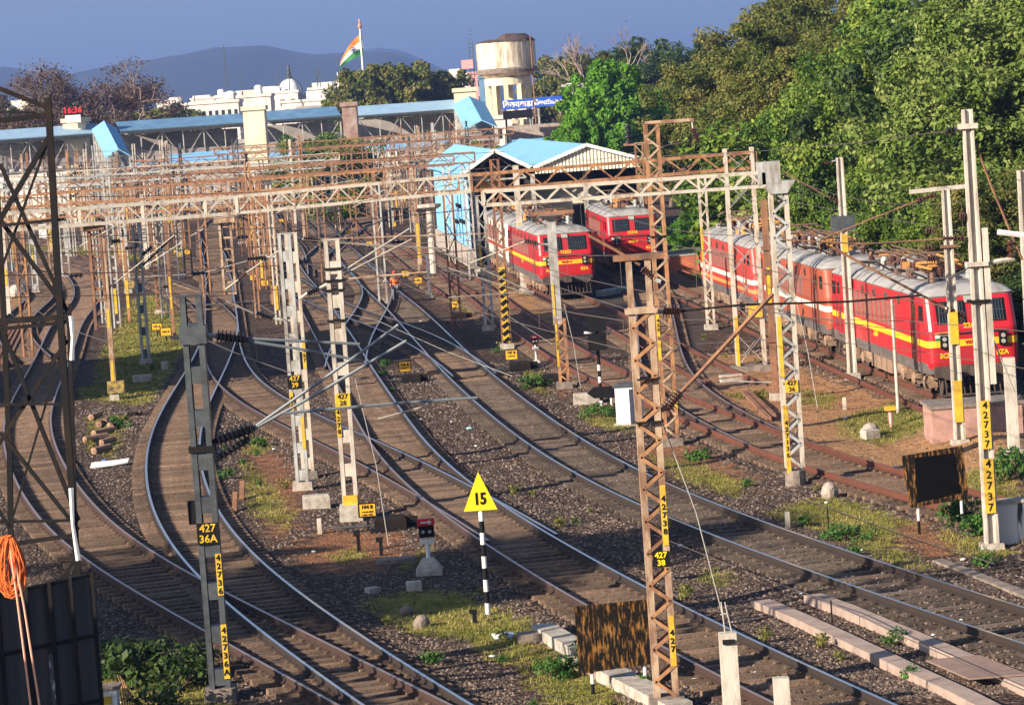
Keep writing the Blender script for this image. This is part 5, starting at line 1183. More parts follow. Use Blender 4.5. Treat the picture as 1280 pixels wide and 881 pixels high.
def proto(key, seed, H, Rr, hb, clumps, per, leaf, cr, lm, droop=0, bark='bark', r0=.35, nl=22):
    cm, C = crown_mesh('crown', seed, H, Rr, hb, clumps, per, leaf, cr, droop, m=LEAF[lm]); tm = trunk_mesh(seed, C, H, hb, r0, M[bark], nl); PROTO[key] = (cm, tm, H)
proto('g1', 1, 15, 6.2, 2.2, 300, 340, .19, .92, 'green', .6)
proto('g2', 2, 15, 6.0, 2.0, 300, 340, .19, .92, 'green', .6)
proto('o1', 3, 16, 6.0, 2.5, 290, 310, .16, .85, 'olive')
proto('o2', 4, 16, 5.8, 3.0, 280, 310, .16, .85, 'olive')
proto('p1', 5, 15, 6.0, 2.0, 290, 330, .18, .92, 'pale', .7)
proto('b1', 6, 11, 4.6, 1.2, 230, 280, .22, .72, 'bright')
proto('d1', 7, 13, 5.5, 2.0, 240, 280, .20, .9, 'dark')
proto('u1', 8, 4.5, 3.4, .1, 170, 200, .13, .55, 'green', .3, r0=.12)
proto('u2', 9, 4.5, 3.2, .1, 170, 200, .13, .55, 'bright', .3, r0=.12)
proto('f1', 10, 12, 6.5, 3, 260, 110, .34, .8, 'olive', nl=30)
def twig_tree(key, seed, H, spread, levels, leafy, leaf):
    """branching tree grown by splitting limbs; thin twigs, few leaves"""
    r_ = random.Random(seed); mb = MB(); tips = []
    def grow(p, d, L_, rad, lv):
        q = p + d * L_; m_ = p.lerp(q, .5) + Vector((r_.uniform(-1, 1), r_.uniform(-1, 1), r_.uniform(-.3, .6))) * L_ * .09
        mb.tube([p, m_, q], [rad, rad * .82, rad * .62], 6 if lv > 2 else 4)
        if lv == 0: tips.append(q); return
        if lv <= 2: tips.append(q)
        for k in range(r_.choice((2, 3, 3)) if lv > 1 else 3):
            n_ = (d + Vector((r_.uniform(-1, 1), r_.uniform(-1, 1), r_.uniform(-.45, .55))) * spread).normalized()
            grow(q, n_, L_ * r_.uniform(.66, .86), rad * .62, lv - 1)
    grow(Vector((0, 0, -.2)), Vector((.05, 0, 1)), H * .20, H * .026, levels)
    zm = max(t.z for t in tips); k = H / zm; tm = mb.mesh('trunk'); tm.transform(Matrix.Scale(k, 4)); tm.materials.append(M['bark_pale'])
    rs = np.random.RandomState(seed); T = np.array([tuple(t * k) for t in tips]); n = len(T) * leafy; ci = rs.randint(0, len(T), n); P = T[ci] + rs.normal(size=(n, 3)) * .32
    a = rs.normal(size=(n, 3)); a /= np.linalg.norm(a, axis=1)[:, None]; b = np.cross(a, rs.normal(size=(n, 3))); b /= np.linalg.norm(b, axis=1)[:, None]; s_ = leaf * (rs.uniform(.4, 1.7, n))[:, None]
    V = np.stack([P - a * s_ * .5, P + b * s_ * .3, P + a * s_ * .5, P - b * s_ * .3], 1).reshape(-1, 3); cm = bpy.data.meshes.new('crown'); nv = len(V)
    cm.vertices.add(nv); cm.vertices.foreach_set('co', V.astype(np.float32).reshape(-1)); cm.loops.add(nv); cm.loops.foreach_set('vertex_index', np.arange(nv, dtype=np.int32)); cm.polygons.add(n)
    cm.polygons.foreach_set('loop_start', np.arange(0, nv, 4, dtype=np.int32)); cm.polygons.foreach_set('loop_total', np.full(n, 4, dtype=np.int32)); cm.update(calc_edges=True); cm.materials.append(LEAF['brown']); PROTO[key] = (cm, tm, H)
twig_tree('w1', 11, 13, .80, 7, 12, .17); twig_tree('w2', 14, 13, .85, 7, 12, .17); twig_tree('bare', 12, 12, .65, 6, 1, .12)
TREES = 'trees along the right side of the yard'
def tree(name, label, px, Y, top_py, key, group=TREES, wide=1.0, cat='tree', X=None, rot=None):
    cm, tm, H = PROTO[key]; P = AT(px, 300, Y); x = P.x if X is None else X; gz = ground_z(x, Y) if Y < 340 else -.1
    t_ = AT(px, top_py, Y).z - gz if top_py is not None else H; s = t_ / H
    r = thing(name, label, cat, (x, Y, gz), (px * .37) % 6.28 if rot is None else rot, group)
    o = bpy.data.objects.new('crown', cm); COL.objects.link(o); o.parent = r; o.scale = (s * wide, s * wide, s)
    o = bpy.data.objects.new('trunk', tm); COL.objects.link(o); o.parent = r; o.scale = (s * wide, s * wide, s)
    return r
# forest on the right, front row to back row
for px, Y, top, key, wide, lab in [
 (1010, 172, 150, 'u1', 1.3, 'low round bush at the left end of the wood behind the rearmost locomotive'),
 (960, 190, 20, 'o1', 1.0, 'tall brownish olive tree at the left corner of the wood'),
 (905, 205, 60, 'o2', .95, 'olive tree leaning out at the far left of the wood beside the lattice mast'),
 (1015, 176, 30, 'o2', 1.0, 'rusty leaved olive tree second from the left in the wood'),
 (1060, 163, 60, 'g1', 1.0, 'green tree behind the concrete mast with the dark box'),
 (1010, 160, 205, 'g2', 1.0, 'lower green tree filling in above the middle locomotive'),
 (1100, 150, 35, 'g2', .85, 'feathery green tree rising behind the shorter concrete mast'),
 (1130, 138, 150, 'g1', .9, 'lower green tree just behind the nearest locomotive roof'),
 (1165, 148, 20, 'd1', .9, 'dark green tree left of the tallest concrete mast'),
 (1225, 140, -30, 'p1', .9, 'pale feathery tree cut by the top right corner'),
 (1285, 132, -20, 'p1', 1.1, 'pale feathery tree at the right edge of the photo'),
 (1250, 122, 200, 'o2', 1.3, 'olive scrub tree right of the tallest concrete mast'),
 (1200, 128, 235, 'g2', 1.4, 'bushy shrub between the two painted concrete masts'),
 (1290, 115, 330, 'd1', 1.5, 'dark scrub at the right edge beside the stub post'),
 (1040, 210, -20, 'o1', 1.0, 'tall tree of the back row with thin brown twigs'),
 (1120, 190, -25, 'g2', 1.1, 'back row green tree reaching the top of the photo'),
 (1190, 185, -60, 'g1', 1.1, 'highest back row tree right of the middle of the wood'),
 (1000, 235, -30, 'o2', 1.1, 'brown crowned tree at the top edge left of the wood'),
 (940, 250, 50, 'o1', .9, 'olive tree of the back row behind the leaning one'),
 (1270, 170, -70, 'p1', 1.2, 'pale tree of the back row above the right edge'),
 (1075, 145, 262, 'g1', 1.3, 'shrub growing against the coupling of the first two locomotives'),
 (985, 168, 250, 'u2', 1.3, 'bright bush behind the roof of the middle locomotive'),
 (930, 200, 235, 'u2', 1.2, 'bright bush above the rearmost coupled locomotive'),
 (860, 215, 270, 'u2', .9, 'small bush beside the orange masonry block'),
 (905, 225, 200, 'g1', .8, 'green tree behind the white braced portal tower'),
]: tree('tree', lab, px, Y, top, key, wide=wide)
tree('tree', 'bright green round tree right of the station name boards', 770, 290, 72, 'b1', wide=.92); tree('tree', 'bright green smaller tree touching the cream gable roof', 733, 270, 135, 'b1', wide=.75)
tree('tree', 'bright yellowish tree between the round one and the wood', 842, 300, 108, 'b1', wide=.8); tree('tree', 'olive tree behind the bright green round one', 765, 390, 58, 'o1', wide=.9); tree('tree', 'brown olive tree right of the water tower', 722, 480, 70, 'f1', wide=.8)
tree('tree', 'dark tree on the skyline left of the wood', 850, 380, 48, 'd1'); tree('tree', 'darkest tree on the skyline beside the wood', 890, 400, 42, 'd1', wide=.8); tree('tree', 'dark tree right behind the bright round one', 810, 395, 46, 'd1', wide=1.0)
tree('tree', 'bare branched tree top poking above the olive crowns', 775, 385, 34, 'bare', wide=.9); tree('tree', 'green filler tree behind the shed end', 880, 330, 90, 'g2', wide=1.0); tree('tree', 'green tree behind the lamp cluster mast', 800, 330, 120, 'g1', wide=.9)
for i, (px, Y, top, key, w, lab) in enumerate([(75, 430, 82, 'w1', 1.1, 'leafless purplish tree behind the footbridge, left half of the pair'), (128, 436, 80, 'w2', 1.25, 'leafless purplish tree behind the footbridge, right half of the pair'),
 (12, 500, 118, 'd1', 1.0, 'dark tree at the far left skyline'), (190, 520, 138, 'f1', 1.3, 'olive hedge tree right of the leafless pair'), (235, 540, 128, 'd1', 1.3, 'dark hedge tree left of the white block'), (35, 470, 150, 'f1', 1.2, 'olive bushy tree under the leafless pair at left'), (160, 460, 143, 'f1', 1.2, 'olive bush under the leafless pair at right'),
 (465, 470, 88, 'f1', .85, 'tree under the flag, left of three'), (510, 465, 80, 'f1', .9, 'tree under the flag, tallest of three'), (548, 470, 90, 'f1', .8, 'tree under the flag, right of three'), (430, 480, 110, 'd1', .8, 'small dark tree left of the flagpole'),
 (590, 520, 130, 'd1', .7, 'dark tree between the pink house and the water tower'), (415, 330, 168, 'u1', .9, 'green bush behind the cream hut'), (600, 330, 178, 'u1', .7, 'bush behind the blue shed roof'), (330, 700, 122, 'd1', 1.4, 'dark tree on the skyline by the white dome'), (280, 720, 124, 'd1', 1.3, 'dark tree on the skyline left of the water drum')]):
    tree('tree', lab, px, Y, top, key, 'trees beyond the station', w)
# unseen trees added left of the view to throw the long evening shadows
for i, (x, y, h, key, lab) in enumerate([(-22, 61, 15, 'g1', 'green tree added outside the view for its shadow, beside the yard'), (-20, 49, 8.5, 'b1', 'second green tree added outside the left edge of the view for its shadow'), (-32, 62, 14, 'o1', 'olive tree added left of the viewer for its shadow')]):
    rt_ = tree('tree', lab, 0, y, None, key, 'unseen trees added left of the yard', 1.0, X=x)
    for ch in rt_.children: ch.scale = [h / PROTO[key][2]] * 3

# ---------------------------------------------------------------- city and station
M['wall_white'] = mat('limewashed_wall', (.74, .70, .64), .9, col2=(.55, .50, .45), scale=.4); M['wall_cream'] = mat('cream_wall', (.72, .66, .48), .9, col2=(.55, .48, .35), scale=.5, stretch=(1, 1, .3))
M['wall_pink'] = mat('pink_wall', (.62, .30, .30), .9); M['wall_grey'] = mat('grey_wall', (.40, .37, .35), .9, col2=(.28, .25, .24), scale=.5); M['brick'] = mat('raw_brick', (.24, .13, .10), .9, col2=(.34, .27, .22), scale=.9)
M['dark'] = mat('window_dark', (.03, .035, .04), .3)
def building(label, px0, px1, Y, top, wm='wall_white', rows=2, cols=5, depth=10, extras=(), group='buildings of the city behind the station', name='building', base=None, parapet=True):
    a = AT(px0, top, Y); b_ = AT(px1, top, Y); zt = (a.z + AT((px0 + px1) / 2, top, Y).z) / 2; w = b_.x - a.x; zb = -.1 if base is None else base
    r = thing(name, label, 'building', ((a.x + b_.x) / 2, Y, zb), 0, group); h = zt - zb
    make('wall', MB().box((0, depth / 2, h / 2), (w, depth, h)), M[wm], r)
    if parapet: make('roof_parapet', MB().box((0, depth / 2, h + .2), (w + .4, depth + .4, .5)), M[wm], r)
    for i in range(rows):
        for j in range(cols):
            x = -w / 2 + w * (j + .5) / cols; z = h - 1.9 - i * 3.2
            if z > 1: make('window', MB().box((x, -.02, z), (w / cols * .45, .12, 1.3)), M['dark'], r)
    kx = .35 if Y >= 880 else .55
    for e in extras:
        if e[0] == 'box': make('roof_room', MB().box((e[1] * w, depth / 2, h + e[2] * kx / 2), (e[3] * .8, e[3] * .8, e[2] * kx)), M[e[4] if len(e) > 4 else wm], r)
        if e[0] == 'tank': make('water_tank', MB().lathe([(e[3] * .35, 0), (e[3] * .35, e[2] * .5), (e[3] * .2, e[2] * .6)], (e[1] * w, depth / 2, h), 12), M['white'], r)
        if e[0] == 'aerial': make('aerial', MB().bar((e[1] * w, depth / 2, h), (e[1] * w, depth / 2, h + e[2] * .6), .14), M['steel_dark'], r)
    return r, h, w
building('long low white building left behind the footbridge with slit windows', 226, 298, 560, 131, rows=1, cols=9, extras=(('box', .2, 1.2, 3), ('aerial', -.3, 3)))
building('taller white wing right of the slit windowed one', 296, 338, 580, 122, rows=0, cols=1, extras=(('tank', .1, 3.5, 2.2),))
building('white block under the water drum', 320, 372, 620, 118, rows=1, cols=4, extras=(('box', -.2, 2.5, 5), ('aerial', 0, 7)))
building('white block in front of the dome', 352, 420, 610, 128, rows=1, cols=6, extras=(('box', .1, 3.5, 4), ('box', .35, 2, 6)))
building('broad white building behind the flag trees', 385, 440, 640, 112, rows=2, cols=5, extras=(('box', -.1, 2.5, 7), ('aerial', .2, 10), ('aerial', -.3, 6), ('tank', .3, 2.6, 3)))
building('low grey canopy building left of the brick lift shaft', 372, 436, 500, 136, 'wall_grey', rows=1, cols=6)
building('cream terrace rooftops far left of the dome', 238, 300, 900, 124, 'wall_white', rows=1, cols=7, extras=(('box', -.3, 3, 6), ('box', .3, 4, 8), ('tank', .1, 4, 3)))
building('roofs on the skyline between the cream terrace and the dome', 268, 350, 1000, 120, 'wall_cream', rows=1, cols=8, extras=(('box', .0, 4, 9), ('box', .32, 6, 6), ('aerial', -.1, 12)))
building('small white houses right of the leafless trees', 196, 222, 1000, 130, rows=1, cols=3, extras=(('box', .3, 5, 5), ('box', -.3, 3, 4)))
building('ochre house at the far left behind the tower', 28, 60, 620, 132, 'wall_cream', rows=2, cols=3); building('white houses beyond the ochre one', 2, 30, 760, 138, rows=2, cols=4, extras=(('box', .2, 4, 5),))
building('white flats between the flag trees and the pink house', 565, 588, 760, 95, rows=3, cols=4, extras=(('box', -.2, 3, 5),)); building('pink house left of the water tower', 585, 603, 640, 93, 'wall_pink', rows=2, cols=2, extras=(('aerial', .2, 8),))
building('blue grey block beside the water tower', 598, 610, 560, 98, 'blue_dark', rows=0, cols=1); building('white house among the flag trees', 540, 568, 700, 100, rows=2, cols=3)  # first block has a plain blue grey wall colour
building('long pinkish grey shed roofed building right of the name boards', 634, 722, 400, 157, 'stonewall', rows=0, cols=1, parapet=False); building('white ground floor behind the name boards', 596, 640, 420, 150, 'wall_white', rows=1, cols=4)
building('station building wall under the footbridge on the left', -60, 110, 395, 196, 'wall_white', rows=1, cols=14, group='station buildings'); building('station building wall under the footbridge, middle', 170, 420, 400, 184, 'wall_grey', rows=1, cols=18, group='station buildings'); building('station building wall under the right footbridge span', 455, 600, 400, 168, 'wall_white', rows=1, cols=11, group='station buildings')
# unseen tall block added left of the yard so that its shadow crosses the middle of the picture
r = thing('building', 'tall block added beside the yard, left of the view, to cast a shade band', 'building', (-44, 125, -.1)); make('wall', MB().box((0, 0, 11.5), (13, 15, 23)), M['wall_white'], r); make('roof_room', MB().box((0, 2, 24.5), (5, 6, 3)), M['wall_white'], r)
for i in range(6):
    for j in range(5): make('window', MB().box((6.5, -5.8 + j * 2.9, 2.5 + i * 3.6), (.12, 1.6, 1.5)), M['dark'], r)
# blue awnings of the platforms
for i, (px0, px1, Y, top, lab) in enumerate([(120, 215, 372, 205, 'left blue platform awning under the truss'), (205, 300, 365, 192, 'blue platform awning left of the white lift tower'), (335, 425, 368, 186, 'blue platform awning right of the white lift tower'), (450, 560, 372, 178, 'pale blue awning under the right footbridge span'), (640, 690, 300, 176, 'blue roof corner behind the cream gabled shed')]):
    a = AT(px0, top, Y); b_ = AT(px1, top, Y); r = thing('platform_awning', lab, 'awning', ((a.x + b_.x) / 2, Y, -.1), 0, 'blue platform awnings'); w = b_.x - a.x; h = (a.z + b_.z) / 2 + .1
    make('roof_sheet', MB().prism([(-w / 2, 0, h - .9), (w / 2, 0, h - .9), (w / 2, 5, h), (-w / 2, 5, h)], (0, 0, .12)), M['bluewall' if i % 2 else 'blue'], r)
    n = 6
    for k in range(n): make('column', MB().box((-w / 2 + w * (k + .5) / n, 2.5, h / 2 - .3), (.25, .25, h - .6)), M['galv'], r)
# footbridge: roofed truss gallery over the tracks
YB = 385.0
def fb(label, px0, py0, px1, py1, Y0, Y1, roofm='blue_pale', dz=4.0, group='spans of the station footbridge', dark=True):
    a = AT(px0, py0, Y0); b_ = AT(px1, py1, Y1); zt = (a.z + b_.z) / 2; a.z = b_.z = zt
    r = thing('footbridge_span', label, 'footbridge', (a.x, a.y, -.1), 0, group); loc = Vector((a.x, a.y, -.1)); d = b_ - a; Ln = d.length; nr = Vector((-d.y, d.x, 0)).normalized()
    P = lambda t, o, z: a + d * t + nr * o + Vector((0, 0, z - 0)) - loc
    mb = MB(); mb.add([P(0, -.6, -1.05), P(1, -.6, -1.05), P(1, 2.6, .0), P(0, 2.6, .0), P(1, 5.6, -1.0), P(0, 5.6, -1.0), P(0, -.6, -1.17), P(1, -.6, -1.17)], [(0, 1, 2, 3), (3, 2, 4, 5), (6, 7, 1, 0)]); make('roof', mb, M[roofm], r)
    make('eave', MB().bar(P(0, -.62, -1.28), P(1, -.62, -1.28), .1, .26), M['steel_dark'], r)
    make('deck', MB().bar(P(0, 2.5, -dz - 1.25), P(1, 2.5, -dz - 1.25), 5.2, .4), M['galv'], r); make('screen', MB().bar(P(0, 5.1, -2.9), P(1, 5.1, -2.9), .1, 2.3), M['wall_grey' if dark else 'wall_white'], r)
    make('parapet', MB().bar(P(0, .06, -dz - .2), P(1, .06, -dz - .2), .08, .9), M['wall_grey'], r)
    tr = MB(); n = max(3, int(Ln / 2.2))
    for k in (0, 1): tr.bar(P(0, -.1, -1.5 if k else -dz - 1.05), P(1, -.1, -1.5 if k else -dz - 1.05), .22, .22)
    for i in range(n):
        t0, t1 = i / n, (i + 1) / n
        tr.bar(P(t0, -.1, -dz - 1.05), P(t0, -.1, -1.5), .12)
        if (i % 2): tr.bar(P(t0, -.12, -dz - 1.05), P(t1, -.12, -1.5), .09)
        else: tr.bar(P(t0, -.12, -1.5), P(t1, -.12, -dz - 1.05), .09)
    tr.bar(P(1, -.1, -dz - 1.05), P(1, -.1, -1.5), .17); make('truss', tr, M['galv'], r)
    for i in range(0, n + 1, 7): 
        for o in (0, 4.8): make('pier', MB().bar(P(i / n, o, -dz - 1.3), Vector((P(i / n, o, 0).x, P(i / n, o, 0).y, 0)), .45), M['galv'], r)
    return r
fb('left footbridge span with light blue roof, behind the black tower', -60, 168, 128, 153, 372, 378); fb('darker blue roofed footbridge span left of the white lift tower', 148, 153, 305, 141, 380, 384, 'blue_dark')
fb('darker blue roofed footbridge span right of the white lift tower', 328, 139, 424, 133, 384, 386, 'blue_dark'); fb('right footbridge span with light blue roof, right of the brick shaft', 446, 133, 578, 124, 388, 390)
def stair(label, px, py, Y, pxl, pyl, w, drop):
    a = AT(px, py, Y); r = thing('stair_roof', label, 'staircase', (a.x, Y, -.1), 0, 'covered stairs of the footbridge'); b_ = AT(pxl, pyl, Y - drop); loc = Vector(r.location); a -= loc; b_ -= loc
    for s, (o0, o1) in enumerate(((-w, 0), (0, w * .9))):
        mb = MB(); z0 = (-.9 if s == 0 else 0); z1 = (0 if s == 0 else -.9)
        mb.add([a + Vector((o0, 0, z0)), a + Vector((o1, 0, z1)), b_ + Vector((o1, 0, z1)), b_ + Vector((o0, 0, z0))] + [v + Vector((0, 0, -.12)) for v in (a + Vector((o0, 0, z0)), a + Vector((o1, 0, z1)), b_ + Vector((o1, 0, z1)), b_ + Vector((o0, 0, z0)))], [(3, 2, 1, 0), (4, 5, 6, 7), (0, 1, 5, 4), (1, 2, 6, 5), (2, 3, 7, 6), (3, 0, 4, 7)]); make('roof_slope', mb, M['blue'], r)
    mb = MB()
    for k in range(6):
        t = k / 5; p = a.lerp(b_, t)
        for o in (-w * .9, w * .8): mb.bar((p.x + o, p.y, 0), (p.x + o, p.y, p.z - 1), .2)
    mb.bar(a + Vector((0, .1, -3.8)), b_ + Vector((0, .1, -3.8)), w * 1.7, .4); mb.bar(a + Vector((0, .05, -2.4)), b_ + Vector((0, .05, -2.4)), w * 1.72, .1)
    make('stair_frame', mb, M['galv'], r)
    return r
stair('light blue covered stair coming down left of the middle span', 130, 151, 372, 148, 186, 1.5, 12); stair('light blue covered stair beside the name boards', 586, 120, 382, 602, 150, 2.0, 10)
building('white lift tower with a red edged top standing in the footbridge', 303, 330, 374, 138, 'wall_cream', 0, 1, 4, group='lift towers of the footbridge', name='lift_tower')
building('raw brick lift shaft wrapped in scaffolding in the footbridge', 427, 445, 376, 133, 'brick', 0, 1, 4, group='lift towers of the footbridge', name='lift_tower')
building('small white lift head left, carrying the red clock', 78, 106, 378, 153, 'wall_cream', 0, 1, 4, group='lift towers of the footbridge', name='lift_tower'); building('small white lift head beside the blue stair near the name boards', 567, 595, 388, 115, 'wall_cream', 0, 1, 4, group='lift towers of the footbridge', name='lift_tower'); building('cream hut standing between the far tracks', 392, 436, 400, 216, 'wall_cream', 0, 1, 5, group=None, name='hut')
p = AT(92, 151, 377); r = thing('station_clock', 'red lit digital clock reading 16:36 on the left lift head', 'clock', (p.x, 376.5, p.z)); make('box', MB().box((0, .3, .2), (1.8, .6, .9)), M['wall_white'], r)
make('case', MB().box((0, .4, 1.2), (1.6, .3, 1.1)), M['steel_black'], r); text('16:36', 1.0, M['led'], r, (0, .22, 1.2), name='digits', bold=.02)
# domed temple
p = AT(363, 118, 630); r = thing('dome_building', 'white ribbed dome with a dark finial above the rooftops', 'temple', (p.x, 630, -.1)); hz_ = p.z
make('drum', MB().box((0, 0, hz_ / 2), (12, 10, hz_)), M['wall_white'], r)
pr = [(2.0 * 1.15, 0)] + [(2.35 * math.cos(a / 8 * 1.4) , .3 + 2.9 * math.sin(a / 8 * 1.4)) for a in range(9)]; make('dome', MB().lathe(pr, (0, 0, hz_), 20), M['white'], r, smooth=True)
rb_ = MB()
for k in range(8):
    a = k * math.pi / 4; rb_.tube([(2.4 * math.cos(u / 6 * 1.4) * math.cos(a), 2.4 * math.cos(u / 6 * 1.4) * math.sin(a), hz_ + .3 + 2.95 * math.sin(u / 6 * 1.4)) for u in range(7)], .06, 4)
make('rib', rb_, M['steel_dark'], r); make('finial', MB().lathe([(.5, 0), (.65, .3), (.3, .7), (.45, 1.0), (.2, 1.5), (.3, 1.9), (.05, 2.9)], (0, 0, hz_ + 3.1), 10), M['steel_dark'], r)
# overhead drum tank on legs by the dome
p = AT(289, 128, 600); r = thing('drum_tank', 'white drum tank on thin legs with a tall aerial, left of the dome', 'water tank', (p.x, 600, -.1)); h = p.z
make('drum', MB().lathe([(1.1, h), (1.2, h + .2), (1.2, h + 1.8), (.5, h + 2.2)], n=12), M['white'], r); make('legs_frame', MB().lathe([(.9, 0), (.7, h)], n=4), M['galv'], r); make('aerial', MB().bar((-.6, 0, h), (-.6, 0, h + 11), .15), M['steel_dark'], r)
# flag
p = AT(455, 106, 470); r = thing('flagpole', 'tall white flagpole with the saffron, white and green flag', 'flag', (p.x, 470, -.1)); top = HZ(452, 36, 470) + .1
make('pole', MB().tube([(0, 0, 0), (0, 0, top)], [.22, .13], 10), M['white'], r); make('finial', MB().lathe([(.18, top), (.32, top + .35), (.12, top + .8), (.2, top + 1.0), (.02, top + 1.5)], n=8), mat('finial', (.55, .22, .10), .5), r)
A_ = AT(452, 42, 470) - Vector(r.location); Bp = AT(455, 69, 470) - Vector(r.location); C_ = AT(424, 87, 470) - Vector(r.location); D_ = AT(426, 76, 470) - Vector(r.location)
fl = make('flag', MB().quad(A_, A_, A_, A_), M['fl_o'], r); bpy.data.objects.remove(fl)
nU, nV = 18, 9
for bi, (mname, nm) in enumerate((('fl_o', 'saffron_band'), ('white', 'white_band'), ('fl_g', 'green_band'))):
    vs = []; fs = []
    for i in range(nU + 1):
        u = i / nU; t_ = A_.lerp(D_, u) + Vector((0, 0, .55 * math.sin(u * math.pi))); b2 = Bp.lerp(C_, u) + Vector((0, 0, .35 * math.sin(u * math.pi)))
        for j in range(4):
            v = (bi + j / 3) / 3; q3 = t_.lerp(b2, v); q3.y += .35 * math.sin(u * 9 + v * 2) * u; vs.append(q3)
    n0 = len(vs); vs += [v + Vector((0, .03, 0)) for v in vs]
    for i in range(nU):
        for j in range(3): a = i * 4 + j; fs += [(a, a + 4, a + 5, a + 1), (n0 + a, n0 + a + 1, n0 + a + 5, n0 + a + 4)]
    fo = make(nm, MB().add(vs, fs), M[mname], r)
    if bi == 1:
        cc = A_.lerp(D_, .42).lerp(Bp.lerp(C_, .42), .5) + Vector((0, -.45, .42)); mb = MB(); nn_ = 20
        mb.tube([cc + Vector((.36 * math.cos(k / nn_ * 6.2832), 0, .36 * math.sin(k / nn_ * 6.2832))) for k in range(nn_ + 1)], .045, 4)
        for k in range(6): a = k * math.pi / 6; mb.tube([cc - Vector((.34 * math.cos(a), 0, .34 * math.sin(a))), cc + Vector((.34 * math.cos(a), 0, .34 * math.sin(a)))], .02, 4)
        make('wheel_emblem', mb, mat('navy', (.01, .02, .2), .6), r)
# water tower
YW = 440.0; p = AT(638, 150, YW); r = thing('water_tower', 'stained cream concrete water tower with a broken dark domed top', 'water tower', (p.x, YW, -.1)); s = YW / 4000
zt = HZ(636, 52, YW); z1 = HZ(640, 87, YW); z2 = HZ(640, 97, YW); Rw = 37 * s
M['tank_wall'] = mat('stained_tank_wall', (.74, .68, .52), .9, col2=(.34, .27, .20), scale=.7, stretch=(1.6, 1.6, .3), lo=.44, hi=.62, bump=.2)
make('tank', MB().lathe([(Rw, z1), (Rw, zt)], n=32), M['tank_wall'], r); make('ring_beam', MB().lathe([(Rw * 1.03, z1 - .35), (Rw * 1.05, z1 + .1), (Rw * 1.0, z1 + .35)], n=32), M['concrete_dark'], r)
make('cone', MB().lathe([(Rw * .70, z2), (Rw * 1.0, z1 - .3)], n=28), M['tank_wall'], r); make('ring_beam', MB().lathe([(Rw * .78, z2 - .9), (Rw * .78, z2 + .1)], n=28), M['wall_cream'], r)
ds = MB(); n = 24; vs = [(0, 0, zt + .5)]; rr2 = random.Random(5)
for j, (k, hh) in enumerate(((.35, 1.0), (.7, .95), (.95, .35), (1.02, .02))):
    for i in range(n):
        a = i / n * 6.283; g_ = .35 if math.cos(a) < -.15 else 1.0; vs.append((Rw * k * math.cos(a), Rw * k * math.sin(a), zt + hh * g_ * 1.1 + rr2.uniform(-.08, .08)))
vs[0] = (0, 0, zt + 1.2); fs = [(0, 1 + i, 1 + (i + 1) % n) for i in range(n)] + [(1 + j * n + i, 1 + (j + 1) * n + i, 1 + (j + 1) * n + (i + 1) % n, 1 + j * n + (i + 1) % n) for j in range(3) for i in range(n)]
make('broken_dome', ds.add(vs, fs), mat('dome_dark', (.05, .035, .03), .95, col2=(.11, .07, .055), scale=1), r)
for k in range(10):
    a = k / 10 * 6.283 + .2; x, y = Rw * .72 * math.cos(a), Rw * .72 * math.sin(a); make('column', MB().box((x, y, (z2 - .8) / 2), (.62, .62, z2 - .8)), M['wall_cream'], r)
for zz in (z2 - 6.2,): make('ring_beam', MB().lathe([(Rw * .74, zz), (Rw * .78, zz), (Rw * .78, zz + .5), (Rw * .74, zz + .5)], n=20), M['wall_cream'], r)
make('pipe', MB().tube([(Rw * .85, -Rw * .62, 0), (Rw * .85, -Rw * .62, zt + .6)], .12, 6), M['rust'], r)
lad = MB()
for dx in (0, .5): lad.bar((-Rw - .9 + dx, -.5, z1 - 2), (-Rw - .9 + dx, -.5, zt + .3), .1)
for k in range(14): lad.bar((-Rw - .9, -.5, z1 - 2 + k * .6), (-Rw - .4, -.5, z1 - 2 + k * .6), .07)
make('ladder', lad, M['steel_dark'], r); make('caged_platform', MB().box((-Rw - 1.3, -.5, z1 + 1.2), (1.6, 1, 1.2)), M['wall_pink'], r)
# lattice mobile masts left of it
for px, Y, t_, lab in ((397, 640, 84, 'thin lattice aerial mast on the rooftops right of the dome'), (423, 660, 90, 'white aerial stub left of the flag')):
    a = AT(px, t_, Y); r = thing('aerial_mast', lab, 'aerial', (a.x, Y, -.1)); mb = MB(); mb.bar((-.7, 0, 0), (-.25, 0, a.z), .16); mb.bar((.7, 0, 0), (.25, 0, a.z), .16)
    for k in range(16): z = a.z * k / 16; mb.bar((-.6 * (1 - z / a.z * .6), 0, z), (.6 * (1 - z / a.z * .6), 0, z + a.z / 16), .1)
    make('shaft', mb, M['steel_dark' if px < 400 else 'white'], r)
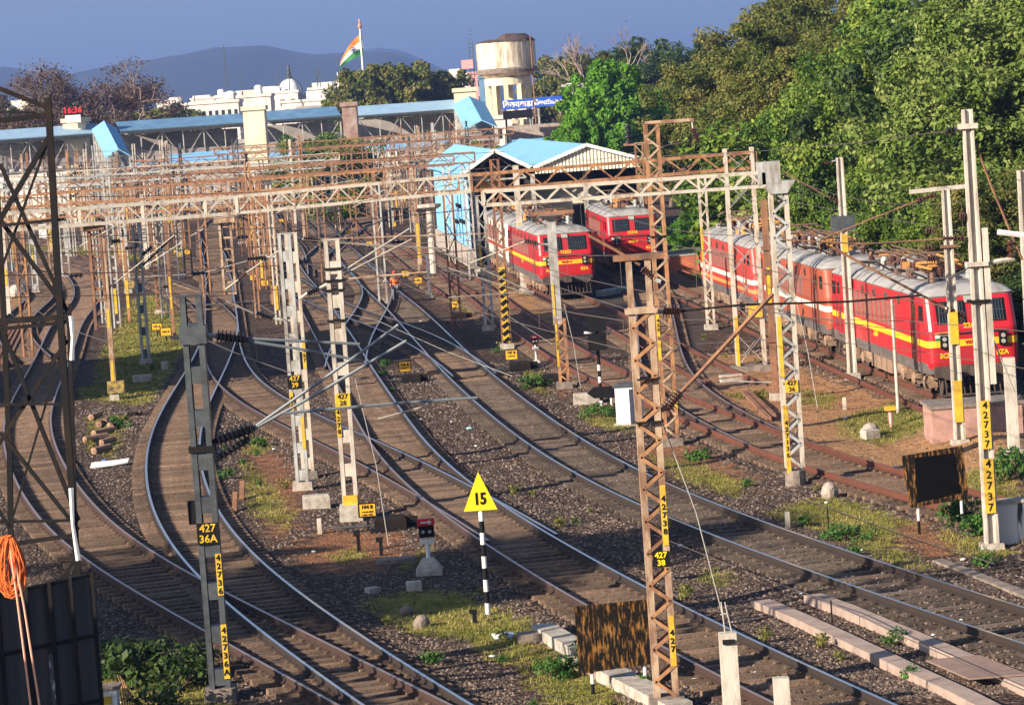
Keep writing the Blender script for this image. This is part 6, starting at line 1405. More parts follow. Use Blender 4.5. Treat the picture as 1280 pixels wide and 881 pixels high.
# station name boards and the dark display
M['signblue'] = mat('sign_blue', (.02, .09, .48), .5); YSg = 405
def sign(label, px0, px1, py0, py1, txt, size, sx=1.0):
    a = AT(px0, py0, YSg); b_ = AT(px1, py1, YSg); w = b_.x - a.x; c_ = AT((px0 + px1) / 2, (py0 + py1) / 2, YSg); h = abs(AT((px0 + px1) / 2, py0, YSg).z - AT((px0 + px1) / 2, py1, YSg).z)
    r = thing('station_name_board', label, 'sign', (c_.x, YSg, -.1)); make('board', MB().box((0, 0, c_.z + .1), (w - .05, .25, h)), M['signblue'] if txt else M['black'], r)
    for x in (-w * .4, w * .4): make('post', MB().box((x, .3, c_.z / 2), (.25, .25, c_.z)), M['galv'], r)
    if txt: text(txt, size, M['white'], r, (0, -.15, c_.z + .05), name='lettering', bold=.03, sx=sx)
sign('blue name board with white Devanagari lettering in front of the water tower', 627, 667.5, 124.5, 124.5 + 12, '\u093f\u0935\u091c\u092f\u0935\u093e\u0921\u093e', 1.0); sign('blue name board with white Telugu lettering right of the water tower', 668.5, 703, 121, 121 + 12, '\u0c35\u0c3f\u0c1c\u0c2f\u0c35\u0c3e\u0c21', .82)
sign('black blank display board under the left name board', 628, 667, 138, 148, '', 1)
p = AT(718, 138, 380); r = thing('lamp_mast', 'white lamp mast with a ring of floodlights beside the bright green tree', 'lamp mast', (p.x, 380, -.1)); h = HZ(717, 106, 380) + .1
make('pole', MB().tube([(0, 0, 0), (0, 0, h)], [.2, .12], 8), M['white'], r); make('ring', MB().lathe([(.2, h - .1), (.8, h), (.8, h + .15), (.2, h + .2)], n=10), M['white'], r)
for k in range(6): a = k / 6 * 6.283; make('floodlight', MB().box((math.cos(a) * 1.1, math.sin(a) * .8, h - .05), (.55, .4, .3)), M['galv'], r)
# ---------------------------------------------------------------- small things along the tracks
M['board_yellow'] = mat('board_yellow', (.78, .43, .01), .6, col2=(.55, .30, .02), scale=5)
def post_sign(name, label, px, py, lines, w, h, top=None, cat='board', group='yellow point number boards', size=None, yaw=0, hz=.55):
    P = GZ(px, py); r = thing(name, label, cat, P, yaw, group)
    make('post', MB().box((0, .05, hz / 2), (.07, .05, hz)), M['steel_black'], r); bd = make('board', MB().box((0, 0, hz + h / 2), (w, .025, h)), M['board_yellow'], r)
    fr = MB()
    for a, b_ in (((-w / 2, hz), (w / 2, hz)), ((w / 2, hz), (w / 2, hz + h)), ((w / 2, hz + h), (-w / 2, hz + h)), ((-w / 2, hz + h), (-w / 2, hz))): fr.bar((a[0], -.008, a[1]), (b_[0], -.008, b_[1]), .03)
    make('frame', fr, M['black'], r)
    zs = hz + h * .72 if len(lines) > 1 else hz + h / 2
    text(lines[0], (size or min(h * .50, w / len(lines[0]) * 1.45)), M['black'], bd, (0, -.018, zs), name='number', bold=.006)
    for k, l in enumerate(lines[1:]): text(l, min(h * .22, w / len(l) * 1.5), M['black'], bd, (0, -.018, hz + h * (.36 - .22 * k)), name='lettering', bold=.003)
    return r
def motor(label, px, py, s=1.0, rz=.1):
    P = GZ(px, py); r = thing('point_machine', label, 'point machine', P, rz, 'black point machines by the switches')
    make('case', MB().add([(x * k * s, y * k * s, z * s) for z, k in ((.02, 1), (.3, 1), (.38, .85)) for x, y in ((-.42, -.28), (.42, -.28), (.42, .28), (-.42, .28))], [(3, 2, 1, 0), (8, 9, 10, 11)] + [(j * 4 + i, j * 4 + (i + 1) % 4, j * 4 + 4 + (i + 1) % 4, j * 4 + 4 + i) for j in (0, 1) for i in range(4)]), M['steel_black'], r)
    make('base_plate', MB().box((.1 * s, 0, .0), (1.3 * s, .8 * s, .06)), M['steel_black'], r); make('motor', MB().lathe([(.13 * s, -.2), (.15 * s, 0), (.13 * s, .2)], (.55 * s, 0, .2 * s), 10, Matrix.Rotation(R(90), 3, 'Y')), M['steel_black'], r)
    make('throw_rod', MB().tube([(-.4 * s, .1, .14), (-1.5 * s, .2, .14)], .03, 6), M['steel_dark'], r)
post_sign('point_board', 'yellow board reading 104 B beside the double signal lamp', 461, 664, ['104 B', '1 IN 8.5 60KG', 'L.H.S. CTS.'], .46, .36, hz=.4)
post_sign('point_board', 'yellow board reading 106 B between the middle and main tracks', 507, 472, ['106 B', '1 IN 12'], .50, .42, hz=.25); post_sign('point_board', 'yellow board reading 107 B under the striped mast', 640, 457, ['107 B', '1 IN 8.5'], .52, .42, hz=.25)
post_sign('point_board', 'left one of the two adjoining yellow boards in the red scrub', 197, 422, ['103 A'], .55, .36, hz=.4); post_sign('point_board', 'right one of the two adjoining yellow boards in the red scrub', 208, 427, ['104 A'], .55, .42, hz=.3)
for px, py, lab in ((221, 320, 'left one of two small yellow boards in the far ballast'), (234, 320, 'right one of two small yellow boards in the far ballast'), (317, 353, 'small yellow board left of the lattice pair'), (331, 360, 'small yellow board right of the lattice pair'), (352, 280, 'tiny yellow board above the dark grey post'), (436, 294, 'tiny yellow board by the bending far track'),
                    (462, 310, 'tiny yellow board left of the red far rails'), (507, 348, 'yellow board right behind the worker'), (523, 357, 'dull yellow board between worker and shed'), (568, 388, 'dull yellow board in the grass below the shed'), (492, 285, 'tiny yellow board near the far red rails'), (233, 292, 'tiny yellow board above the far rails')):
    post_sign('point_board', lab, px, py, ['10'], .5, .36, hz=.15)
motor('black point machine right of the 104 B board', 488, 662, 1.0); motor('black point machine under the 106 B board', 514, 478, .9); motor('black point machine under the 107 B board', 650, 463, 1.0); motor('black point machine in the grass beside the 107 B signal', 690, 478, .9)
motor('far black point machine at the left tracks', 92, 305, 1.2); motor('small black box in the ballast left of the dark mast', 165, 520, .4); motor('black point machine left of the shed tracks', 575, 398, .8)
# the yellow triangle on a striped post
P = GZ(610, 768); r = thing('warning_sign', 'yellow triangle sign reading 15 on a black and white striped post', 'sign', P); Y = P.y; zt = HZ(602, 636, Y) - P.z; n = 9
for k in range(n): make('post_band', MB().tube([(0, 0, zt * k / n), (0, 0, zt * (k + 1) / n)], .055, 12), M['white' if k % 2 == 0 else 'black'], r)
w = .37; zb = HZ(604, 637, Y) - P.z; za_ = HZ(600, 589, Y) - P.z
tri = make('triangle', MB().prism([(-w, -.075, zb), (w, -.075, zb), (0, -.075, za_)], (0, .02, 0)), M['yellow_bright'], r); text('15', .36, M['black'], tri, (0, -.085, zb + .25), name='number', bold=.012, sx=.8)
make('cap', MB().box((0, .0, zt + .02), (.12, .12, .04)), M['black'], r); make('bracket', MB().box((0, -.045, zb + .2), (.1, .05, .4)), M['black'], r)
# calling-on lamps
def lamp_signal(label, px, py, top, s=1.0, arrow='\u2192', grp='small shunt signals'):
    P = GZ(px, py); Y = P.y; h = HZ(px - 3, top, Y) - P.z; r = thing('shunt_signal', label, 'signal', P, 0, grp)
    make('base', MB().add([(x * k * s, y * k * s, z * s) for z, k in ((-.1, 1), (.12, 1), (.42, .42)) for x, y in ((-.32, -.28), (.32, -.28), (.32, .28), (-.32, .28))], [(3, 2, 1, 0), (8, 9, 10, 11)] + [(j * 4 + i, j * 4 + (i + 1) % 4, j * 4 + 4 + (i + 1) % 4, j * 4 + 4 + i) for j in (0, 1) for i in range(4)]), M['concrete'], r)
    make('post', MB().tube([(0, 0, .3 * s), (0, 0, h - .3)], .05 * s, 8), M['white'], r); make('plate', MB().box((0, -.06, h * .62), (.34 * s, .02, .12)), M['white'], r)
    hd = make('head', MB().box((0, 0, h - .22 * s), (.36 * s, .26, .36 * s)), M['black'], r); make('hood', MB().box((0, -.16, h - .02), (.42 * s, .1, .16 * s)), mat('red_plate', (.5, .01, .015), .5), hd)
    mb = MB(); mb.box((-.02, -.22, h - .02), (.2 * s, .012, .035)); mb.prism([(.06 * s, -.226, h + .04), (.06 * s, -.226, h - .08), (.15 * s, -.226, h - .02)] if arrow == '\u2192' else [(-.06 * s, -.226, h + .04), (-.06 * s, -.226, h - .08), (-.15 * s, -.226, h - .02)], (0, .012, 0)); make('arrow', mb, M['white'], hd)
    for x in (-.08, .08): make('lens', MB().lathe([(.045, 0), (.04, .02)], (x * s, -.14, h - .26 * s), 8, Matrix.Rotation(R(90), 3, 'X')), M['lamp'], hd)
lamp_signal('shunt signal with a red arrow plate pointing right, left of the triangle sign', 537, 718, 650); lamp_signal('shunt signal with a red arrow plate pointing left, above the concrete block', 671, 460, 420, .8, '\u2190')
# colour light signal seen from behind
P = GZ(752, 508); Y = P.y; r = thing('line_signal', 'line side signal seen from behind, two black heads on a striped post', 'signal', P); h = HZ(742, 393, Y) - P.z; n = 8
for k in range(n): make('post_band', MB().tube([(0, 0, h * k / n * .52), (0, 0, h * (k + 1) / n * .52)], .06, 8), M['black' if k % 2 else 'white'], r)
make('upper_post', MB().tube([(0, 0, h * .52), (0, 0, h)], .06, 8), M['black'], r)
for z in (h - .3, h - .98): make('head', MB().box((0, -.1, z), (.66, .3, .60)), M['black'], r)
make('name_strip', MB().box((.05, .1, h - .64), (1.0, .04, .08)), M['white'], r); make('arrow_board', MB().prism([(.75 - 1.0, -.12, .72), (.75 - 1.25, -.12, .52), (.75 - 1.0, -.12, .32), (.75, -.12, .32), (.75, -.12, .72)], (0, .03, 0)), M['black'], r); make('board_post', MB().box((.35, -.06, .3), (.06, .05, .7)), M['white'], r)
# relay cabinet
P = GZ(782, 532); r = thing('relay_cabinet', 'white relay cabinet with a grey lid and open door beside the signal', 'cabinet', P, -.25)
M['cab_white'] = mat('cabinet_white', (.66, .68, .70), .5, col2=(.50, .50, .50), scale=2)
make('body', MB().box((0, .35, .68), (.62, .62, 1.25)), M['cab_white'], r); make('lid', MB().add([(x * k, .35 + y * k, z) for z, k in ((1.30, .36), (1.36, .37), (1.42, .30)) for x, y in ((-1, -1), (1, -1), (1, 1), (-1, 1))], [(3, 2, 1, 0), (8, 9, 10, 11)] + [(j * 4 + i, j * 4 + (i + 1) % 4, j * 4 + 4 + (i + 1) % 4, j * 4 + 4 + i) for j in (0, 1) for i in range(4)]), M['steel_dark'], r)
dr = make('door', MB().box((.42, -.1, .66), (.05, .62, 1.2), Matrix.Rotation(R(-35), 3, 'Z')), M['cab_white'], r); make('handle', MB().box((.34, -.22, .7), (.04, .04, .16)), M['steel_black'], dr); make('plinth', MB().box((0, .35, .0), (.8, .8, .14)), M['concrete'], r)
P = GZ(57, 300); r = thing('relay_cabinet', 'white cabinet far left beside the pale battened mast', 'cabinet', P); make('body', MB().box((0, 0, .85), (1.15, .8, 1.6)), M['cab_white'], r); make('lid', MB().box((0, 0, 1.7), (1.25, .9, .08)), M['steel_dark'], r); make('plinth', MB().box((0, 0, .0), (1.3, 1, .16)), M['concrete'], r)
# concrete lumps
def slab(name, label, px, py, d, rz=0, m='concrete', grp='concrete blocks in the ballast', cat='block'):
    P = GZ(px, py); r = MB(); a, b_, c_ = d; r.add([(x * a / 2 * k, y * b_ / 2 * k, z) for z, k in ((-.1, 1.0), (c_ * .95, .97), (c_, .9)) for x, y in ((-1, -1), (1, -1), (1, 1), (-1, 1))], [(3, 2, 1, 0), (8, 9, 10, 11)] + [(j * 4 + i, j * 4 + (i + 1) % 4, j * 4 + 4 + (i + 1) % 4, j * 4 + 4 + i) for j in (0, 1) for i in range(4)])
    o = make(name, r, M[m]); o.location = P; o.rotation_euler = (0, 0, rz); return tag(o, label, cat, grp)
slab('concrete_block', 'long concrete block in front of the pale battened mast', 396, 634, (.80, .5, .36), .05); slab('concrete_block', 'whitewashed block left of the shunt signal foot', 518, 738, (.36, .3, .22), .1, 'concrete_pale'); slab('concrete_block', 'tilted grey block far left of the shunt signal', 466, 741, (.3, .3, .14), .5)
slab('concrete_block', 'low slab under a stay wire, yellow at one end', 496, 703, (1.0, .55, .12), .1, 'concrete_dark'); slab('concrete_block', 'pinkish block between the 107 B signal and the cabinet', 735, 504, (1.05, .7, .38), .02); slab('concrete_block', 'pale block in the scrub behind the yellow boards', 178, 477, (.85, .5, .3), .1); slab('concrete_block', 'small pale box with a yellow mark near the yellow boards', 206, 462, (.3, .25, .38), 0, 'concrete_pale')
slab('concrete_block', 'dim slab with two studs in the grass right of the striped post', 665, 800, (.62, .5, .16), .05, 'concrete_dark'); slab('concrete_block', 'concrete footing under the brown slim post', 915, 478, (.9, .6, .3), .1); slab('concrete_block', 'rough pale lump beyond the bent track', 1088, 548, (.5, .4, .28), .4)
M['boulder'] = mat('boulder', (.38, .32, .27), .95, col2=(.24, .19, .16), scale=4, bump=.5)
def boulder(label, px, py, rr, sq=.9, grp='boulders beside the tracks', sd=1, m='boulder'):
    P = GZ(px, py); o = make('boulder', MB().rock((0, 0, rr * sq * .6), rr * 1.6, random.Random(sd), sq), M[m]); md = o.modifiers.new('s', 'SUBSURF'); md.levels = md.render_levels = 1; o.location = P; return tag(o, label, 'boulder', grp)
boulder('round grey boulder in the shaded grass, nearer of two', 527, 784, .16, .95, sd=2, m='concrete_dark'); boulder('round grey boulder in the shaded grass, farther of two', 509, 768, .14, .9, sd=3, m='concrete_dark'); boulder('upright pale stone right of the plated portal column foot', 1037, 622, .20, 1.3, sd=4); boulder('squarish boulder in the yellow grass below the locomotives', 1087, 544, .26, .8, sd=5)
boulder('chalky rubble heap beside the pink buffer block', 1166, 508, .22, .5, sd=6, m='concrete_pale'); boulder('whitish rubble lump far left behind the black tower', 22, 372, .75, .7, sd=7, m='concrete_pale')
# sleepers piled up beside the curve
rp = random.Random(12); M['wood'] = mat('cut_wood', (.36, .22, .14), .9, col2=(.18, .10, .07), scale=6)
for k, (px, py) in enumerate(((118, 518), (124, 527), (131, 524), (128, 538), (119, 546), (133, 550), (126, 560), (137, 532))):
    P = GZ(px, py + 6); o = make('timber_log', MB().tube([(0, -.5, .13), (.1, .5, .15)], .13, 7), M['wood']); o.location = P; o.rotation_euler = (0, 0, rp.uniform(-.7, .5)); tag(o, 'short sawn timber in the heap beside the far left curve', 'timber', 'sawn timbers heaped beside the curve')
for px, py, a, lab in ((302, 625, .1, 'rusty rail stub standing up, right of two'), (293, 640, .2, 'rusty rail stub standing up, left of two')):
    P = GZ(px, py); o = make('rail_stub', MB().bar((0, 0, 0), (-.03, 1.0, .42), .14, .12), M['rust']); o.location = P; tag(o, lab, 'rail piece', 'rusty rail stubs')
for k, (x0, y0, x1, y1) in enumerate(((-3, 452, 22, 408), (3, 456, 27, 408), (-8, 448, 16, 412), (8, 460, 31, 412))):
    a = GZ(x0, y0); b_ = GZ(x1, y1); o = make('spare_rail', MB().bar((0, 0, .12), (b_.x - a.x, b_.y - a.y, .12), .13, .16), M['rust']); o.location = a; tag(o, 'brown spare rail in the bundle at the far left edge', 'rail', 'spare rails bundled at the left edge')
for k, (x0, y0, x1, y1) in enumerate(((930, 494, 962, 527), (935, 492, 968, 524))):
    a = GZ(x0, y0); b_ = GZ(x1, y1); o = make('spare_rail', MB().bar((0, 0, .10), (b_.x - a.x, b_.y - a.y, .10), .14, .16), M['rust']); o.location = a; tag(o, 'rusty spare rail lying beside the lattice portal column', 'rail', 'spare rails by the bent track')
# white fallen board
P = GZ(136, 585); o = make('fallen_board', MB().prism([(-.62, 0, .02), (-.58, .34, .16), (.35, .42, .18), (.66, .5, .2), (.62, .22, .1), (.2, .12, .06)], (0, -.01, .04)), M['white']); o.location = P; o.rotation_euler = (0, 0, .05); tag(o, 'broken white board lying on the ballast between the left tracks', 'board')
def litter(label, px, py, m, s=.16):
    P = GZ(px, py); o = make('litter', MB().rock((0, 0, .05), s, random.Random(px), .45), m); o.location = P; return tag(o, label, 'litter', 'plastic litter on the ballast')
M['bag'] = mat('pale_plastic', (.62, .74, .82), .35); M['teal'] = mat('teal_plastic', (.25, .52, .50), .4)
litter('crumpled pale blue plastic bag in the shaded grass', 630, 798, M['bag'], .26); litter('teal ball of litter on the sunlit ballast', 588, 537, M['teal'], .13); litter('clear bottle between the lowest rails', 459, 845, M['bag'], .13); litter('white scrap beside the long main track', 716, 592, M['white'], .11)
litter('white scrap between the rusty rails', 877, 506, M['white'], .11); litter('white scrap on the red soil right', 1222, 662, M['white'], .1); litter('white scrap below the triangle sign', 615, 823, M['white'], .07); litter('blue scrap near the fallen board', 131, 577, mat('blue_scrap', (.05, .2, .7), .5), .08)
rl = random.Random(77)
for k in range(46):
    y = 60 + rl.random() ** 1.5 * 110; x = rl.uniform(-.15, .155) * y; s = rl.uniform(.025, .055) * (1 + y / 120)
    o = make('paper_scrap', MB().rock((0, 0, .03), s, rl, .5), M['white']); o.location = (x, y, ground_z(x, y)); tag(o, 'tiny white scrap of paper strewn on the ballast', 'litter', 'paper scraps strewn over the yard')
# rusty boards seen from behind
M['board_rust'] = mat('rust_streaked_board', (.010, .008, .006), .9, col2=(.40, .19, .05), scale=6, stretch=(2.4, 1, .5), lo=.50, hi=.70, det=10, spec=.1)
M['board_black'] = mat('tar_black', (.004, .004, .004), .95, spec=.05)
def rboard(label, pts, legs, inner=None):
    Y = GZ(*legs[0][1]).y; B = GZ(*legs[0][1]); r = thing('trackside_board', label, 'board', B, 0, 'square boards seen from behind'); P4 = [AT(x, y, Y) - B for x, y in pts]
    bd = make('board', MB().prism(P4, (0, .05, 0)), M['board_rust'], r)
    if inner: make('black_field', MB().prism([AT(x, y, Y) - B + Vector((0, -.012, 0)) for x, y in inner], (0, .01, 0)), M['board_black'], bd)
    for (a, b_) in legs:
        t = AT(a[0], a[1], Y) - B; q_ = AT(b_[0], b_[1], Y) - B; z0 = ground_z(q_.x + B.x, Y) - B.z; L_ = (t.z - z0); n = 3
        make('leg', MB().tube([(t.x, .09, t.z + 1.0), (t.x, .09, t.z)], .035, 8), M['black'], r)
        for k in range(2): make('leg', MB().tube([(t.x, .09, z0 + L_ * (1 - k) ), (t.x, .09, z0 + L_ * (1 - k) * .0 + (L_ * .5 if k == 0 else 0) )] if k == 0 else [(t.x, .09, z0 + L_ * .5), (t.x, .09, z0)], .035, 8), M['white' if k == 0 else 'black'], r)
rboard('rust streaked square board behind the nearest orange mast', [(718, 758), (812, 749), (818, 829), (724, 842)], [((740, 842), (742, 868)), ((806, 832), (808, 858))])
rboard('square board with a tar black middle in the grass on the right', [(1127, 570), (1203, 557), (1211, 622), (1138, 635)], [((1148, 634), (1152, 668)), ((1202, 622), (1207, 651))], [(1143, 572), (1193, 566), (1200, 616), (1147, 628)])
# kerb strips and cover plate in front right
def strip(label, pts, w, h, m='concrete', grp='concrete strips beside the main track', name='concrete_strip'):
    P = [GZ(x, y) for x, y in pts]; B = P[0].copy(); mb = MB(); ln = [p - B for p in P]; vs = []
    for i, p in enumerate(ln):
        t = (ln[min(i + 1, len(ln) - 1)] - ln[max(i - 1, 0)]); t.z = 0; t.normalize(); nr = Vector((-t.y, t.x, 0)) * w / 2; j = .03 * math.sin(i * 7.3)
        vs += [p - nr + Vector((0, 0, -.15)), p - nr * (.94 + j) + Vector((0, 0, h)), p + nr * (.94 - j) + Vector((0, 0, h)), p + nr + Vector((0, 0, -.15))]
    n = len(ln); fs = [(i * 4 + j, i * 4 + j + 1, i * 4 + 5 + j, i * 4 + 4 + j) for i in range(n - 1) for j in range(3)] + [(0, 1, 2, 3), (n * 4 - 1, n * 4 - 2, n * 4 - 3, n * 4 - 4)]
    o = make(name, mb.add(vs, fs), M[m]); o.location = B; return tag(o, label, 'kerb', grp)
M['strip'] = mat('worn_strip', (.36, .27, .225), .9, col2=(.25, .19, .165), scale=2, bump=.3)
strip('upper of the two long concrete strips at lower right', [(1016, 752), (1060, 768), (1105, 787), (1150, 806), (1200, 828), (1260, 852), (1320, 880)], .42, .17, 'strip'); strip('lower of the two long concrete strips at lower right', [(952, 759), (1000, 779), (1050, 802), (1100, 826), (1140, 846), (1200, 874), (1260, 905)], .42, .17, 'strip')
a = [GZ(1158, 838), GZ(1212, 862), GZ(1285, 856), GZ(1225, 832)]; B = a[0].copy(); o = make('cover_plate', MB().prism([p - B + Vector((0, 0, .185)) for p in a], (0, 0, .03)), mat('rusty_plate', (.20, .13, .105), .7, col2=(.27, .18, .14), scale=2)); o.location = B; tag(o, 'brown metal cover plate bridging the two concrete strips', 'plate')
strip('worn kerb running off past the tallest concrete mast foot', [(1172, 702), (1200, 712), (1240, 728), (1290, 748)], .28, .06, 'concrete_dark')
for px0, py0, px1, py1, w, lab in ((678, 792, 730, 822, .5, 'whitewashed drain wall left of the rust streaked board'), (762, 848, 850, 893, .55, 'pale drain coping below the rust streaked board'), (706, 826, 760, 850, .3, 'brick course joining the drain walls')):
    strip(lab, [(px0, py0), ((px0 + px1) / 2, (py0 + py1) / 2), (px1, py1)], w, .22 if 'brick' not in lab else .12, 'concrete' if 'brick' not in lab else 'brick', 'drain walls by the rusty board', 'drain_wall')
# buffer block at the end of the locomotive track, retaining wall at the edge
a = GZ(1182, 552); r = thing('buffer_block', 'pinkish masonry buffer block in front of the nearest locomotive', 'wall', a); make('wall', MB().box((1.0, 1.1, .42), (2.7, 2.0, 1.15)), mat('pink_masonry', (.42, .24, .20), .95, col2=(.28, .17, .14), scale=2.2, bump=.4), r); make('coping', MB().box((1.0, 1.1, 1.02), (2.85, 2.1, .1)), M['concrete_dark'], r)
a = GZ(1246, 682); r = thing('retaining_wall', 'whitewashed wall with black streaks at the right edge', 'wall', a); M['streak'] = mat('streaked_whitewash', (.66, .62, .56), .9, col2=(.05, .05, .05), scale=1.1, stretch=(2.5, 1, .3), lo=.60, hi=.66)
make('wall', MB().box((1.6, .2, .42), (3.2, .35, 1.15)), M['streak'], r); make('coping', MB().box((1.6, .2, 1.02), (3.25, .45, .08)), M['concrete'], r)
a = GZ(1108, 525); r = thing('marker_post', 'short marker with a pink white stem and rusty yellow head in the yellow grass', 'marker', GZ(1114, 534)); make('stem', MB().tube([(0, 0, 0), (0, 0, .55)], .06, 8), mat('pink_paint', (.75, .35, .35), .6), r); make('head', MB().box((0, 0, .62), (.34, .3, .14)), M['yellow'], r)
for px, py, lab in ((1056, 512, 'small concrete stub in the yellow grass'), (997, 482, 'pink stub beside the portal column'), (400, 667, 'short white stub near the concrete block left'), (985, 660, 'thin stub in the patch of bright grass')):
    slab('stub', lab, px, py, (.12, .12, .42), 0, 'concrete_pale', 'short stubs beside the tracks', 'stub')
for px, py, h, lab in ((449, 690, .55, 'black cable head with a hood near the 104 B board, left of two'), (477, 694, .45, 'black cable head near the 104 B board, right of two'), (594, 778, .28, 'small black box at the foot of the striped post'), (123, 565, .5, 'little black stake among the timbers')):
    P = GZ(px, py); r = thing('cable_head', lab, 'cable head', P, 0, 'black cable heads'); make('stem', MB().box((0, 0, h * .4), (.09, .08, h * .8)), M['black'], r); make('hood', MB().box((-.03, 0, h * .9), (.17, .15, h * .25)), M['black'], r)
# stay wires with hangers on the right
def wire(label, pts, r_=.012, m='wire', grp='overhead wires', cat='wire', name='overhead_wire'):
    P = [Vector(p) for p in pts]; B = P[0].copy(); o = make(name, MB().tube([p - B for p in P], r_, 5), M[m]); o.location = B; return tag(o, label, cat, grp)
def contact(key, y0, y1, label):
    Ln = LINES[key]; S = Ln[(Ln[:, 1] > y0) & (Ln[:, 1] < y1)][::4]
    if len(S) < 3: return
    r = thing('overhead_line', label, 'overhead line', (S[0][0], S[0][1], 0), 0, 'overhead lines above the tracks'); B = Vector(r.location); n = len(S)
    make('contact_wire', MB().tube([Vector((p[0], p[1], 5.75)) - B for p in S], .011, 5), M['wire'], r); mw = []
    cum = 0; tot = []
    for i, p in enumerate(S):
        if i: cum += math.hypot(S[i][0] - S[i - 1][0], S[i][1] - S[i - 1][1])
        u = (cum % 45) / 45; z = 7.1 - 3.2 * u * (1 - u) * 1.0; mw.append(Vector((p[0], p[1], z)) - B)
        if i % 2: make('dropper', MB().tube([Vector((p[0], p[1], 5.75)) - B, mw[-1]], .007, 4), M['wire'], r)
    make('messenger_wire', MB().tube(mw, .012, 5), M['wire'], r)
contact('M1', 62, 260, 'overhead line above the long dark main track'); contact('P', 66, 230, 'overhead line above the middle track'); contact('B', 66, 250, 'overhead line above the bright curving track'); contact('A', 80, 220, 'overhead line above the far left track'); contact('S1', 100, 220, 'overhead line above the rusty red track'); contact('E', 102, 190, 'overhead line above the coupled locomotives')
def cat_(p0, p1, z0, z1, sag=.3, n=10): 
    a = Vector((p0.x, p0.y, z0)); b_ = Vector((p1.x, p1.y, z1)); return [a.lerp(b_, i / n) - Vector((0, 0, sag * 4 * (i / n) * (1 - i / n))) for i in range(n + 1)]
def pxw(label, pts, Ys, r_=.011, m='wire', **k): return wire(label, [AT(x, y, Y) for (x, y), Y in zip(pts, Ys)], r_, m, **k)
g0 = GZ(1035, 665); g1 = GZ(1240, 686)
def low(label, pts, zz, grp='low stay wires with hangers on the right'): return wire(label, [GZ(x, y) + Vector((0, 0, zz)) for x, y in pts], .010, 'wire', grp, 'wire', 'low_wire')
low('low wire crossing from the left over the strips to the lower right', [(820, 700), (960, 760), (1042, 790), (1130, 835), (1290, 910)], .62); low('low wire running in front of the lattice portal column to the tallest mast', [(880, 605), (1036, 665), (1130, 700), (1245, 740)], .62)
for px, py in ((1036, 664), (1041, 790)): P = GZ(px, py); o = make('wire_stake', MB().tube([(0, 0, 0), (0, 0, .66)], .018, 5), M['steel_black']); o.location = P; tag(o, 'thin stake holding the low wire, %s' % ('in the bright grass' if py < 700 else 'beside the concrete strips'), 'stake')
YK = 90
pxw('thin wire from the tall rusty mast over the shed tracks', [(862, 176), (750, 200), (560, 214)], [100, 150, 190]); pxw('wire from the tallest concrete mast across the trees', [(1182, 164), (1080, 178), (940, 190), (720, 200)], [74, 90, 110, 150]); pxw('wire sagging across the nearest red locomotive', [(1290, 415), (1150, 402), (1000, 398), (850, 400)], [85, 90, 95, 100])
pxw('wire passing low across the front of the coupled locomotives', [(1290, 462), (1140, 438), (1000, 422), (870, 430)], [85, 92, 98, 110]); pxw('slack black cable looping from the tallest mast to the locomotive roof', [(1232, 323), (1190, 346), (1150, 350), (1120, 344)], [75, 80, 90, 100], .018); pxw('wire hanging from the rusty mast head towards the signal', [(800, 392), (700, 360), (600, 330), (540, 312)], [59, 90, 130, 160])
pxw('long thin wire over the middle track', [(640, 470), (560, 440), (470, 400), (380, 380)], [70, 90, 120, 160], .009, 'wire_pale'); pxw('wire above the double battened masts', [(610, 222), (400, 262), (200, 280), (0, 300)], [110, 110, 108, 105]); pxw('second wire above the double battened masts', [(610, 300), (480, 306), (380, 300)], [90, 93, 95], .009)
for k, (y0, y1, Y0, Y1) in enumerate(((205, 182, 170, 175), (222, 200, 150, 160), (248, 224, 130, 140), (262, 238, 135, 140), (300, 262, 118, 126), (318, 290, 110, 120), (345, 312, 105, 118), (372, 345, 100, 112), (190, 172, 210, 210), (196, 178, 230, 230), (212, 190, 190, 195), (236, 214, 170, 170))):
    pxw('thin span wire strung across the yard from mast to mast', [(-10, y0), (180, y0 * .72 + y1 * .28 + 4), (360, (y0 + y1) / 2 + 3), (560 + k * 7, y1)], [Y0, Y0 * .7 + Y1 * .3, (Y0 + Y1) / 2, Y1], .013 if k % 2 else .017, 'wire' if k % 3 else 'rust', grp='span wires strung across the yard')
pxw('rusty wire below the blue shed wall', [(690, 430), (620, 385), (560, 368)], [120, 150, 170], .009, 'wire_pale'); pxw('stay wire down beside the 104 B board', [(443, 470), (470, 580), (487, 690)], [88, 84, 82], .011, 'wire_pale'); pxw('stay wire from the rusty grey topped mast to the ground', [(705, 380), (717, 430), (726, 486)], [122, 120, 118], .012, 'wire_pale')
pxw('stay wire down beside the lattice portal column', [(985, 330), (1010, 440), (1022, 510)], [98, 98, 98], .014, 'wire_pale')
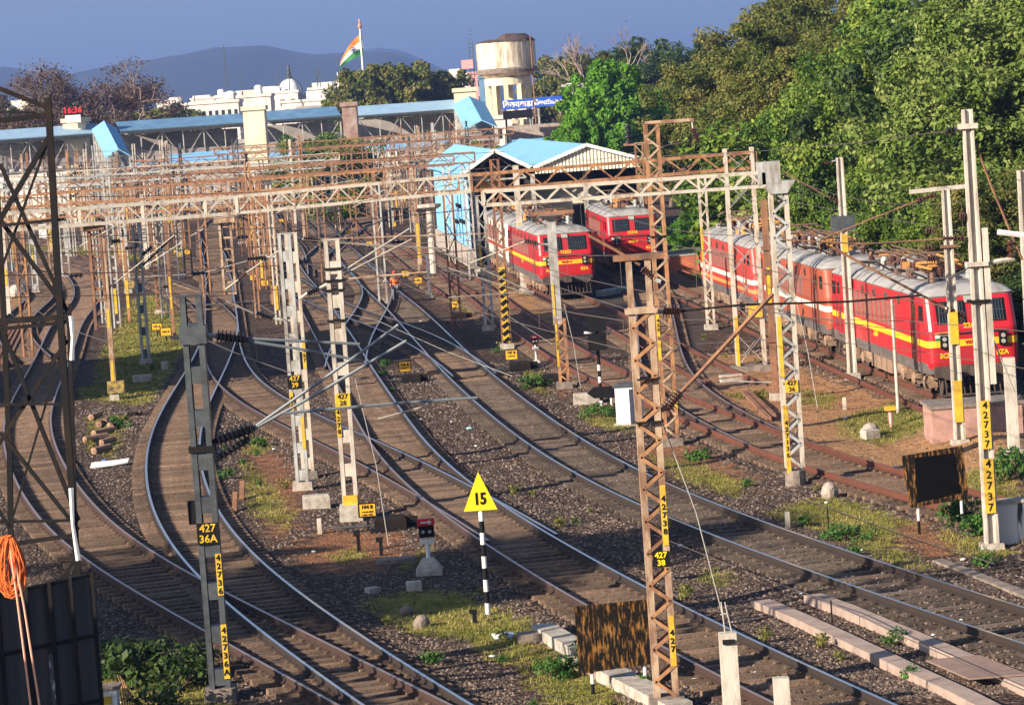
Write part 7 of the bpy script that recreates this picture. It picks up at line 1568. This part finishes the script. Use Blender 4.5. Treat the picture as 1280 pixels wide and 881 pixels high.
# grass and plants
def blades(name, polys, n, hmin, hmax, m, seed, wid=.014, kind='stuff'):
    rs_ = random.Random(seed); mb = MB()
    PP = [[G(x, y) for x, y in p] for p in polys]; areas = []
    for p in PP:
        a = 0
        for i in range(len(p)): a += p[i].x * p[(i + 1) % len(p)].y - p[(i + 1) % len(p)].x * p[i].y
        areas.append(abs(a) / 2 / max(1, (sum(q.y for q in p) / len(p) / 90) ** 2))
    tot = sum(areas)
    for p, a in zip(PP, areas):
        x0, x1, y0, y1 = min(q.x for q in p), max(q.x for q in p), min(q.y for q in p), max(q.y for q in p); k = int(n * a / tot); t = 0; sc = max(1, (y0 + y1) / 2 / 90)
        while k > 0 and t < n * 6:
            t += 1; x = rs_.uniform(x0, x1); y = rs_.uniform(y0, y1); ins = False
            for i in range(len(p)):
                A1, B1 = p[i], p[(i + 1) % len(p)]
                if (A1.y > y) != (B1.y > y) and x < (B1.x - A1.x) * (y - A1.y) / (B1.y - A1.y) + A1.x: ins = not ins
            if not ins: continue
            i = int(np.searchsorted(gx, x)); j = int(np.searchsorted(gy, y))
            if GR[min(j, ny - 1), min(i, nx - 1)] < .35 + rs_.random() * .4: continue
            k -= 1; z = ground_z(x, y) - .02; cx, cy = x, y
            for q in range(3):
                a2 = rs_.uniform(0, 6.28); h = rs_.uniform(hmin, hmax) * sc ** .5; w = wid * sc * rs_.uniform(.7, 1.5); dx, dy = math.cos(a2) * h * .6, math.sin(a2) * h * .6
                px_, py_ = cx + rs_.uniform(-.05, .05), cy + rs_.uniform(-.05, .05); nx_, ny_ = -math.sin(a2) * w, math.cos(a2) * w
                mb.add([(px_ - nx_, py_ - ny_, z), (px_ + nx_, py_ + ny_, z), (px_ + dx, py_ + dy, z + h)], [(0, 1, 2)])
    return tag(make(name, mb, m), kind=kind)
LEAF['grass'] = leaf_mat('grass_blades', [(.08, .09, .015), (.16, .17, .03), (.30, .26, .06), (.42, .33, .12)], .2); LEAF['weed'] = leaf_mat('weed_leaves', [(.03, .08, .015), (.06, .15, .025), (.10, .22, .04)], .25)
blades('grass', GRASS, 22000, .04, .12, LEAF['grass'], 5)
def weed(label, px, py, H, Rr, clumps, per, leaf, cr, lm='weed', grp='weeds beside the tracks', name='shrub'):
    P = GZ(px, py); cm, C = crown_mesh('leaves', int(px + py), H, Rr, .02, clumps, per, leaf, cr, m=LEAF[lm]); r = thing(name, label, 'plant', P, 0, grp); o = bpy.data.objects.new('leaves', cm); COL.objects.link(o); o.parent = r
    mb = MB()
    for i in range(min(10, len(C))): mb.tube([(0, 0, 0), tuple(C[i])], [.02, .005], 4)
    make('stems', mb, M['bark'], r)
for a in [('big leaved plant, shade put into its dark leaves, at the bottom left beside the sheet fence', 175, 855, 1.0, .8, 22, 26, .15, .3, 'dark'), ('plant with shade put into its dark leaves, left of the dark mast foot', 225, 862, .5, .8, 18, 30, .10, .24, 'dark'), ('low weeds behind the white box at the bottom left', 150, 840, .6, .7, 22, 30, .10, .24, 'dark'), ('tall weed against the dark mast foot', 255, 850, .7, .6, 20, 30, .10, .22, 'dark'), ('low weeds in the bottom left corner beside the ferny spikes', 205, 890, .5, .9, 20, 30, .09, .26, 'dark'),  # dark leaf colour stands in for the shade on these plants
 ('green weed tuft in front of the rust streaked board', 700, 848, .45, .45, 22, 36, .07, .16), ('bright weed at the foot of the right square board', 1195, 655, .7, .6, 30, 36, .08, .2), ('weed left of the tallest concrete mast foot', 1222, 668, .6, .5, 24, 36, .08, .18), ('bushy weed on the bank right of the tallest mast', 1262, 600, .9, .8, 34, 36, .09, .25), ('weed clump under the right square board', 1170, 630, .5, .5, 20, 36, .08, .18),
 ('weed clump above the strips by the shaded kerb', 1228, 708, .4, .3, 14, 30, .06, .14), ('weed tuft left of the 107 B board foot', 668, 485, .5, .6, 22, 34, .09, .2), ('weed tuft below the relay cabinet', 748, 522, .4, .8, 24, 34, .08, .18), ('weed tuft at the foot of the tall rusty mast', 870, 575, .35, .5, 18, 34, .07, .16), ('bright low weeds in the middle of the grass patch at right', 1060, 675, .3, .9, 26, 40, .06, .16), ('weed on the lower strip edge', 1140, 848, .25, .25, 10, 30, .05, .1), ('weed between the two concrete strips', 1115, 807, .3, .3, 12, 30, .05, .12),
 ('dark weeds behind the timbers beside the curve', 148, 535, .4, .4, 16, 34, .08, .16), ('weed beside the standing rail stubs', 322, 560, .35, .35, 14, 30, .07, .15)]: weed(*a)
sm_, SC_ = crown_mesh('leaves', 91, .3, .22, .01, 9, 26, .06, .10, m=LEAF['weed']); sd_, SD_ = crown_mesh('leaves', 92, .32, .2, .01, 8, 22, .05, .10, m=LEAF['grass'])
rw = random.Random(31)
for k in range(110):
    y = 58 + rw.random() ** 1.4 * 90; x = rw.uniform(-.15, .158) * y; i = min(int(np.searchsorted(gx, x)), nx - 1); j = min(int(np.searchsorted(gy, y)), ny - 1)
    if dmin[j, i] < 1.35: continue
    o = bpy.data.objects.new('weed_sprig', sm_ if rw.random() < .45 else sd_); COL.objects.link(o); o.location = (x, y, ground_z(x, y)); o.rotation_euler = (0, 0, rw.uniform(0, 6)); o.scale = [rw.uniform(.5, 1.3)] * 3
    tag(o, 'small ragged weed sprig growing in the ballast between tracks', 'weed', 'weed sprigs in the ballast')
# spiky dry fern and white box bottom left
P = GZ(165, 895); r = thing('dry_fern', 'dry pinkish fern spikes at the bottom edge left of the dark mast', 'plant', P); mb = MB()
for k in range(16): x = k * .05 - .3; mb.tube([(x, 0, 0), (x - .04, 0, .3 + .25 * math.sin(k * .4)), (x - .12, 0, .55 + .28 * math.sin(k * .4))], [.02, .015, .004], 4)
make('fronds', mb, mat('dry_frond', (.55, .27, .15), .8), r)
P = GZ(134, 905); r = thing('box_marker', 'pale box with a yellow sign at the bottom edge beside the sheet fence', 'box', P); make('body', MB().box((0, 0, .35), (.5, .4, .7)), M['white'], r); make('lid', MB().box((0, 0, .73), (.62, .5, .06)), M['concrete_dark'], r); make('sign', MB().box((.05, -.21, .5), (.2, .01, .16)), M['yellow'], r)
# platforms in the distance
for px0, px1, py, w, lab in ((60, 300, 248, 6, 'far platform on the left under the footbridge'), (250, 420, 235, 5, 'far platform behind the cream hut')):
    a = G(px0, py); b_ = G(px1, py - (px1 - px0) * .069); r = thing('platform', lab, 'platform', a, 0, 'station platforms'); d = b_ - a; make('deck', MB().bar((0, 0, .45), (d.x, d.y, .45), w, .95), mat('platform_top', (.42, .30, .27), .9), r); make('edge', MB().bar((0, -w / 2 - .05, .8), (d.x, d.y - w / 2 - .05, .8), .12, .28), M['white'], r)
# orange track trolley / railcar among far masts
P = G(122, 258); r = thing('works_vehicle', 'orange works vehicle standing at the far left platform', 'vehicle', P); make('body', MB().box((0, 0, 1.9), (2.6, 6, 1.9)), M['rope'], r); make('cab_window', MB().box((0, -3.02, 2.2), (1.7, .06, .7)), M['glass'], r); make('chassis', MB().box((0, 0, .75), (2.2, 5.6, .35)), M['steel_black'], r)
for s in (-1.8, 1.8): make('wheelset', MB().lathe([(.4, -.9), (.4, .9)], (0, s, .4), 12, Matrix.Rotation(R(90), 3, 'Y')), M['steel_black'], r)
# ---------------------------------------------------------------- the worker
def person():
    P = G(495, 376, .1); Pz = .06; H = 1.62
    r = thing('person', 'person in an orange work jacket, cap and grey trousers walking along the dark main track', 'person', (P.x, P.y, Pz), R(8))
    import bmesh
    J = {'pel': (0, 0, .90), 'spn': (0, -.03, 1.12), 'chs': (0, -.06, 1.33), 'nck': (0, -.09, 1.46), 'hed': (0, -.13, 1.60), 'hipL': (-.10, 0, .86), 'kneL': (-.12, -.10, .48), 'ankL': (-.12, .02, .08), 'toeL': (-.13, -.15, .04),
         'hipR': (.10, 0, .86), 'kneR': (.11, .02, .47), 'ankR': (.11, .18, .09), 'toeR': (.12, .03, .03), 'shL': (-.20, -.06, 1.36), 'elL': (-.27, .02, 1.10), 'wrL': (-.25, -.12, .90), 'shR': (.20, -.06, 1.36), 'elR': (.28, .05, 1.10), 'wrR': (.27, -.06, .88)}
    def skin(name, edges, rad, m, lv=1):
        ks = list(dict.fromkeys([k for e in edges for k in e])); me = bpy.data.meshes.new(name); me.from_pydata([J[k] for k in ks], [(ks.index(a), ks.index(b_)) for a, b_ in edges], []); me.update()
        o = bpy.data.objects.new(name, me); COL.objects.link(o); md = o.modifiers.new('s', 'SKIN'); md.use_smooth_shade = True
        for i, k in enumerate(ks): me.skin_vertices[0].data[i].radius = rad[k]; 
        me.skin_vertices[0].data[0].use_root = True; sb = o.modifiers.new('d', 'SUBSURF'); sb.levels = sb.render_levels = lv; me.materials.append(m); dg = bpy.context.evaluated_depsgraph_get(); dg.update()
        nm = bpy.data.meshes.new_from_object(o.evaluated_get(dg)); bpy.data.objects.remove(o); nm.materials.clear(); nm.materials.append(m); return nm
    RD = {'pel': (.15, .11), 'spn': (.14, .10), 'chs': (.16, .11), 'nck': (.055, .055), 'hed': (.06, .06), 'hipL': (.09, .09), 'hipR': (.09, .09), 'kneL': (.06, .06), 'kneR': (.06, .06), 'ankL': (.042, .042), 'ankR': (.042, .042), 'toeL': (.04, .03), 'toeR': (.04, .03), 'shL': (.065, .065), 'shR': (.065, .065), 'elL': (.045, .045), 'elR': (.045, .045), 'wrL': (.032, .032), 'wrR': (.032, .032)}
    E_ = [('pel', 'spn'), ('spn', 'chs'), ('chs', 'nck'), ('nck', 'hed'), ('chs', 'shL'), ('shL', 'elL'), ('elL', 'wrL'), ('chs', 'shR'), ('shR', 'elR'), ('elR', 'wrR'), ('pel', 'hipL'), ('hipL', 'kneL'), ('kneL', 'ankL'), ('ankL', 'toeL'), ('pel', 'hipR'), ('hipR', 'kneR'), ('kneR', 'ankR'), ('ankR', 'toeR')]
    sk = mat('skin', (.22, .11, .07), .6); body = skin('body', E_, RD, sk)
    bo = make('body', body, sk, r, smooth=True)
    hm = MB(); hm.lathe([(.02, -.13), (.06, -.11), (.082, -.05), (.09, .02), (.08, .08), (.045, .115), (.01, .125)], (0, -.13, 1.62), 14); make('head', hm, sk, bo, smooth=True)
    f = MB(); f.box((0, -.225, 1.605), (.022, .03, .04)); make('nose', f, sk, bo)
    for s in (-1, 1): make('eye', MB().box((s * .032, -.213, 1.635), (.02, .012, .012)), M['black'], bo); make('ear', MB().box((s * .092, -.13, 1.615), (.015, .035, .05)), sk, bo)
    R2 = {k: (v[0] * 1.14 + .008, v[1] * 1.14 + .008) for k, v in RD.items()}
    jk = skin('jacket', [('spn', 'chs'), ('chs', 'shL'), ('shL', 'elL'), ('elL', 'wrL'), ('chs', 'shR'), ('shR', 'elR'), ('elR', 'wrR'), ('spn', 'pel')], R2, M['black']); om = mat('orange_jacket', (.90, .20, .03), .7, col2=(.75, .14, .02), scale=6); make('jacket', jk, om, r, smooth=True)
    tr_ = skin('trousers', [('pel', 'hipL'), ('hipL', 'kneL'), ('kneL', 'ankL'), ('pel', 'hipR'), ('hipR', 'kneR'), ('kneR', 'ankR')], R2, M['black']); make('trousers', tr_, mat('grey_trousers', (.12, .14, .17), .9), r, smooth=True)
    make('cap', MB().lathe([(.105, -.01), (.10, .05), (.07, .10), (.01, .125)], (0, -.13, 1.655), 14), mat('red_cap', (.70, .06, .03), .7), r, smooth=True)
    make('reflective_band', MB().lathe([(.182, 1.10), (.182, 1.14)], (0, -.02, 0), 16), M['yellow_bright'], r)
    bx = make('tool_bag', MB().box((.34, -.06, .72), (.10, .26, .2)), M['black'], r)
    for s, w_ in ((-1, 'wrL'), (1, 'wrR')):
        w0 = Vector(J[w_]); hb = MB(); hb.box(w0 + Vector((0, -.01, -.05)), (.03, .075, .09)); make('palm', hb, sk, bo)
        for k in range(4): make('finger', MB().tube([w0 + Vector((0, -.038 + k * .02, -.09)), w0 + Vector((-.008 * s, -.04 + k * .02, -.125)), w0 + Vector((-.022 * s, -.038 + k * .02, -.15 - .008 * (k in (1, 2))))], .009, 5), sk, bo)
        make('thumb', MB().tube([w0 + Vector((0, -.045, -.03)), w0 + Vector((-.02 * s, -.07, -.07)), w0 + Vector((-.03 * s, -.07, -.10))], .010, 5), sk, bo)
person()
# two more tiny figures on the far platform
